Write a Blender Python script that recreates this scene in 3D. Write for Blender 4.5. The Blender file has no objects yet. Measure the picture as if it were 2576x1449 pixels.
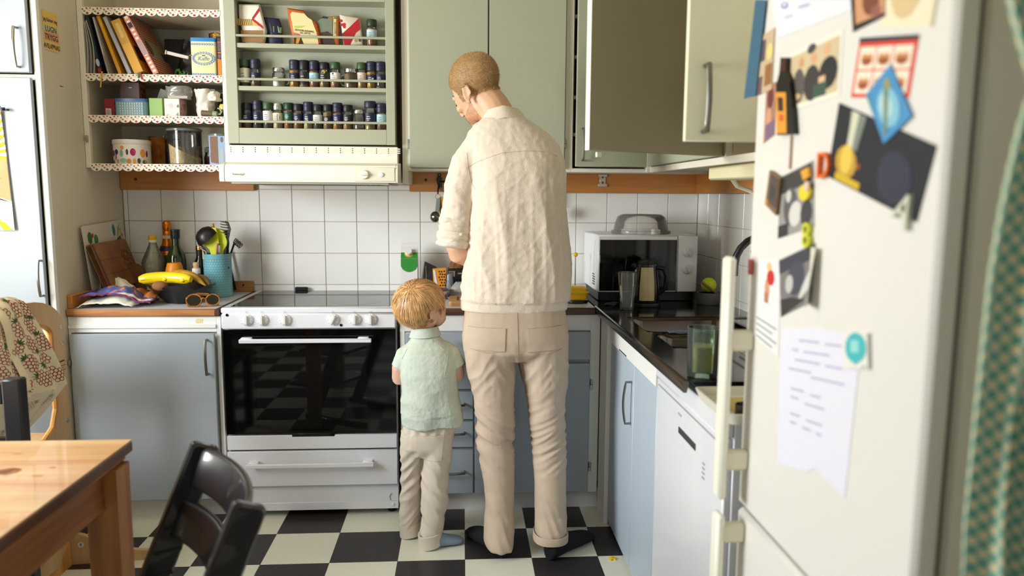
import bpy, bmesh, math, random
from math import sin, cos, pi, radians, sqrt, atan2
from mathutils import Vector as V, Matrix as MX, noise

SC = bpy.context.scene
COL = SC.collection
# ------------------------------------------------------------------ camera, light, exposure
cd = bpy.data.cameras.new('camera'); cam = bpy.data.objects.new('camera', cd); COL.objects.link(cam)
F = V((0.06682686, 0.98999454, -0.12427784)); R = V((0.99776376, -0.06646692, 0.0070449)); U = V((0.00128596, 0.12447072, 0.99222245))
cam.matrix_world = MX(((R.x, U.x, -F.x, 0.0), (R.y, U.y, -F.y, -3.5988), (R.z, U.z, -F.z, 1.3504), (0, 0, 0, 1)))
cd.sensor_width = 36.0; cd.lens = 36 * 1878.6 / 2576; cd.clip_start = .05
cd.dof.use_dof = True; cd.dof.focus_distance = 2.9; cd.dof.aperture_fstop = 2.0
SC.camera = cam
vs = SC.view_settings; vs.view_transform = 'Standard'; vs.look = 'None'; vs.gamma = 1.0; vs.use_curve_mapping = False
vs.exposure = -0.08
cy = SC.cycles
cy.max_bounces = 8; cy.diffuse_bounces = 4; cy.glossy_bounces = 4; cy.transmission_bounces = 8; cy.transparent_max_bounces = 12
cy.caustics_reflective = False; cy.caustics_refractive = False; cy.use_denoising = True; cy.sample_clamp_indirect = 4.0
W = bpy.data.worlds.new('sky'); SC.world = W; W.use_nodes = True
W.node_tree.nodes['Background'].inputs[0].default_value = (.80, .90, 1.0, 1); W.node_tree.nodes['Background'].inputs[1].default_value = 1.2

def area(name, loc, aim, sx, sy, power, col, spread=180):
    l = bpy.data.lights.new(name, 'AREA'); l.shape = 'RECTANGLE'; l.size = sx; l.size_y = sy; l.energy = power; l.color = col; l.spread = radians(spread)
    o = bpy.data.objects.new(name, l); COL.objects.link(o); o.location = loc
    o.rotation_euler = (V(aim) - V(loc)).to_track_quat('-Z', 'Y').to_euler(); return o
# daylight through the window in the left wall (cool from the sky, warm from the sunlit garden below), the balcony door behind the camera
area('sky_daylight', (-2.74, -2.05, 1.58), (-1.2, -1.45, .95), 1.3, 1.2, 84, (.82, .905, 1.0), 150)
area('garden_daylight', (-2.74, -2.05, 1.50), (-1.2, -1.45, 2.3), 1.3, 1.2, 46, (1.0, .88, .66), 150)
area('door_daylight', (-.5, -5.3, 1.35), (-.3, -1.0, 1.0), 1.5, 1.9, 6, (.92, .96, 1.0))

# ------------------------------------------------------------------ materials
def lin(c):
    return tuple(((x / 255 + .055) / 1.055) ** 2.4 if x / 255 > .04045 else x / 255 / 12.92 for x in c) + (1.0,)
MATS = {}
def mat(rgb, rough=.5, metal=0.0, var=0.0, vs=6.0, bump=0.0, bs=60.0, spec=.5, trans=0.0, ior=1.45, coat=0.0, alpha=1.0, sheen=0.0, sss=0.0, emit=0.0, stretch=None):
    key = (rgb, rough, metal, var, vs, bump, bs, spec, trans, ior, coat, alpha, sheen, sss, emit, stretch)
    if key in MATS: return MATS[key]
    m = bpy.data.materials.new('surface_%d' % len(MATS)); m.use_nodes = True; MATS[key] = m
    nt = m.node_tree; b = nt.nodes['Principled BSDF']; I = b.inputs
    I['Base Color'].default_value = lin(rgb); I['Roughness'].default_value = rough; I['Metallic'].default_value = metal
    I['Specular IOR Level'].default_value = spec; I['IOR'].default_value = ior; I['Transmission Weight'].default_value = trans
    I['Coat Weight'].default_value = coat; I['Alpha'].default_value = alpha; I['Sheen Weight'].default_value = sheen
    if sss: I['Subsurface Weight'].default_value = sss; I['Subsurface Radius'].default_value = (.012, .005, .003); I['Subsurface Scale'].default_value = 1.0
    if emit: I['Emission Color'].default_value = lin(rgb); I['Emission Strength'].default_value = emit
    def coords(nd):
        tc = nt.nodes.new('ShaderNodeTexCoord')
        if stretch:
            mp = nt.nodes.new('ShaderNodeMapping'); mp.inputs['Scale'].default_value = stretch
            nt.links.new(tc.outputs['Object'], mp.inputs[0]); nt.links.new(mp.outputs[0], nd.inputs['Vector'])
        else: nt.links.new(tc.outputs['Object'], nd.inputs['Vector'])
    if var:
        n = nt.nodes.new('ShaderNodeTexNoise'); n.inputs['Scale'].default_value = vs; n.inputs['Detail'].default_value = 5; coords(n)
        r = nt.nodes.new('ShaderNodeValToRGB'); c = lin(rgb)
        r.color_ramp.elements[0].position = .3; r.color_ramp.elements[1].position = .7
        r.color_ramp.elements[0].color = tuple(x * (1 - var) for x in c[:3]) + (1,)
        r.color_ramp.elements[1].color = tuple(min(1, x * (1 + var)) for x in c[:3]) + (1,)
        nt.links.new(n.outputs[0], r.inputs[0]); nt.links.new(r.outputs[0], I['Base Color'])
    if bump:
        n = nt.nodes.new('ShaderNodeTexNoise'); n.inputs['Scale'].default_value = bs; n.inputs['Detail'].default_value = 4; coords(n)
        bp = nt.nodes.new('ShaderNodeBump'); bp.inputs['Strength'].default_value = min(1, bump); bp.inputs['Distance'].default_value = .004
        nt.links.new(n.outputs[0], bp.inputs['Height']); nt.links.new(bp.outputs[0], I['Normal'])
    return m
def glassmat(rgb=(245, 250, 248), rough=.0, alpha=.22):
    "thin clear glass or plastic: mostly see-through, with clear-coat reflections"
    key = ('glass', rgb, rough, alpha)
    if key in MATS: return MATS[key]
    m = bpy.data.materials.new('glass_%d' % len(MATS)); m.use_nodes = True; MATS[key] = m; nt = m.node_tree
    nt.nodes.clear(); out = nt.nodes.new('ShaderNodeOutputMaterial'); g = nt.nodes.new('ShaderNodeBsdfGlossy'); t = nt.nodes.new('ShaderNodeBsdfTransparent')
    d = nt.nodes.new('ShaderNodeBsdfDiffuse'); mx = nt.nodes.new('ShaderNodeMixShader'); m2 = nt.nodes.new('ShaderNodeMixShader'); fr = nt.nodes.new('ShaderNodeFresnel')
    c = lin(rgb); g.inputs['Roughness'].default_value = rough; t.inputs[0].default_value = c; d.inputs[0].default_value = c; fr.inputs[0].default_value = 1.5
    m2.inputs[0].default_value = alpha; nt.links.new(t.outputs[0], m2.inputs[1]); nt.links.new(d.outputs[0], m2.inputs[2])
    nt.links.new(fr.outputs[0], mx.inputs[0]); nt.links.new(m2.outputs[0], mx.inputs[1]); nt.links.new(g.outputs[0], mx.inputs[2]); nt.links.new(mx.outputs[0], out.inputs[0]); return m
def woodmat(c1, c2, axis='X', scale=7.0, rough=.45, coat=0.0, dist=3.0, coord='Object'):
    key = ('wood', c1, c2, axis, scale, rough, coat, dist)
    if key in MATS: return MATS[key]
    m = bpy.data.materials.new('wood_%d' % len(MATS)); m.use_nodes = True; MATS[key] = m; nt = m.node_tree; b = nt.nodes['Principled BSDF']
    tc = nt.nodes.new('ShaderNodeTexCoord'); mp = nt.nodes.new('ShaderNodeMapping'); s = [1.0, 1.0, 1.0]; s['XYZ'.index(axis)] = .07; mp.inputs['Scale'].default_value = s
    n = nt.nodes.new('ShaderNodeTexNoise'); n.inputs['Scale'].default_value = scale * 2.2; n.inputs['Detail'].default_value = 6; n.inputs['Distortion'].default_value = .6
    w = nt.nodes.new('ShaderNodeTexNoise'); w.inputs['Scale'].default_value = scale * 11; w.inputs['Detail'].default_value = 3
    mth = nt.nodes.new('ShaderNodeMath'); mth.operation = 'MULTIPLY_ADD'; mth.inputs[1].default_value = .35
    r = nt.nodes.new('ShaderNodeValToRGB'); r.color_ramp.elements[0].color = lin(c1); r.color_ramp.elements[1].color = lin(c2)
    r.color_ramp.elements[0].position = .48; r.color_ramp.elements[1].position = .82
    nt.links.new(tc.outputs['Object'], mp.inputs[0]); nt.links.new(mp.outputs[0], n.inputs[0]); nt.links.new(mp.outputs[0], w.inputs[0])
    nt.links.new(w.outputs[0], mth.inputs[0]); nt.links.new(n.outputs[0], mth.inputs[2]); nt.links.new(mth.outputs[0], r.inputs[0]); nt.links.new(r.outputs[0], b.inputs['Base Color'])
    b.inputs['Roughness'].default_value = rough; b.inputs['Coat Weight'].default_value = coat
    bp = nt.nodes.new('ShaderNodeBump'); bp.inputs['Strength'].default_value = .12; bp.inputs['Distance'].default_value = .003
    nt.links.new(mth.outputs[0], bp.inputs['Height']); nt.links.new(bp.outputs[0], b.inputs['Normal']); return m

# ------------------------------------------------------------------ mesh building
class G:
    "collects shapes; build() links them as ONE mesh object"
    def __init__(s): s.v = []; s.f = []; s.m = []; s.cur = 0
    def add(s, vs, fs, M=None):
        n = len(s.v)
        s.v += [tuple(M @ V(p)) for p in vs] if M is not None else [tuple(p) for p in vs]
        s.f += [tuple(i + n for i in f) for f in fs]; s.m += [s.cur] * len(fs); return s
    def mi(s, i): s.cur = i; return s
    def box(s, x0, x1, y0, y1, z0, z1, b=.0, M=None):
        x0, x1 = min(x0, x1), max(x0, x1); y0, y1 = min(y0, y1), max(y0, y1); z0, z1 = min(z0, z1), max(z0, z1)
        b = min(b, (x1 - x0) * .45, (y1 - y0) * .45, (z1 - z0) * .45)
        if b <= 0:
            vs = [(x, y, z) for x in (x0, x1) for y in (y0, y1) for z in (z0, z1)]
            return s.add(vs, [(0, 1, 3, 2), (4, 6, 7, 5), (0, 4, 5, 1), (2, 3, 7, 6), (0, 2, 6, 4), (1, 5, 7, 3)], M)
        lo, hi = (x0, y0, z0), (x1, y1, z1); vs = []; ix = {}
        for sx in (0, 1):
            for sy in (0, 1):
                for sz in (0, 1):
                    for a in range(3):
                        sg = (sx, sy, sz); p = [(hi[i] if sg[i] else lo[i]) for i in range(3)]
                        for i in range(3):
                            if i != a: p[i] += -b if sg[i] else b
                        ix[(sx, sy, sz, a)] = len(vs); vs.append(tuple(p))
        fs = []
        for a in range(3):
            o = [i for i in range(3) if i != a]
            for sd in (0, 1):
                q = []
                for t in ((0, 0), (1, 0), (1, 1), (0, 1)):
                    sg = [0, 0, 0]; sg[a] = sd; sg[o[0]] = t[0]; sg[o[1]] = t[1]; q.append(ix[(*sg, a)])
                if (sd == 1) == (a == 1): q.reverse()
                fs.append(tuple(q))
            for t0 in (0, 1):
                for t1 in (0, 1):
                    q = []
                    for sd, fa in ((0, o[0]), (1, o[0]), (1, o[1]), (0, o[1])):
                        sg = [0, 0, 0]; sg[a] = sd; sg[o[0]] = t0; sg[o[1]] = t1; q.append(ix[(*sg, fa)])
                    fs.append(tuple(q))
        for sx in (0, 1):
            for sy in (0, 1):
                for sz in (0, 1): fs.append(tuple(ix[(sx, sy, sz, a)] for a in range(3)))
        return s.add(vs, fs, M)
    def tube(s, pts, r, n=8, cap=True, M=None, flat=1.0):
        pts = [V(p) for p in pts]; k = len(pts); rs = r if isinstance(r, (list, tuple)) else [r] * k
        vs = []; up = None
        for i, p in enumerate(pts):
            t = (pts[min(i + 1, k - 1)] - pts[max(i - 1, 0)]).normalized()
            if up is None: up = V((0, 0, 1)) if abs(t.z) < .9 else V((0, 1, 0))
            a = t.cross(up).normalized(); up = a.cross(t).normalized()
            for j in range(n):
                an = 2 * pi * j / n; vs.append(p + a * (cos(an) * rs[i]) + up * (sin(an) * rs[i] * flat))
        fs = [(i * n + j, i * n + (j + 1) % n, (i + 1) * n + (j + 1) % n, (i + 1) * n + j) for i in range(k - 1) for j in range(n)]
        if cap: fs += [tuple(range(n))[::-1], tuple((k - 1) * n + j for j in range(n))]
        return s.add(vs, fs, M)
    def lathe(s, prof, n=20, o=(0, 0, 0), M=None, sx=1.0, sy=1.0):
        vs = []; fs = []; k = len(prof)
        for r, z in prof:
            for j in range(n): vs.append((o[0] + r * sx * cos(2 * pi * j / n), o[1] + r * sy * sin(2 * pi * j / n), o[2] + z))
        fs = [(i * n + j, i * n + (j + 1) % n, (i + 1) * n + (j + 1) % n, (i + 1) * n + j) for i in range(k - 1) for j in range(n)]
        if prof[0][0] > 1e-5: fs.append(tuple(range(n))[::-1])
        if prof[-1][0] > 1e-5: fs.append(tuple((k - 1) * n + j for j in range(n)))
        return s.add(vs, fs, M)
    def prism(s, poly, d0, d1, M=None):
        "poly in local xy, extruded from z=d0 to z=d1"
        n = len(poly); vs = [(x, y, d0) for x, y in poly] + [(x, y, d1) for x, y in poly]
        return s.add(vs, [tuple(range(n))[::-1], tuple(range(n, 2 * n))] + [(i, (i + 1) % n, n + (i + 1) % n, n + i) for i in range(n)], M)
    def flat(s, poly, z=0.0, M=None): return s.add([(x, y, z) for x, y in poly], [tuple(range(len(poly)))], M)
    def grid(s, f, nu, nv, M=None, wrap=False):
        vs = [f(i / nu, j / nv) for j in range(nv + 1) for i in range(nu + 1)]
        return s.add(vs, [(j * (nu + 1) + i, j * (nu + 1) + i + 1, (j + 1) * (nu + 1) + i + 1, (j + 1) * (nu + 1) + i) for j in range(nv) for i in range(nu)], M)
    def sheet(s, f, nu, nv, th, M=None):
        "a closed thin sheet: f gives the middle surface"
        P = [[V(f(i / nu, j / nv)) for i in range(nu + 1)] for j in range(nv + 1)]; top = []; bot = []
        for j in range(nv + 1):
            for i in range(nu + 1):
                du = P[j][min(i + 1, nu)] - P[j][max(i - 1, 0)]; dv = P[min(j + 1, nv)][i] - P[max(j - 1, 0)][i]; n = du.cross(dv)
                n = n.normalized() if n.length > 1e-9 else V((0, 0, 1)); top.append(P[j][i] + n * th / 2); bot.append(P[j][i] - n * th / 2)
        k = (nu + 1) * (nv + 1); w = nu + 1; fs = []
        for j in range(nv):
            for i in range(nu):
                a = j * w + i; fs.append((a, a + 1, a + w + 1, a + w)); fs.append((k + a, k + a + w, k + a + w + 1, k + a + 1))
        for i in range(nu): fs.append((i, k + i, k + i + 1, i + 1)); a = nv * w + i; fs.append((a, a + 1, k + a + 1, k + a))
        for j in range(nv): a = j * w; fs.append((a, a + w, k + a + w, k + a)); a = j * w + nu; fs.append((a, k + a, k + a + w, a + w))
        return s.add(top + bot, fs, M)
    def ball(s, c, rx, ry=None, rz=None, n=14, m=9, M=None):
        ry = rx if ry is None else ry; rz = rx if rz is None else rz
        vs = [(c[0] + rx * sin(pi * i / m) * cos(2 * pi * j / n), c[1] + ry * sin(pi * i / m) * sin(2 * pi * j / n), c[2] + rz * cos(pi * i / m)) for i in range(1, m) for j in range(n)]
        fs = [(i * n + j, (i + 1) * n + j, (i + 1) * n + (j + 1) % n, i * n + (j + 1) % n) for i in range(m - 2) for j in range(n)]
        k = len(vs); vs += [(c[0], c[1], c[2] + rz), (c[0], c[1], c[2] - rz)]
        fs += [(k, j, (j + 1) % n) for j in range(n)] + [(k + 1, (m - 2) * n + (j + 1) % n, (m - 2) * n + j) for j in range(n)]
        return s.add(vs, fs, M)
    def loft(s, rings, cap=True, M=None):
        "rings: equal-length lists of points"
        n = len(rings[0]); k = len(rings); vs = [p for r in rings for p in r]
        fs = [(i * n + j, i * n + (j + 1) % n, (i + 1) * n + (j + 1) % n, (i + 1) * n + j) for i in range(k - 1) for j in range(n)]
        if cap: fs += [tuple(range(n))[::-1], tuple((k - 1) * n + j for j in range(n))]
        return s.add(vs, fs, M)

def tag(o, label=None, cat=None, group=None, kind=None):
    for k, v in (('label', label), ('category', cat), ('group', group), ('kind', kind)):
        if v: o[k] = v
    return o
def world(o):
    M = MX.LocRotScale(o.location, o.rotation_euler, o.scale)
    return world(o.parent) @ M if o.parent else M
def thing(name, label, cat, loc=(0, 0, 0), rz=0.0, group=None):
    o = bpy.data.objects.new(name, None); COL.objects.link(o); o.empty_display_size = .05
    o.location = loc; o.rotation_euler = (0, 0, rz); return tag(o, label, cat, group)
def recalc(me):
    bm = bmesh.new(); bm.from_mesh(me); bmesh.ops.recalc_face_normals(bm, faces=bm.faces); bm.to_mesh(me); bm.free()
def build(g, name, m, parent=None, smooth=40, local=False, label=None, cat=None, group=None, kind=None, origin=None, fix=True):
    "one mesh object from world-space shapes (local=True: shapes already in the parent's space)"
    me = bpy.data.meshes.new(name); vs = g.v
    if parent is not None and not local:
        Mi = world(parent).inverted(); vs = [tuple(Mi @ V(p)) for p in vs]
    o = bpy.data.objects.new(name, me); COL.objects.link(o)
    if parent is None and not local:
        if origin is None:
            xs = [p[0] for p in vs]; ys = [p[1] for p in vs]; origin = ((min(xs) + max(xs)) / 2, (min(ys) + max(ys)) / 2, min(p[2] for p in vs))
        vs = [(p[0] - origin[0], p[1] - origin[1], p[2] - origin[2]) for p in vs]; o.location = origin
    me.from_pydata(vs, [], g.f)
    for x in (m if isinstance(m, (list, tuple)) else [m]): me.materials.append(x)
    if any(g.m): me.polygons.foreach_set('material_index', g.m)
    if fix: recalc(me)
    if smooth:
        me.polygons.foreach_set('use_smooth', [True] * len(me.polygons)); me.set_sharp_from_angle(angle=radians(smooth))
    me.update()
    if parent is not None: o.parent = parent
    return tag(o, label, cat, group, kind)
def dup(o, parent=None, loc=None, rz=None, label=None):
    c = o.copy(); COL.objects.link(c)
    if parent is not None: c.parent = parent
    if loc is not None: c.location = loc
    if rz is not None: c.rotation_euler = (0, 0, rz)
    if label: c['label'] = label
    for ch in o.children: dup(ch, c)
    return c
def frame(o, x, y):
    "matrix with local x,y along given vectors"
    x = V(x).normalized(); y = V(y); y = (y - x * y.dot(x)).normalized(); z = x.cross(y)
    return MX(((x.x, y.x, z.x, o[0]), (x.y, y.y, z.y, o[1]), (x.z, y.z, z.z, o[2]), (0, 0, 0, 1)))
def FR(o): return frame(o, (1, 0, 0), (0, 0, 1))          # a face seen from -y
def LF(o): return frame(o, (0, -1, 0), (0, 0, 1))         # a face seen from -x (local x runs towards -y)
def RF(o): return frame(o, (0, 1, 0), (0, 0, 1))          # a face seen from +x
def pieces(name, boxes, m, parent, b=.0015, **k):
    'alike pieces, each an object of its own'
    for q in boxes: build(G().box(*q, b), name, m, parent, smooth=0, **k)
def disc(cx, cy, r, n=12, ry=None, a0=0.0):
    ry = r if ry is None else ry
    return [(cx + r * cos(a0 + 2 * pi * i / n), cy + ry * sin(a0 + 2 * pi * i / n)) for i in range(n)]
def rect(x0, y0, x1, y1): return [(x0, y0), (x1, y0), (x1, y1), (x0, y1)]
def rrect(x0, y0, x1, y1, r, n=4):
    out = []
    for cx, cy, a in ((x1 - r, y1 - r, 0), (x0 + r, y1 - r, pi / 2), (x0 + r, y0 + r, pi), (x1 - r, y0 + r, 1.5 * pi)):
        out += [(cx + r * cos(a + pi / 2 * i / n), cy + r * sin(a + pi / 2 * i / n)) for i in range(n + 1)]
    return out
def prints(parent, M, shapes, name='print', rough=.5, lift=.0006):
    "flat print: [(rgb, polygon)] in the plane of M, each layer a hair above the one before"
    g = G(); ms = []; 
    for k, (c, poly) in enumerate(shapes):
        mm = mat(c, rough)
        if mm not in ms: ms.append(mm)
        g.cur = ms.index(mm); g.flat(poly, lift + k * .00001, M)
    return build(g, name, ms, parent, smooth=0, fix=False)
def text(s, size, M, parent, rgb, name='lettering', align='CENTER', sx=1.0, lift=.0008, shear=0.0):
    c = bpy.data.curves.new(name, 'FONT'); c.body = s; c.size = size; c.align_x = align; c.align_y = 'CENTER'; c.extrude = .0002; c.shear = shear; c.resolution_u = 3
    c.materials.append(mat(rgb, .6)); o = bpy.data.objects.new(name, bpy.data.meshes.new_from_object(bpy.data.objects.new(name, c))); COL.objects.link(o)
    Mw = M @ MX.Translation((0, 0, lift)) @ MX.Diagonal((sx, 1, 1, 1))
    if parent is not None: o.parent = parent; Mw = world(parent).inverted() @ Mw
    o.matrix_local = Mw; return o
def bow_handle(parent, M, L, name='handle', rgb=(150, 146, 138), stand=.03, r=.0055, label=None):
    "arched brushed-metal pull along local y, centred on M's origin"
    pts = [(0, -L / 2, 0)] + [(0, -L / 2 + L * t, stand * (.72 + .28 * sin(pi * t))) for t in [i / 10 for i in range(11)]] + [(0, L / 2, 0)]
    return build(G().tube(pts, r, 8, M=M, flat=.8), name, mat(rgb, .28, 1.0), parent, label=label)
# ------------------------------------------------------------------ palette
CREAM = mat((228, 222, 206), .5, var=.02, vs=3)
PANEL = mat((206, 196, 174), .55, var=.03, vs=2.5)  # cream darkened: shade of side panel and shelf interiors put into the colour
DOORU = mat((168, 170, 150), .42, var=.015, vs=3)  # upper doors: same paint as below, warm upper-room light put into the colour
DOORC = mat((166, 174, 182), .42, var=.015, vs=3)
WHITE = mat((232, 232, 230), .35)
ENAMEL = mat((228, 228, 234), .22, coat=.3)
BLACKG = mat((6, 6, 7), .06, spec=.6)
BLACKP = mat((16, 16, 18), .4)
STEEL = mat((170, 168, 164), .3, 1.0)
CHROME = mat((200, 200, 200), .12, 1.0)
TILEM = mat((236, 234, 230), .13, var=.012, vs=4)
GROUT = mat((196, 184, 162), .9)
PINE = woodmat((204, 142, 76), (172, 106, 48), 'X', 5, .4)
PINEY = woodmat((204, 142, 76), (172, 106, 48), 'Y', 5, .4)

# ------------------------------------------------------------------ setting
g = G().box(-2.8, 1.2, -5.4, .05, -.06, -.003)
floor = build(g, 'floor', mat((40, 38, 40), .6), kind='structure')
t_l = mat((222, 221, 206), .32, var=.035, vs=5, stretch=(1, .3, 1)); t_d = mat((46, 42, 44), .34, var=.08, vs=9)
first = {}
far = {0: G(), 1: G()}
for j in range(-15, 3):
    for i in range(-7, 7):
        x = -.988 + i * .2495 + .12475; y = -.709 + j * .2495 + .12475; dark = (i + j) % 2
        if y > .05 or x > .9 or x < -2.7 or y < -4.6: continue
        if j < -6 or y > -.42 or x > .75 or x < -2.2:
            far[dark].box(x - .1243, x + .1243, y - .1243, y + .1243, -.003, 0); continue
        if dark not in first:
            o = build(G().box(-.1243, .1243, -.1243, .1243, -.003, 0, .0006), 'floor_tile', t_d if dark else t_l, floor, local=True, smooth=0)
            first[dark] = o
        else: o = dup(first[dark])
        o.parent = floor; o.location = (x - floor.location.x, y - floor.location.y, -floor.location.z)
for k in (0, 1): build(far[k], 'outlying_floor_tiles', t_d if k else t_l, floor, smooth=0, kind='stuff')

wall_back = build(G().box(-2.8, 1.2, 0.006, .1, 0, 2.5), 'wall_back', GROUT, kind='structure')
wall_right = build(G().box(1.156, 1.25, -5.4, .1, 0, 2.5), 'wall_right', mat((222, 216, 200), .6), kind='structure')
g = G(); g.box(-2.9, -2.78, -5.4, -2.75, 0, 2.5); g.box(-2.9, -2.78, -1.35, .1, 0, 2.5); g.box(-2.9, -2.78, -2.75, -1.35, 0, .9); g.box(-2.9, -2.78, -2.75, -1.35, 2.22, 2.5)
build(g, 'wall_left', mat((224, 218, 202), .7), kind='structure')
g = G(); g.box(-2.9, -1.3, -5.5, -5.35, 0, 2.5); g.box(.3, 1.25, -5.5, -5.35, 0, 2.5); g.box(-1.3, .3, -5.5, -5.35, 2.4, 2.5)
build(g, 'wall_rear', mat((224, 218, 202), .7), kind='structure')
build(G().box(-2.9, 1.25, -5.5, .1, 2.5, 2.56), 'ceiling', mat((236, 228, 205), .8), kind='structure')
w = build(G().box(-2.84, -2.8, -2.75, -1.35, .9, .94).box(-2.84, -2.8, -2.75, -1.35, 2.18, 2.22).box(-2.84, -2.8, -2.75, -2.71, .9, 2.2).box(-2.84, -2.8, -1.39, -1.35, .9, 2.2).box(-2.84, -2.8, -2.07, -2.03, .9, 2.2), 'window_1', WHITE, kind='structure')
build(G().box(-2.822, -2.818, -2.72, -1.38, .93, 2.19), 'pane', glassmat(alpha=.03), w)
w = build(G().box(-1.3, -1.24, -5.45, -5.4, 0, 2.4).box(.24, .3, -5.45, -5.4, 0, 2.4).box(-1.3, .3, -5.45, -5.4, 2.34, 2.4).box(-1.3, .3, -5.45, -5.4, 0, .2).box(-.53, -.47, -5.45, -5.4, 0, 2.4), 'door_1', WHITE, kind='structure')
build(G().box(-1.25, .25, -5.428, -5.424, .15, 2.36), 'pane', glassmat(alpha=.03), w)

# wall tiles: 15 cm squares, every one its own piece
P = .15
def tiles(parent, M, xs, zs):
    made = {}
    for (a0, a1) in xs:
        for (z0, z1) in zs:
            k = (round(a1 - a0, 4), round(z1 - z0, 4))
            cx, cz = (a0 + a1) / 2, (z0 + z1) / 2
            if k not in made:
                hx, hz = (a1 - a0) / 2 - .0012, (z1 - z0) / 2 - .0012
                o = build(G().box(-hx, hx, -hz, hz, 0, .006, .0018), 'wall_tile', TILEM, parent, local=True, smooth=0); made[k] = o
            else: o = dup(made[k])
            o.parent = parent; o.matrix_local = world(parent).inverted() @ M @ MX.Translation((cx, cz, 0))
random.seed(3)
xl = [-1.5479 + i * P for i in range(18)] + [1.15]
xs = [(-1.568, -1.5479)] + [(xl[i], xl[i + 1]) for i in range(18)]
rows = [(1.2161, 1.3661), (1.0661, 1.2161), (.9161, 1.0661), (.882, .9161)]
tiles(wall_back, FR((0, .006, 0)), xs, rows)
tiles(wall_back, FR((0, .006, 0)), [(xl[i], xl[i + 1]) for i in range(4, 10)], [(1.3661, 1.46)])
tiles(wall_right, LF((1.156, 0, 0)), [(i * P, (i + 1) * P) for i in range(12)], rows)

# boards of stained pine under the wall cabinets
def board(name, g, m, plug):
    o = build(g, name, m, kind='structure')
    for p in plug: build(G().lathe([(0, 0), (.006, 0), (.0065, .002), (0, .003)], 10, M=FR(p)), 'screw', mat((50, 38, 26), .6), o)
board('trim_1', G().box(-1.568, -.966, -.02, -.001, 1.36, 1.475, .002), PINE, [(-1.497, -.0205, 1.408)])
board('trim_2', G().box(-.247, 1.15, -.02, -.001, 1.36, 1.47, .002), PINE, [(-.17, -.0205, 1.416)])
board('trim_3', G().box(1.13, 1.149, -2.0, -.021, 1.36, 1.47, .002), PINEY, [])

# ------------------------------------------------------------------ tall cabinet on the left
t = thing('tall_cabinet', 'tall pale blue-grey larder cabinet filling the left edge beside the worktop', 'cabinet', (-1.9, -.3, 0))
build(G().box(-2.2, -2.18, -.615, 0, 0, 2.45).box(-2.2, -1.59, -.02, 0, 0, 2.45).box(-2.2, -1.59, -.6, 0, 2.43, 2.45).box(-2.18, -1.59, -.6, -.02, .08, .1).box(-2.18, -1.59, -.6, -.02, 1.765, 1.785).box(-2.2, -1.59, -.56, -.55, 0, .08), 'body', CREAM, t)
build(G().box(-1.59, -1.57, -.6, 0, 0, 2.45), 'side_panel', PANEL, t)
build(G().box(-1.592, -1.569, -.622, -.6, 0, 2.45, .002), 'front_edge', WHITE, t, label='white edge strip')
d = build(G().box(-2.19, -1.597, -.642, -.623, .1, 1.768, .002), 'door', DOORC, t); bow_handle(d, FR((-1.584 - .02, -.642, 1.02)), .135)
d = build(G().box(-2.19, -1.597, -.642, -.623, 1.786, 2.44, .002), 'door', DOORC, t); bow_handle(d, FR((-1.632, -.642, 1.875)), .14)
# note on its side
n = thing('paper_note', 'small watercolour note with hand-lettered words stuck to the side of the tall cabinet', 'note', (-1.5695, -.53, 1.955))
Mn = frame((-1.5693, -.53, 1.955), (0, .998, .03), (0, -.03, .998))
build(G().box(-.053, .053, -.072, .074, 0, .0006, M=Mn), 'paper', mat((226, 204, 140), .7), n)
prints(n, Mn, [((222, 186, 96), rect(-.053, .022, .053, .074)), ((196, 190, 140), rect(-.053, -.002, .053, .022)), ((214, 150, 104), rect(-.05, -.036, .053, -.002)), ((224, 186, 110), rect(-.05, -.072, .053, -.036))], 'paint_wash', lift=.001)
for s_, z, sz, sx in (('Jag känner mig', .042, .021, .80), ('LUGN', .008, .03, 1.0), ('TRYGG', -.022, .03, .95), ('AVSLAPPNAD', -.056, .026, .72)): text(s_, sz, Mn @ MX.Translation((0, z, 0)), n, (52, 46, 60), sx=sx, lift=.0016)
build(G().box(-1.57, -1.5692, -.488, -.465, 1.758, 1.761), 'scratch', mat((70, 60, 50), .8), t)
# printed cloth hanging on the larder door
c = thing('wall_hanging', 'narrow printed cloth with yellow and white stripes hanging on the larder door', 'cloth', (-1.79, -.65, 1.2))
def hf(u, v): return (-1.90 + (.196 + .018 * (1 - v)) * u, -.652 - .004 * sin(u * 9 + v * 4), 1.203 + .445 * v)
build(G().sheet(hf, 10, 14, .0012), 'fabric', mat((236, 232, 228), .85), c)
def onh(x, z, dy=-.0046): return hf(x, z)[0], hf(x, z)[1] + dy + .0022, hf(x, z)[2]
g = G(); ms = [mat((232, 186, 30), .85), mat((214, 158, 112), .85), mat((44, 26, 28), .85)]
def patch(k, pts):
    g.cur = k; g.add([onh(a, b) for a, b in pts], [tuple(range(len(pts)))])
for k in range(7): z = .99 - k * .062; patch(0, [(.0, z - .30), (.5, z - .12), (.995, z), (.995, z - .028), (.5, z - .15), (.0, z - .335)] if z > .4 else [])if z - .3 > .62 else patch(0, [(.55, max(.63, z - .1)), (.995, z), (.995, z - .028), (.55, max(.625, z - .135))])
patch(1, [(0, .6), (.995, .6), (.995, .245), (.7, .3), (0, .34)])
patch(2, [(0, .625), (.995, .605), (.995, .598), (0, .612)]); patch(2, [(.995, .235), (.8, .26), (.55, .37), (.2, .42), (0, .41), (0, .35), (.4, .34), (.7, .29)]); patch(2, [(.2, .53), (.45, .55), (.8, .5), (.99, .43), (.8, .44), (.6, .4), (.3, .45), (.1, .44)])
for k in range(3): patch(0, [(k * .3 - .02 + .05, .22 - k * .02), (k * .3 + .12, .18 - k * .02), (.45 + k * .26, .002), (.3 + k * .26, .002)])
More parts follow.
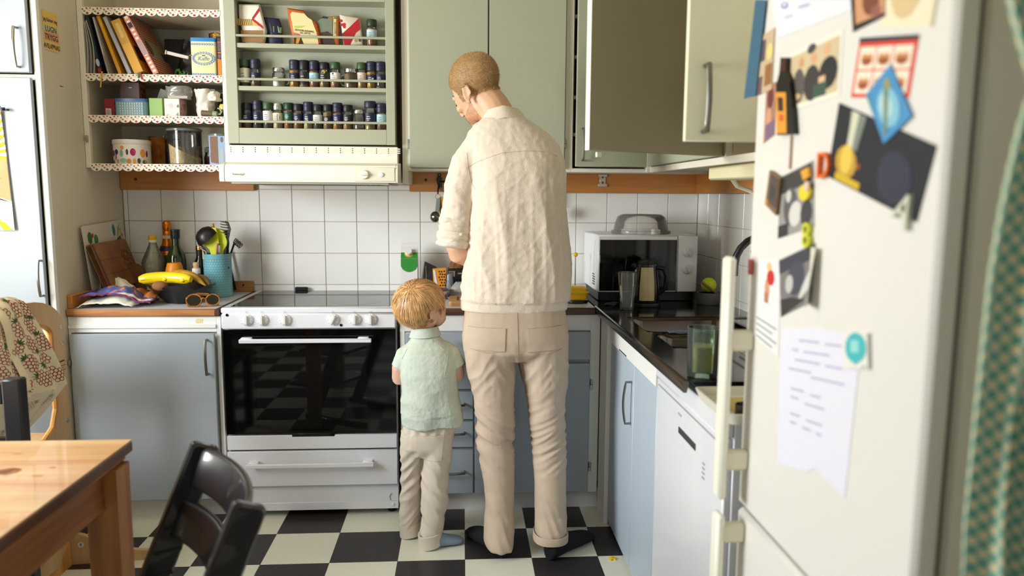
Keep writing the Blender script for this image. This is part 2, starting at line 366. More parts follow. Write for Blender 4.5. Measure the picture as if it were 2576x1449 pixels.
build(g, 'print', ms, c, smooth=0)
build(G().tube([(-1.69, -.655, 1.652), (-1.69, -.68, 1.648)], .006, 6).box(-1.70, -1.675, -.668, -.65, 1.645, 1.651).tube([(-1.695, -.66, 1.652), (-1.71, -.655, 1.668), (-1.73, -.655, 1.66)], .0015, 5), 'clip', BLACKP, c, label='small black clip')

# ------------------------------------------------------------------ open shelf cabinet
t = thing('open_shelf_cabinet', 'open cream wall cupboard with scalloped cherry shelf edging, left of the spice rack', 'cupboard', (-1.27, -.16, 1.449))
build(G().box(-1.568, -1.552, -.3, -.001, 1.449, 2.45).box(-.99, -.982, -.3, -.001, 1.449, 2.45).box(-1.552, -.99, -.008, -.001, 1.449, 2.45), 'carcass', PANEL, t)
pieces('frame_stile', [(-1.569, -1.548, -.322, -.3, 1.449, 2.45), (-.998, -.98, -.322, -.3, 1.455, 2.45)], CREAM, t)
for z in (1.466, 1.665, 1.833, 2.097):
    sh = build(G().box(-1.552, -.99, -.318, -.008, z - .018, z), 'shelf', PANEL, t)
    x0, x1 = -1.549, -.995; n_ = 13; q = (x1 - x0) / n_; poly = [(x0, z)]
    for k in range(n_): poly += [(x0 + q * (k + .5) - cos(pi * i / 8) * q * .485, z - .018 - .013 * sin(pi * i / 8)) for i in range(9)]
    poly += [(x1, z)]
    e = build(G().prism(poly, 0, .0012, FR((0, -.3225, .001))), 'scalloped_edging', mat((238, 232, 220), .7), sh)
    sp = []; Me = FR((0, -.3237, .001))
    for k in range(n_):
        cx = x0 + q * (k + .5)
        sp += [((112, 132, 60), disc(cx - .009, z - .017, .0045, 7, .0035)), ((196, 164, 60), disc(cx + .010, z - .013, .0022, 6)), ((70, 60, 50), [(cx - .004, z - .005), (cx + .008, z - .011), (cx + .008, z - .0118), (cx - .004, z - .006)]),
               ((170, 36, 34), disc(cx + .002, z - .0245, .0052, 9, .0045)), ((190, 50, 44), disc(cx - .016, z - .0095, .0036, 8)), ((180, 40, 40), disc(cx + .0, z - .0055, .0034, 8)), ((120, 138, 66), disc(cx + .014, z - .0045, .0045, 7, .0026))]
    prints(e, Me, sp)
build(G().box(-1.562, -1.553, -.332, -.322, 1.555, 1.582, .002), 'catch', STEEL, t)

# ------------------------------------------------------------------ spice rack door
t = thing('spice_rack', 'pale green-grey wall cabinet with an open three-tier spice rack above the extractor hood', 'spice rack', (-.63, -.2, 1.553))
build(G().box(-.978, -.288, -.25, -.001, 1.553, 2.45), 'carcass', CREAM, t)
x0, x1 = -.975, -.281
build(G().box(x0, -.929, -.35, -.25, 1.555, 2.45, .0015), 'stile', DOORU, t); build(G().box(-.318, x1, -.35, -.25, 1.555, 2.45, .0015), 'stile', DOORU, t)
build(G().box(-.929, -.318, -.35, -.25, 1.555, 1.619, .0015), 'bottom_rail', DOORU, t)
build(G().box(-.929, -.318, -.35, -.25, 2.137, 2.18, .0015), 'top_rail', DOORU, t)
build(G().box(-.929, -.318, -.258, -.25, 1.619, 2.137), 'back_board', DOORU, t)
for z in (1.964, 1.791): build(G().box(-.929, -.318, -.345, -.258, z - .018, z, .0015), 'shelf', DOORU, t)
for z in (1.994, 1.819, 1.646): build(G().tube([(-.93, -.344, z), (-.317, -.344, z)], .0052, 8), 'guard_rod', DOORU, t)

# ------------------------------------------------------------------ extractor hood
t = thing('extractor_hood', 'white slanted extractor hood with vent slots over the cooker', 'extractor hood', (-.62, -.2, 1.385))
HW = mat((238, 233, 220), .35); HD = mat((228, 222, 204), .4)
g = G(); g.box(-.974, -.272, -.345, -.005, 1.395, 1.548, .003)
up = build(g, 'upper_housing', HW, t)
g = G()
for k in range(14):
    xa = -.965 + k * .0505
    for r_ in range(3): g.box(xa + .001, xa + .0465, -.3475, -.345, 1.519 + r_ * .0085, 1.5235 + r_ * .0085)
build(g, 'vent_slats', HD, up, smooth=0, kind='stuff')
g = G()
for k in range(15):
    xa = -.968 + k * .0505
    for r_ in range(3): g.box(xa - .001, xa + .002, -.3462, -.345, 1.519 + r_ * .0085, 1.5235 + r_ * .0085)
build(g, 'vent_gaps', mat((90, 84, 70), .8), up, smooth=0, kind='stuff')
prof = [(-.345, 1.478), (-.43, 1.474), (-.475, 1.47), (-.497, 1.462), (-.506, 1.448), (-.508, 1.405), (-.504, 1.394), (-.345, 1.394)]
def hoodseg(xa, xb, grow=0.0): 
    g = G(); pl = [(y - (grow if y < -.4 else 0), z) for y, z in prof]
    return g.loft([[(xa, y, z) for y, z in pl], [(xb, y, z) for y, z in pl]])
build(hoodseg(-.948, -.27), 'visor', HW, t, smooth=30); build(hoodseg(-.968, -.949, .002), 'end_cap', HD, t, smooth=30); build(hoodseg(-.269, -.26, .002), 'end_cap', HD, t, smooth=30)
cp = build(G().box(-.434, -.272, -.5102, -.505, 1.4, 1.455, .001), 'control_panel', HD, t)
k_ = build(G().lathe([(0, 0), (.0185, 0), (.0175, .007), (.016, .009), (0, .009)], 20, M=FR((-.394, -.5105, 1.426))).box(-.018, .018, -.004, .004, .008, .015, .002, M=FR((-.394, -.5105, 1.426))), 'dial', HW, t)
build(G().lathe([(0, 0), (.0095, 0), (.009, .004), (0, .005)], 16, M=FR((-.326, -.5105, 1.426))), 'button', mat((226, 226, 226), .2, coat=.5), t)
b_ = build(G().prism(disc(0, 0, .024, 20, .0075), 0, .0015, FR((-.895, -.5085, 1.424))), 'badge', mat((214, 210, 200), .3), t)
text('Futurum', .012, FR((-.895, -.5102, 1.4235)), t, (150, 146, 138))
build(G().box(-.93, -.3, -.48, -.04, 1.386, 1.394), 'grease_filter', mat((190, 186, 172), .45, .4), t)
g = G()
for k in range(26): g.box(-.9 + k * .022, -.888 + k * .022, -.47, -.05, 1.3845, 1.3862)
build(g, 'filter_slots', mat((110, 106, 96), .5, .5), t, smooth=0, kind='stuff')
build(G().box(-.255, -.232, -.31, -.001, 1.394, 2.45), 'filler', CREAM, t, label='cream filler panel beside the hood')

# ------------------------------------------------------------------ wall cabinets on the back wall
def hinge(p, parent): build(G().box(p[0] - .006, p[0] + .006, p[1] - .012, p[1], p[2] - .02, p[2] - .002, .001).tube([(p[0], p[1] - .008, p[2] + .002), (p[0], p[1] - .008, p[2] + .02)], .004, 6).box(p[0] - .004, p[0] + .008, p[1] - .008, p[1], p[2] + .0, p[2] + .014), 'hinge', STEEL, parent)
t = thing('wall_cabinet', 'double-door pale green wall cabinet behind the man', 'cabinet', (.11, -.16, 1.45))
build(G().box(-.23, .47, -.3, -.001, 1.452, 2.45), 'carcass', CREAM, t)
pieces('frame_rail', [(-.231, -.213, -.318, -.3, 1.449, 2.45), (.447, .474, -.318, -.3, 1.449, 2.45), (-.213, .447, -.318, -.3, 1.449, 1.462)], CREAM, t)
d = build(G().box(-.222, .111, -.337, -.319, 1.462, 2.44, .002), 'door', DOORU, t); bow_handle(d, FR((.085, -.337, 1.58)), .135); hinge((-.226, -.319, 1.562), t)
d = build(G().box(.117, .444, -.337, -.319, 1.462, 2.44, .002), 'door', DOORU, t); bow_handle(d, FR((.143, -.337, 1.58)), .135); hinge((.447, -.319, 1.573), t)
t = thing('corner_wall_cabinet', 'corner wall cabinet with its green door a crack open, right of the man', 'cabinet', (.8, -.16, 1.45))
g = G().box(.476, .486, -.3, -.001, 1.452, 2.45).box(.486, 1.14, -.012, -.001, 1.452, 2.45).box(.486, 1.14, -.3, -.012, 1.452, 1.466)
build(g, 'carcass', CREAM, t)
for z in (1.62, 1.78, 1.95, 2.12): build(G().box(.486, .80, -.29, -.012, z - .014, z), 'shelf', CREAM, t)
build(G().box(.486, .515, -.27, -.26, 1.47, 2.4), 'gap_shade', mat((24, 24, 26), .9), t, label='dark strip standing in for shade behind the gap')  # black strip stands in for the shade inside the cabinet
pieces('frame_rail', [(.4745, .481, -.318, -.3, 1.449, 2.45), (.481, .806, -.318, -.3, 1.449, 1.466), (.806, .835, -.34, -.3, 1.449, 2.45)], CREAM, t)
Md = MX.Translation((.805, -.322, 0)) @ MX.Rotation(radians(3.5), 4, 'Z')
d = build(G().box(-.316, 0, -.018, 0, 1.472, 2.44, .002, M=Md), 'door', DOORU, t); bow_handle(d, Md @ FR((-.287, -.018, 1.566)), .135)
# wall cabinet along the right wall
t = thing('right_wall_cabinet', 'wall cabinet on the right wall with one shade-darkened door swung open towards the sink', 'cabinet', (1.0, -1.0, 1.45))
build(G().box(.84, 1.15, -1.88, -.31, 1.455, 1.473).box(1.13, 1.15, -1.88, -.31, 1.473, 2.45).box(.84, 1.13, -1.30, -1.28, 1.473, 2.45).box(.84, 1.13, -1.88, -1.86, 1.473, 2.45).box(.84, 1.13, -1.86, -1.30, 1.76, 1.775), 'carcass', PANEL, t)
pieces('frame_rail', [(.818, .84, -1.88, -.345, 1.449, 1.473), (.818, .84, -1.295, -1.26, 1.473, 2.45), (.818, .84, -.37, -.345, 1.473, 2.45)], CREAM, t)
build(G().box(.80, .817, -1.255, -.372, 1.475, 2.44, .002), 'door', DOORU, t)
ang = atan2(-1.53 + 1.27, .345 - .815); L = sqrt(.47 ** 2 + .26 ** 2)
Md = MX.Translation((.815, -1.27, 0)) @ MX.Rotation(ang, 4, 'Z')
d = build(G().box(0, L, -.009, .009, 1.473, 2.44, .002, M=Md), 'door', mat((160, 152, 126), .5), t, label='open door seen from its shaded inner side')  # shade of the turned-away side put into a darker, browner colour
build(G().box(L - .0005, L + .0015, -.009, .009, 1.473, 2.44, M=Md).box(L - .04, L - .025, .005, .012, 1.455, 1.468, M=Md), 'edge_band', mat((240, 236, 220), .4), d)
t = thing('pale_wall_cabinet', 'bright cream cabinet door with a bow handle standing open beside the fridge top', 'cabinet', (.82, -1.95, 1.47))
d = build(G().box(.522, .815, -1.848, -1.83, 1.477, 2.44, .002), 'door', mat((240, 236, 206), .42), t); bow_handle(d, FR((.566, -1.848, 1.575)), .15, stand=.034, r=.007)
build(G().box(.82, 1.15, -2.06, -1.89, 1.47, 2.45, .002), 'carcass', CREAM, t)
# under-cabinet lamp and its cable
t = thing('under_cabinet_lamp', 'cream strip lamp fixed under the right wall cabinet with a drooping cable', 'lamp', (.96, -1.2, 1.4))
build(G().box(.87, .98, -1.5, -.98, 1.405, 1.452, .006), 'housing', mat((236, 226, 184), .4), t)
build(G().tube([(.95, -1.0, 1.41), (.98, -.97, 1.385), (1.03, -.96, 1.37), (1.08, -.96, 1.33), (1.1, -.96, 1.2), (1.1, -.95, 1.0)], .008, 8), 'cable', mat((236, 230, 206), .5), t)
# metal catch on the pine board
t = thing('metal_bracket', 'small white-metal hinge plate screwed to the pine board right of the man', 'bracket', (.672, -.021, 1.39))
br = build(G().box(.658, .688, -.024, -.0205, 1.396, 1.444, .001).box(.652, .694, -.028, -.0205, 1.436, 1.449, .001).box(.65, .694, -.028, -.0205, 1.39, 1.404, .001), 'plate', mat((206, 200, 184), .35, .8), t)
for z in (1.41, 1.434): build(G().ball((.672, -.0275, z), .005, n=8, m=5), 'screw', mat((90, 86, 80), .3, 1), t)
# ------------------------------------------------------------------ base cabinets and worktops
LAM = mat((196, 196, 200), .4, var=.05, vs=40); EDGE = woodmat((186, 128, 76), (136, 82, 42), 'X', 9, .45)
t = thing('base_cabinet', 'blue-grey base cabinet under the cluttered worktop, left of the cooker', 'cabinet', (-1.27, -.28, 0))
build(G().box(-1.568, -.973, -.53, 0, .085, .852), 'carcass', WHITE, t)
pieces('frame_rail', [(-1.568, -1.558, -.55, -.53, .085, .855), (-.99, -.973, -.55, -.53, .085, .855), (-1.558, -.99, -.55, -.53, .79, .855)], WHITE, t, .001)
build(G().box(-1.567, -.992, -.556, -.55, .807, .822, .001), 'beading', WHITE, t)
d = build(G().box(-1.556, -.996, -.569, -.551, .092, .786, .002), 'door', DOORC, t); bow_handle(d, FR((-1.024, -.569, .692)), .14)
for z in (.66, ): build(G().box(-1.568, -1.558, -.572, -.55, z, z + .022, .001), 'hinge', STEEL, t)
prints(t, FR((0, -.55, 0)), [((222, 206, 150), [(-1.07, .826), (-1.045, .827), (-1.043, .843), (-1.066, .845), (-1.072, .836)])], 'tape_residue')
build(G().box(-1.568, -.973, -.508, -.49, 0, .085), 'plinth', mat((218, 214, 208), .5), t)
t = thing('worktop', 'grey laminate worktop with wooden front edge, left of the cooker', 'worktop', (-1.28, -.28, .855))
build(G().box(-1.568, -.99, -.548, -.001, .857, .885, .001), 'slab', LAM, t)
build(G().box(-1.568, -.99, -.562, -.548, .856, .885, .003), 'front_edge', EDGE, t); build(G().box(-.99, -.974, -.562, -.001, .856, .8853, .002), 'side_edge', mat((74, 44, 30), .5), t)
t = thing('upstand', 'pine upstand strip along the left and back of the worktop', 'upstand', (-1.4, -.02, .885))
build(G().box(-1.5495, -.985, -.021, -.001, .8855, .935, .002), 'back_strip', PINE, t); build(G().box(-1.569, -1.55, -.545, -.001, .8855, .94, .003), 'side_strip', PINEY, t)
for p in ((-1.03, -.0215, .917),): build(G().lathe([(0, 0), (.005, 0), (.005, .0015), (0, .002)], 8, M=FR(p)), 'screw', BLACKP, t)
for y in (-.30, -.16): build(G().lathe([(0, 0), (.004, 0), (.004, .0015), (0, .002)], 8, M=RF((-1.5497, y, .917))), 'screw', BLACKP, t)

t = thing('drawer_cabinet', 'grey-blue drawer and door base cabinet behind the child and the man', 'cabinet', (.16, -.28, 0))
build(G().box(-.243, .575, -.53, 0, .085, .852), 'carcass', WHITE, t)
pieces('frame_rail', [(-.255, -.235, -.55, -.53, .083, .855), (.536, .577, -.55, -.53, .083, .855), (-.235, .536, -.55, -.53, .788, .855), (-.235, .536, -.55, -.53, .083, .092)], WHITE, t, .001)
dk = DOORC
for z0, z1, hz in ((.546, .785, .66), (.417, .538, .484), (.297, .409, .361), (.095, .287, .192)):
    d = build(G().box(-.232, .046, -.569, -.551, z0, z1, .002), 'drawer', dk, t)
    bow_handle(d, frame((-.05, -.569, hz), (0, 0, -1), (1, 0, 0)), .12)
build(G().box(-.232, .05, -.555, -.5505, .09, .79), 'drawer_rails', mat((150, 146, 142), .5), t)
build(G().box(.052, .534, -.569, -.551, .668, .785, .002), 'drawer', dk, t); d = build(G().box(.052, .534, -.569, -.551, .093, .652, .002), 'door', dk, t)
for z in (.56, .20): hinge((.542, -.551, z), t)
build(G().box(-.243, .60, -.508, -.49, 0, .083), 'plinth', mat((222, 218, 214), .5), t)
t = thing('middle_worktop', 'short worktop with dark wooden edge between the cooker and the sink', 'worktop', (.16, -.28, .855))
build(G().box(-.255, .555, -.548, -.001, .857, .885, .001), 'slab', LAM, t); build(G().box(-.256, .555, -.562, -.548, .856, .885, .003), 'front_edge', woodmat((96, 62, 40), (58, 34, 22), 'X', 9, .45), t)

# ------------------------------------------------------------------ cooker
t = thing('cooker', 'white freestanding electric cooker with black glass oven door', 'cooker', (-.617, -.28, 0))
X0, X1 = -.966, -.268
build(G().box(X0, X1, -.535, -.012, .03, .80, .002), 'body', ENAMEL, t)
build(G().box(X0, X1, -.568, -.006, .868, .8905, .004), 'hob_frame', ENAMEL, t)
build(G().box(X0 + .028, X1 - .028, -.53, -.03, .8895, .8915), 'glass_hob', mat((12, 12, 13), .05, spec=.6), t)
for cx, cy_, r_ in ((-.78, -.16, .1), (-.45, -.16, .075), (-.78, -.4, .075), (-.45, -.4, .1)): prints(t, frame((0, 0, .8916), (1, 0, 0), (0, 1, 0)), [((30, 30, 32), disc(cx, cy_, r_, 28))], 'heating_zone', .06, lift=.0001)
build(G().box(-.79, -.732, -.03, -.008, .8905, .907, .003), 'rear_vent', BLACKP, t)
fp = build(G().box(X0, X1, -.569, -.53, .803, .868, .006), 'control_panel', ENAMEL, t)
for k, (x, a) in enumerate(((-.864, 0), (-.803, 0), (-.712, 0), (-.521, -25), (-.434, 0), (-.37, 0))):
    Mk = FR((x, -.569, .842)); kb = build(G().lathe([(0, 0), (.0245, 0), (.0235, .006), (.021, .008), (0, .008)], 24, M=Mk), 'knob', ENAMEL, t)
    Mg = Mk @ MX.Rotation(radians(a), 4, 'Z')
    build(G().box(-.0055, .0055, -.018, .018, .007, .019, .002, M=Mg), 'grip', mat((226, 224, 218), .3), kb)
    prints(kb, Mk, [((60, 60, 64), disc(.0205 * sin(radians(b)), .0205 * cos(radians(b)), .0012, 6)) for b in range(0, 331, 33)], 'scale', lift=.0084)
    prints(fp, FR((x, -.569, .842)), [((120, 120, 126), rect(-.0045, .027, .0045, .0275)), ((120, 120, 126), rect(-.0045, .034, .0045, .0345)), ((120, 120, 126), rect(-.0045, .027, -.004, .0345)), ((120, 120, 126), rect(.004, .027, .0045, .0345)), ((90, 90, 96), disc(.0015 if k > 3 else -.0015, .03, .0012, 6))], 'symbol', lift=.0006)
for x, z in ((-.941, .862), (-.49, .819)): build(G().lathe([(0, 0), (.006, 0), (.0055, .002), (0, .003)], 12, M=FR((x, -.5692, z))), 'indicator', BLACKG, t)
d = build(G().box(X0 + .004, X1 - .004, -.5335, -.531, .372, .797).box(X0 + .004, -.84, -.566, -.5335, .366, .797).box(-.392, X1 - .004, -.566, -.5335, .366, .797).box(-.84, -.392, -.566, -.5335, .739, .797).box(-.84, -.392, -.566, -.5335, .366, .383), 'oven_door', BLACKG, t, smooth=0)
build(G().box(-.84, -.392, -.5652, -.5622, .383, .739), 'window_glass', glassmat((120, 125, 118), .0, .03), d)
build(G().box(-.84, -.392, -.5345, -.5336, .383, .739), 'oven_interior', mat((30, 30, 31), .35), d)
for z in (.63, .53, .50): build(G().tube([(-.83, -.548, z - .004), (-.395, -.548, z + .004)], .0018, 6), 'oven_rack', mat((190, 160, 90), .3, 1.0), d)
g = G()
for z in (.42, .47, .525, .58, .64): g.box(-.828, -.82, -.55, -.546, z, z + .003).box(-.828, -.82, -.55, -.546, z + .012, z + .014)
g.tube([(-.832, -.548, .4), (-.832, -.548, .66)], .0012, 5); build(g, 'rack_guide', mat((180, 160, 110), .3, 1.0), d)
h = build(G().box(-.89, -.366, -.604, -.588, .752, .768, .002), 'handle', ENAMEL, d)
for x in (-.865, -.40): build(G().box(x - .022, x + .022, -.59, -.566, .757, .772, .003), 'handle_mount', ENAMEL, d)
build(G().box(X0 + .004, X1 - .003, -.567, -.5345, .299, .359, .002), 'lower_door_panel', ENAMEL, t)
build(G().box(-.70, -.526, -.5675, -.56, .352, .366, .001), 'door_catch', BLACKG, t)
build(G().box(X0 + .01, X1 - .01, -.55, -.53, .285, .30), 'shadow_gap', BLACKP, t)
d = build(G().box(X0 + .002, X1 - .002, -.567, -.536, .141, .291, .002), 'drawer', ENAMEL, t)
h = build(G().box(-.882, -.364, -.604, -.590, .231, .247, .002), 'handle', ENAMEL, d)
for x in (-.855, -.39): build(G().box(x - .02, x + .02, -.592, -.566, .236, .252, .003), 'handle_mount', ENAMEL, d)
pl = build(G().box(X0 + .004, X1 - .001, -.548, -.536, .03, .138, .001), 'plinth', ENAMEL, t)
build(G().box(X0 + .02, X1 - .001, -.551, -.548, .028, .062, .0012), 'plinth_rail', ENAMEL, t)
build(G().lathe([(0, 0), (.0075, 0), (.006, .003), (0, .004)], 14, M=FR((-.292, -.551, .046))), 'plug', ENAMEL, t)
build(G().tube([(-.302, -.549, .064), (-.306, -.549, .078), (-.303, -.549, .09), (-.296, -.549, .093)], .0016, 6).tube([(-.925, -.549, .064), (-.925, -.549, .082), (-.918, -.549, .088), (-.911, -.549, .082), (-.911, -.549, .064)], .0012, 6), 'slot_outline', mat((150, 150, 156), .5), t)
for x in (-.93, -.30):
    for y in (-.5, -.06): build(G().lathe([(.018, 0), (.02, .006), (.012, .01), (.01, .03)], 12, (x, y, 0)), 'foot', BLACKP, t)

# ------------------------------------------------------------------ sink run on the right
t = thing('sink_cabinet', 'pale blue two-leaf sink cabinet on the right, before the dishwasher', 'cabinet', (.88, -.9, 0))
build(G().box(.615, 1.14, -1.395, -.56, .0, .70), 'carcass', WHITE, t)
build(G().box(.592, .612, -1.398, -.51, .768, .852, .001).box(.58, .6, -.69, -.55, 0, .85, .002), 'apron', mat((236, 234, 230), .4), t)
d = build(G().box(.598, .615, -1.088, -.692, .018, .765, .002), 'door', mat((178, 190, 204), .38), t); build(G().box(.598, .615, -1.395, -1.0925, .018, .765, .002), 'door', mat((178, 190, 204), .38), t)  # same door paint, with window light put into a lighter, bluer tone
bow_handle(d, LF((.598, -1.062, .622)), .15)
build(G().box(.5915, .600, -.99, -.86, .768, .778, .003), 'grip_slot', BLACKP, t)
t = thing('sink_unit', 'dark reflective stainless steel sink worktop with two sunken bowls', 'sink', (.85, -.9, .855))
SS = mat((96, 92, 88), .12, 1.0, var=.06, vs=3)
g = G(); zt = .8855
bowls = [(.635, 1.02, -.80, -1.11), (.65, 1.02, -1.16, -1.385)]
xsn = sorted([.563, .635, .65, 1.02, 1.15]); ysn = sorted([-1.80, -1.385, -1.16, -1.11, -.80, -.001])
for i in range(4):
    for j in range(5):
        xa, xb, ya, yb = xsn[i], xsn[i + 1], ysn[j], ysn[j + 1]; cx, cy_ = (xa + xb) / 2, (ya + yb) / 2
        if any(b[0] < cx < b[1] and b[3] < cy_ < b[2] for b in bowls): continue
        g.add([(xa, ya, zt), (xb, ya, zt), (xb, yb, zt), (xa, yb, zt)], [(0, 1, 2, 3)])
build(g, 'drainer', SS, t, smooth=0)
build(G().loft([[(x, y, z) for x, z in ((.57, .8855), (.562, .889), (.556, .887), (.553, .878), (.556, .858), (.564, .858))] for y in (-.52, -1.80)]), 'front_lip', SS, t)
for xa, xb, ya, yb in bowls:
    rr = []
    for k, (ins, z) in enumerate(((-.004, .8862), (0, .884), (.008, .87), (.014, .78), (.04, .735), (.16, .73))):
        rr.append([(x, y, z) for x, y in rrect(xa + ins, yb + ins, xb - ins, ya - ins, .05 if ins < .1 else .01, 5)])
    bw = build(G().loft(rr, cap=False).add(rr[-1], [tuple(range(len(rr[-1])))]), 'bowl', SS, t); build(G().lathe([(0, .7315), (.03, .7315), (.034, .734)], 16, ((xa + xb) / 2, (ya + yb) / 2, 0)), 'drain', CHROME, bw)
t = thing('kitchen_tap', 'tall curved dark-chrome tap at the right end of the sink', 'tap', (1.04, -1.3, .886))
build(G().lathe([(.026, 0), (.026, .012), (.018, .02), (.016, .1), (0, .1)], 16, (1.04, -1.3, .886)), 'base', CHROME, t)
build(G().tube([(1.04, -1.3, .98)] + [(1.04 - .09 + .09 * cos(a), -1.3, 1.135 + .09 * sin(a)) for a in [pi * i / 10 for i in range(11)]] + [(.86, -1.3, 1.10)], .012, 10), 'spout', mat((70, 70, 74), .2, 1.0), t)
build(G().box(1.03, 1.05, -1.38, -1.32, .975, .985, .003), 'lever', CHROME, t)
t = thing('dishwasher', 'white built-in dishwasher between the sink cabinet and the fridge', 'dishwasher', (.88, -1.7, 0))
build(G().box(.615, 1.14, -1.998, -1.402, .02, .85, .002), 'body', ENAMEL, t)
build(G().box(.596, .615, -1.995, -1.404, .09, .80, .004), 'door', ENAMEL, t); build(G().box(.592, .614, -1.998, -1.402, .805, .85, .002), 'apron', ENAMEL, t)
build(G().box(.5945, .597, -1.94, -1.42, .780, .784), 'panel_line', mat((150, 146, 160), .5), t); build(G().box(.594, .597, -1.79, -1.64, .702, .720, .001), 'handle_recess', mat((60, 56, 58), .5), t)
build(G().box(.5945, .5962, -1.66, -1.63, .752, .758), 'mark', mat((170, 170, 176), .5), t)
g = G()
for k in range(4): g.box(.5945, .5962, -1.866, -1.848, .655 + k * .012, .659 + k * .012)
build(g, 'programme_marks', mat((150, 150, 158), .5), t); build(G().box(.605, .615, -1.995, -1.404, .02, .085), 'plinth', ENAMEL, t)

# ------------------------------------------------------------------ fridge-freezer
t = thing('fridge_freezer', 'tall white fridge-freezer covered with notes and photos, right foreground', 'fridge', (.9, -2.38, 0))
FRW = mat((224, 220, 214), .32)
build(G().box(.642, 1.15, -2.692, -2.085, .03, 1.92, .006), 'body', FRW, t)
build(G().box(.633, .642, -2.686, -2.09, .05, 1.91), 'door_gasket', mat((110, 104, 94), .8), t)
up = build(G().box(.598, .634, -2.697, -2.08, .690, 1.915, .008), 'fridge_door', FRW, t); lo = build(G().box(.598, .634, -2.697, -2.08, .06, .682, .008), 'freezer_door', FRW, t)
def bar(parent, z0, z1, zb, y=-2.112, x=.545):
    h = build(G().box(x - .009, x + .009, y - .02, y + .02, z0, z1, .006), 'handle', mat((236, 232, 216), .4), parent)
    for z in zb: build(G().box(x, .60, y - .018, y + .004, z - .022, z + .022, .006), 'handle_mount', mat((222, 214, 188), .45), h)
bar(up, .715, 1.228, (1.055, .80)); bar(lo, .2, .682, (.64, .26))
build(G().box(.66, 1.14, -2.68, -2.09, 0, .03), 'plinth', mat((80, 80, 82), .6), t)
# ------------------------------------------------------------------ pine table
TP = woodmat((228, 172, 108), (190, 122, 62), 'X', 4.2, .33, .25); TPY = woodmat((176, 112, 60), (122, 68, 32), 'Y', 6, .45)
t = thing('pine_table', 'worn pine dining table with a dark knot, lower left corner', 'table', (-1.3, -2.4, 0))
for k in range(7):
    y1 = -1.746 - k * .142; build(G().box(-1.88, -.819, y1 - .1416, y1, .712, .7402, .0004), 'board', woodmat((216 - k % 3 * 5, 180 - k % 2 * 6, 134), (190, 142 - k % 3 * 5, 92), 'X', 4 + .4 * k, .33, .25), t)
tb = build(G().box(-.823, -.8165, -2.74, -1.748, .711, .738, .003), 'end_edge', woodmat((112, 66, 36), (70, 36, 18), 'Y', 8, .4), t)
build(G().box(-1.86, -.828, -2.72, -1.762, .694, .712, .004), 'moulding', TPY, t)
build(G().box(-.868, -.846, -2.70, -1.80, .60, .694, .002).box(-1.84, -.86, -1.81, -1.79, .60, .694, .002), 'apron', TPY, t)
for x, y in ((-.853, -1.808), (-1.83, -1.808), (-.853, -2.68), (-1.83, -2.68)):
    g = G(); g.loft([[(x - .038, y - .035, .694), (x + .036, y - .035, .694), (x + .036, y + .037, .694), (x - .038, y + .037, .694)], [(x - .034, y - .033, 0), (x + .033, y - .033, 0), (x + .033, y + .033, 0), (x - .034, y + .033, 0)]])
    build(g, 'leg', woodmat((186, 124, 66), (138, 82, 38), 'Z', 7, .45), t, smooth=0)
Mt = frame((0, 0, .7403), (1, 0, 0), (0, 1, 0)); rv = random.Random(5)
def blob(cx, cy, rx, ry, a=.2): return [(cx + rx * cos(i * pi / 8) * (1 + a * (rv.random() - .5)), cy + ry * sin(i * pi / 8) * (1 + a * (rv.random() - .5))) for i in range(16)]
KN = [((150, 92, 44), blob(-.995, -1.955, .026, .022)), ((104, 56, 28), blob(-1.0, -1.958, .015, .013)), ((76, 40, 22), blob(-.987, -1.944, .013, .004)), ((92, 50, 26), blob(-1.012, -1.962, .006, .006)), ((176, 116, 60), blob(-.91, -1.935, .008, .004)), ((190, 130, 72), blob(-.915, -1.985, .012, .006)), ((178, 118, 62), blob(-1.04, -1.84, .012, .004)), ((196, 136, 78), blob(-.92, -1.80, .006, .004))]
prints(t, Mt, KN[:4], 'knot', .35, lift=.0002)
for q_ in KN[4:]: prints(t, Mt, [q_], 'knot', .35, lift=.0002)

# ------------------------------------------------------------------ black adjustable high chair in front
BW = mat((20, 20, 24), .3, coat=.5, bump=.08, bs=30)
t = thing('high_chair', 'black wooden adjustable high chair with two curved back rails, lower centre', 'chair', (-.57, -1.98, 0))
a = atan2(.49, .87); O = V((-.655, -1.80, 0)); D = V((cos(a), sin(a), 0)); Wd = V((.493, -.87, 0)).normalized()
Mc = MX(((D.x, Wd.x, 0, O.x), (D.y, Wd.y, 0, O.y), (0, 0, 1, 0), (0, 0, 0, 1)))
sl = V((-.39, 0, -.92)).normalized(); pr = V((.92, 0, -.39)).normalized()
def plank(w0, w1):
    pts = []; top = V((0, 0, .755)); n = 10
    base = [(0, 0)]; Lp = .80; wd = .068
    pl = [(0, 0), (wd, 0), (wd, Lp), (0, Lp)]; r = .012; poly = []
    for (cx, cy, a0) in ((r, r, pi), (wd - r, r, 1.5 * pi)): poly += [(cx + r * cos(a0 + pi / 2 * i / 4), cy + r * sin(a0 + pi / 2 * i / 4)) for i in range(5)]
    poly += [(wd, Lp - .04), (0, Lp)]
    vs = []
    for w_, ins in ((w0, .006), (w0 + .006, 0), (w1 - .006, 0), (w1, .006)):
        cx = sum(p[0] for p in poly) / len(poly); cyy = sum(p[1] for p in poly) / len(poly)
        vs.append([(lambda u_, v_: (top + pr * u_ + sl * v_ + V((0, w_, 0))))(p[0] + (ins if p[0] < wd / 2 else -ins), p[1] + (ins if p[1] < .1 else 0)) for p in poly])
    return G().loft(vs, M=Mc)
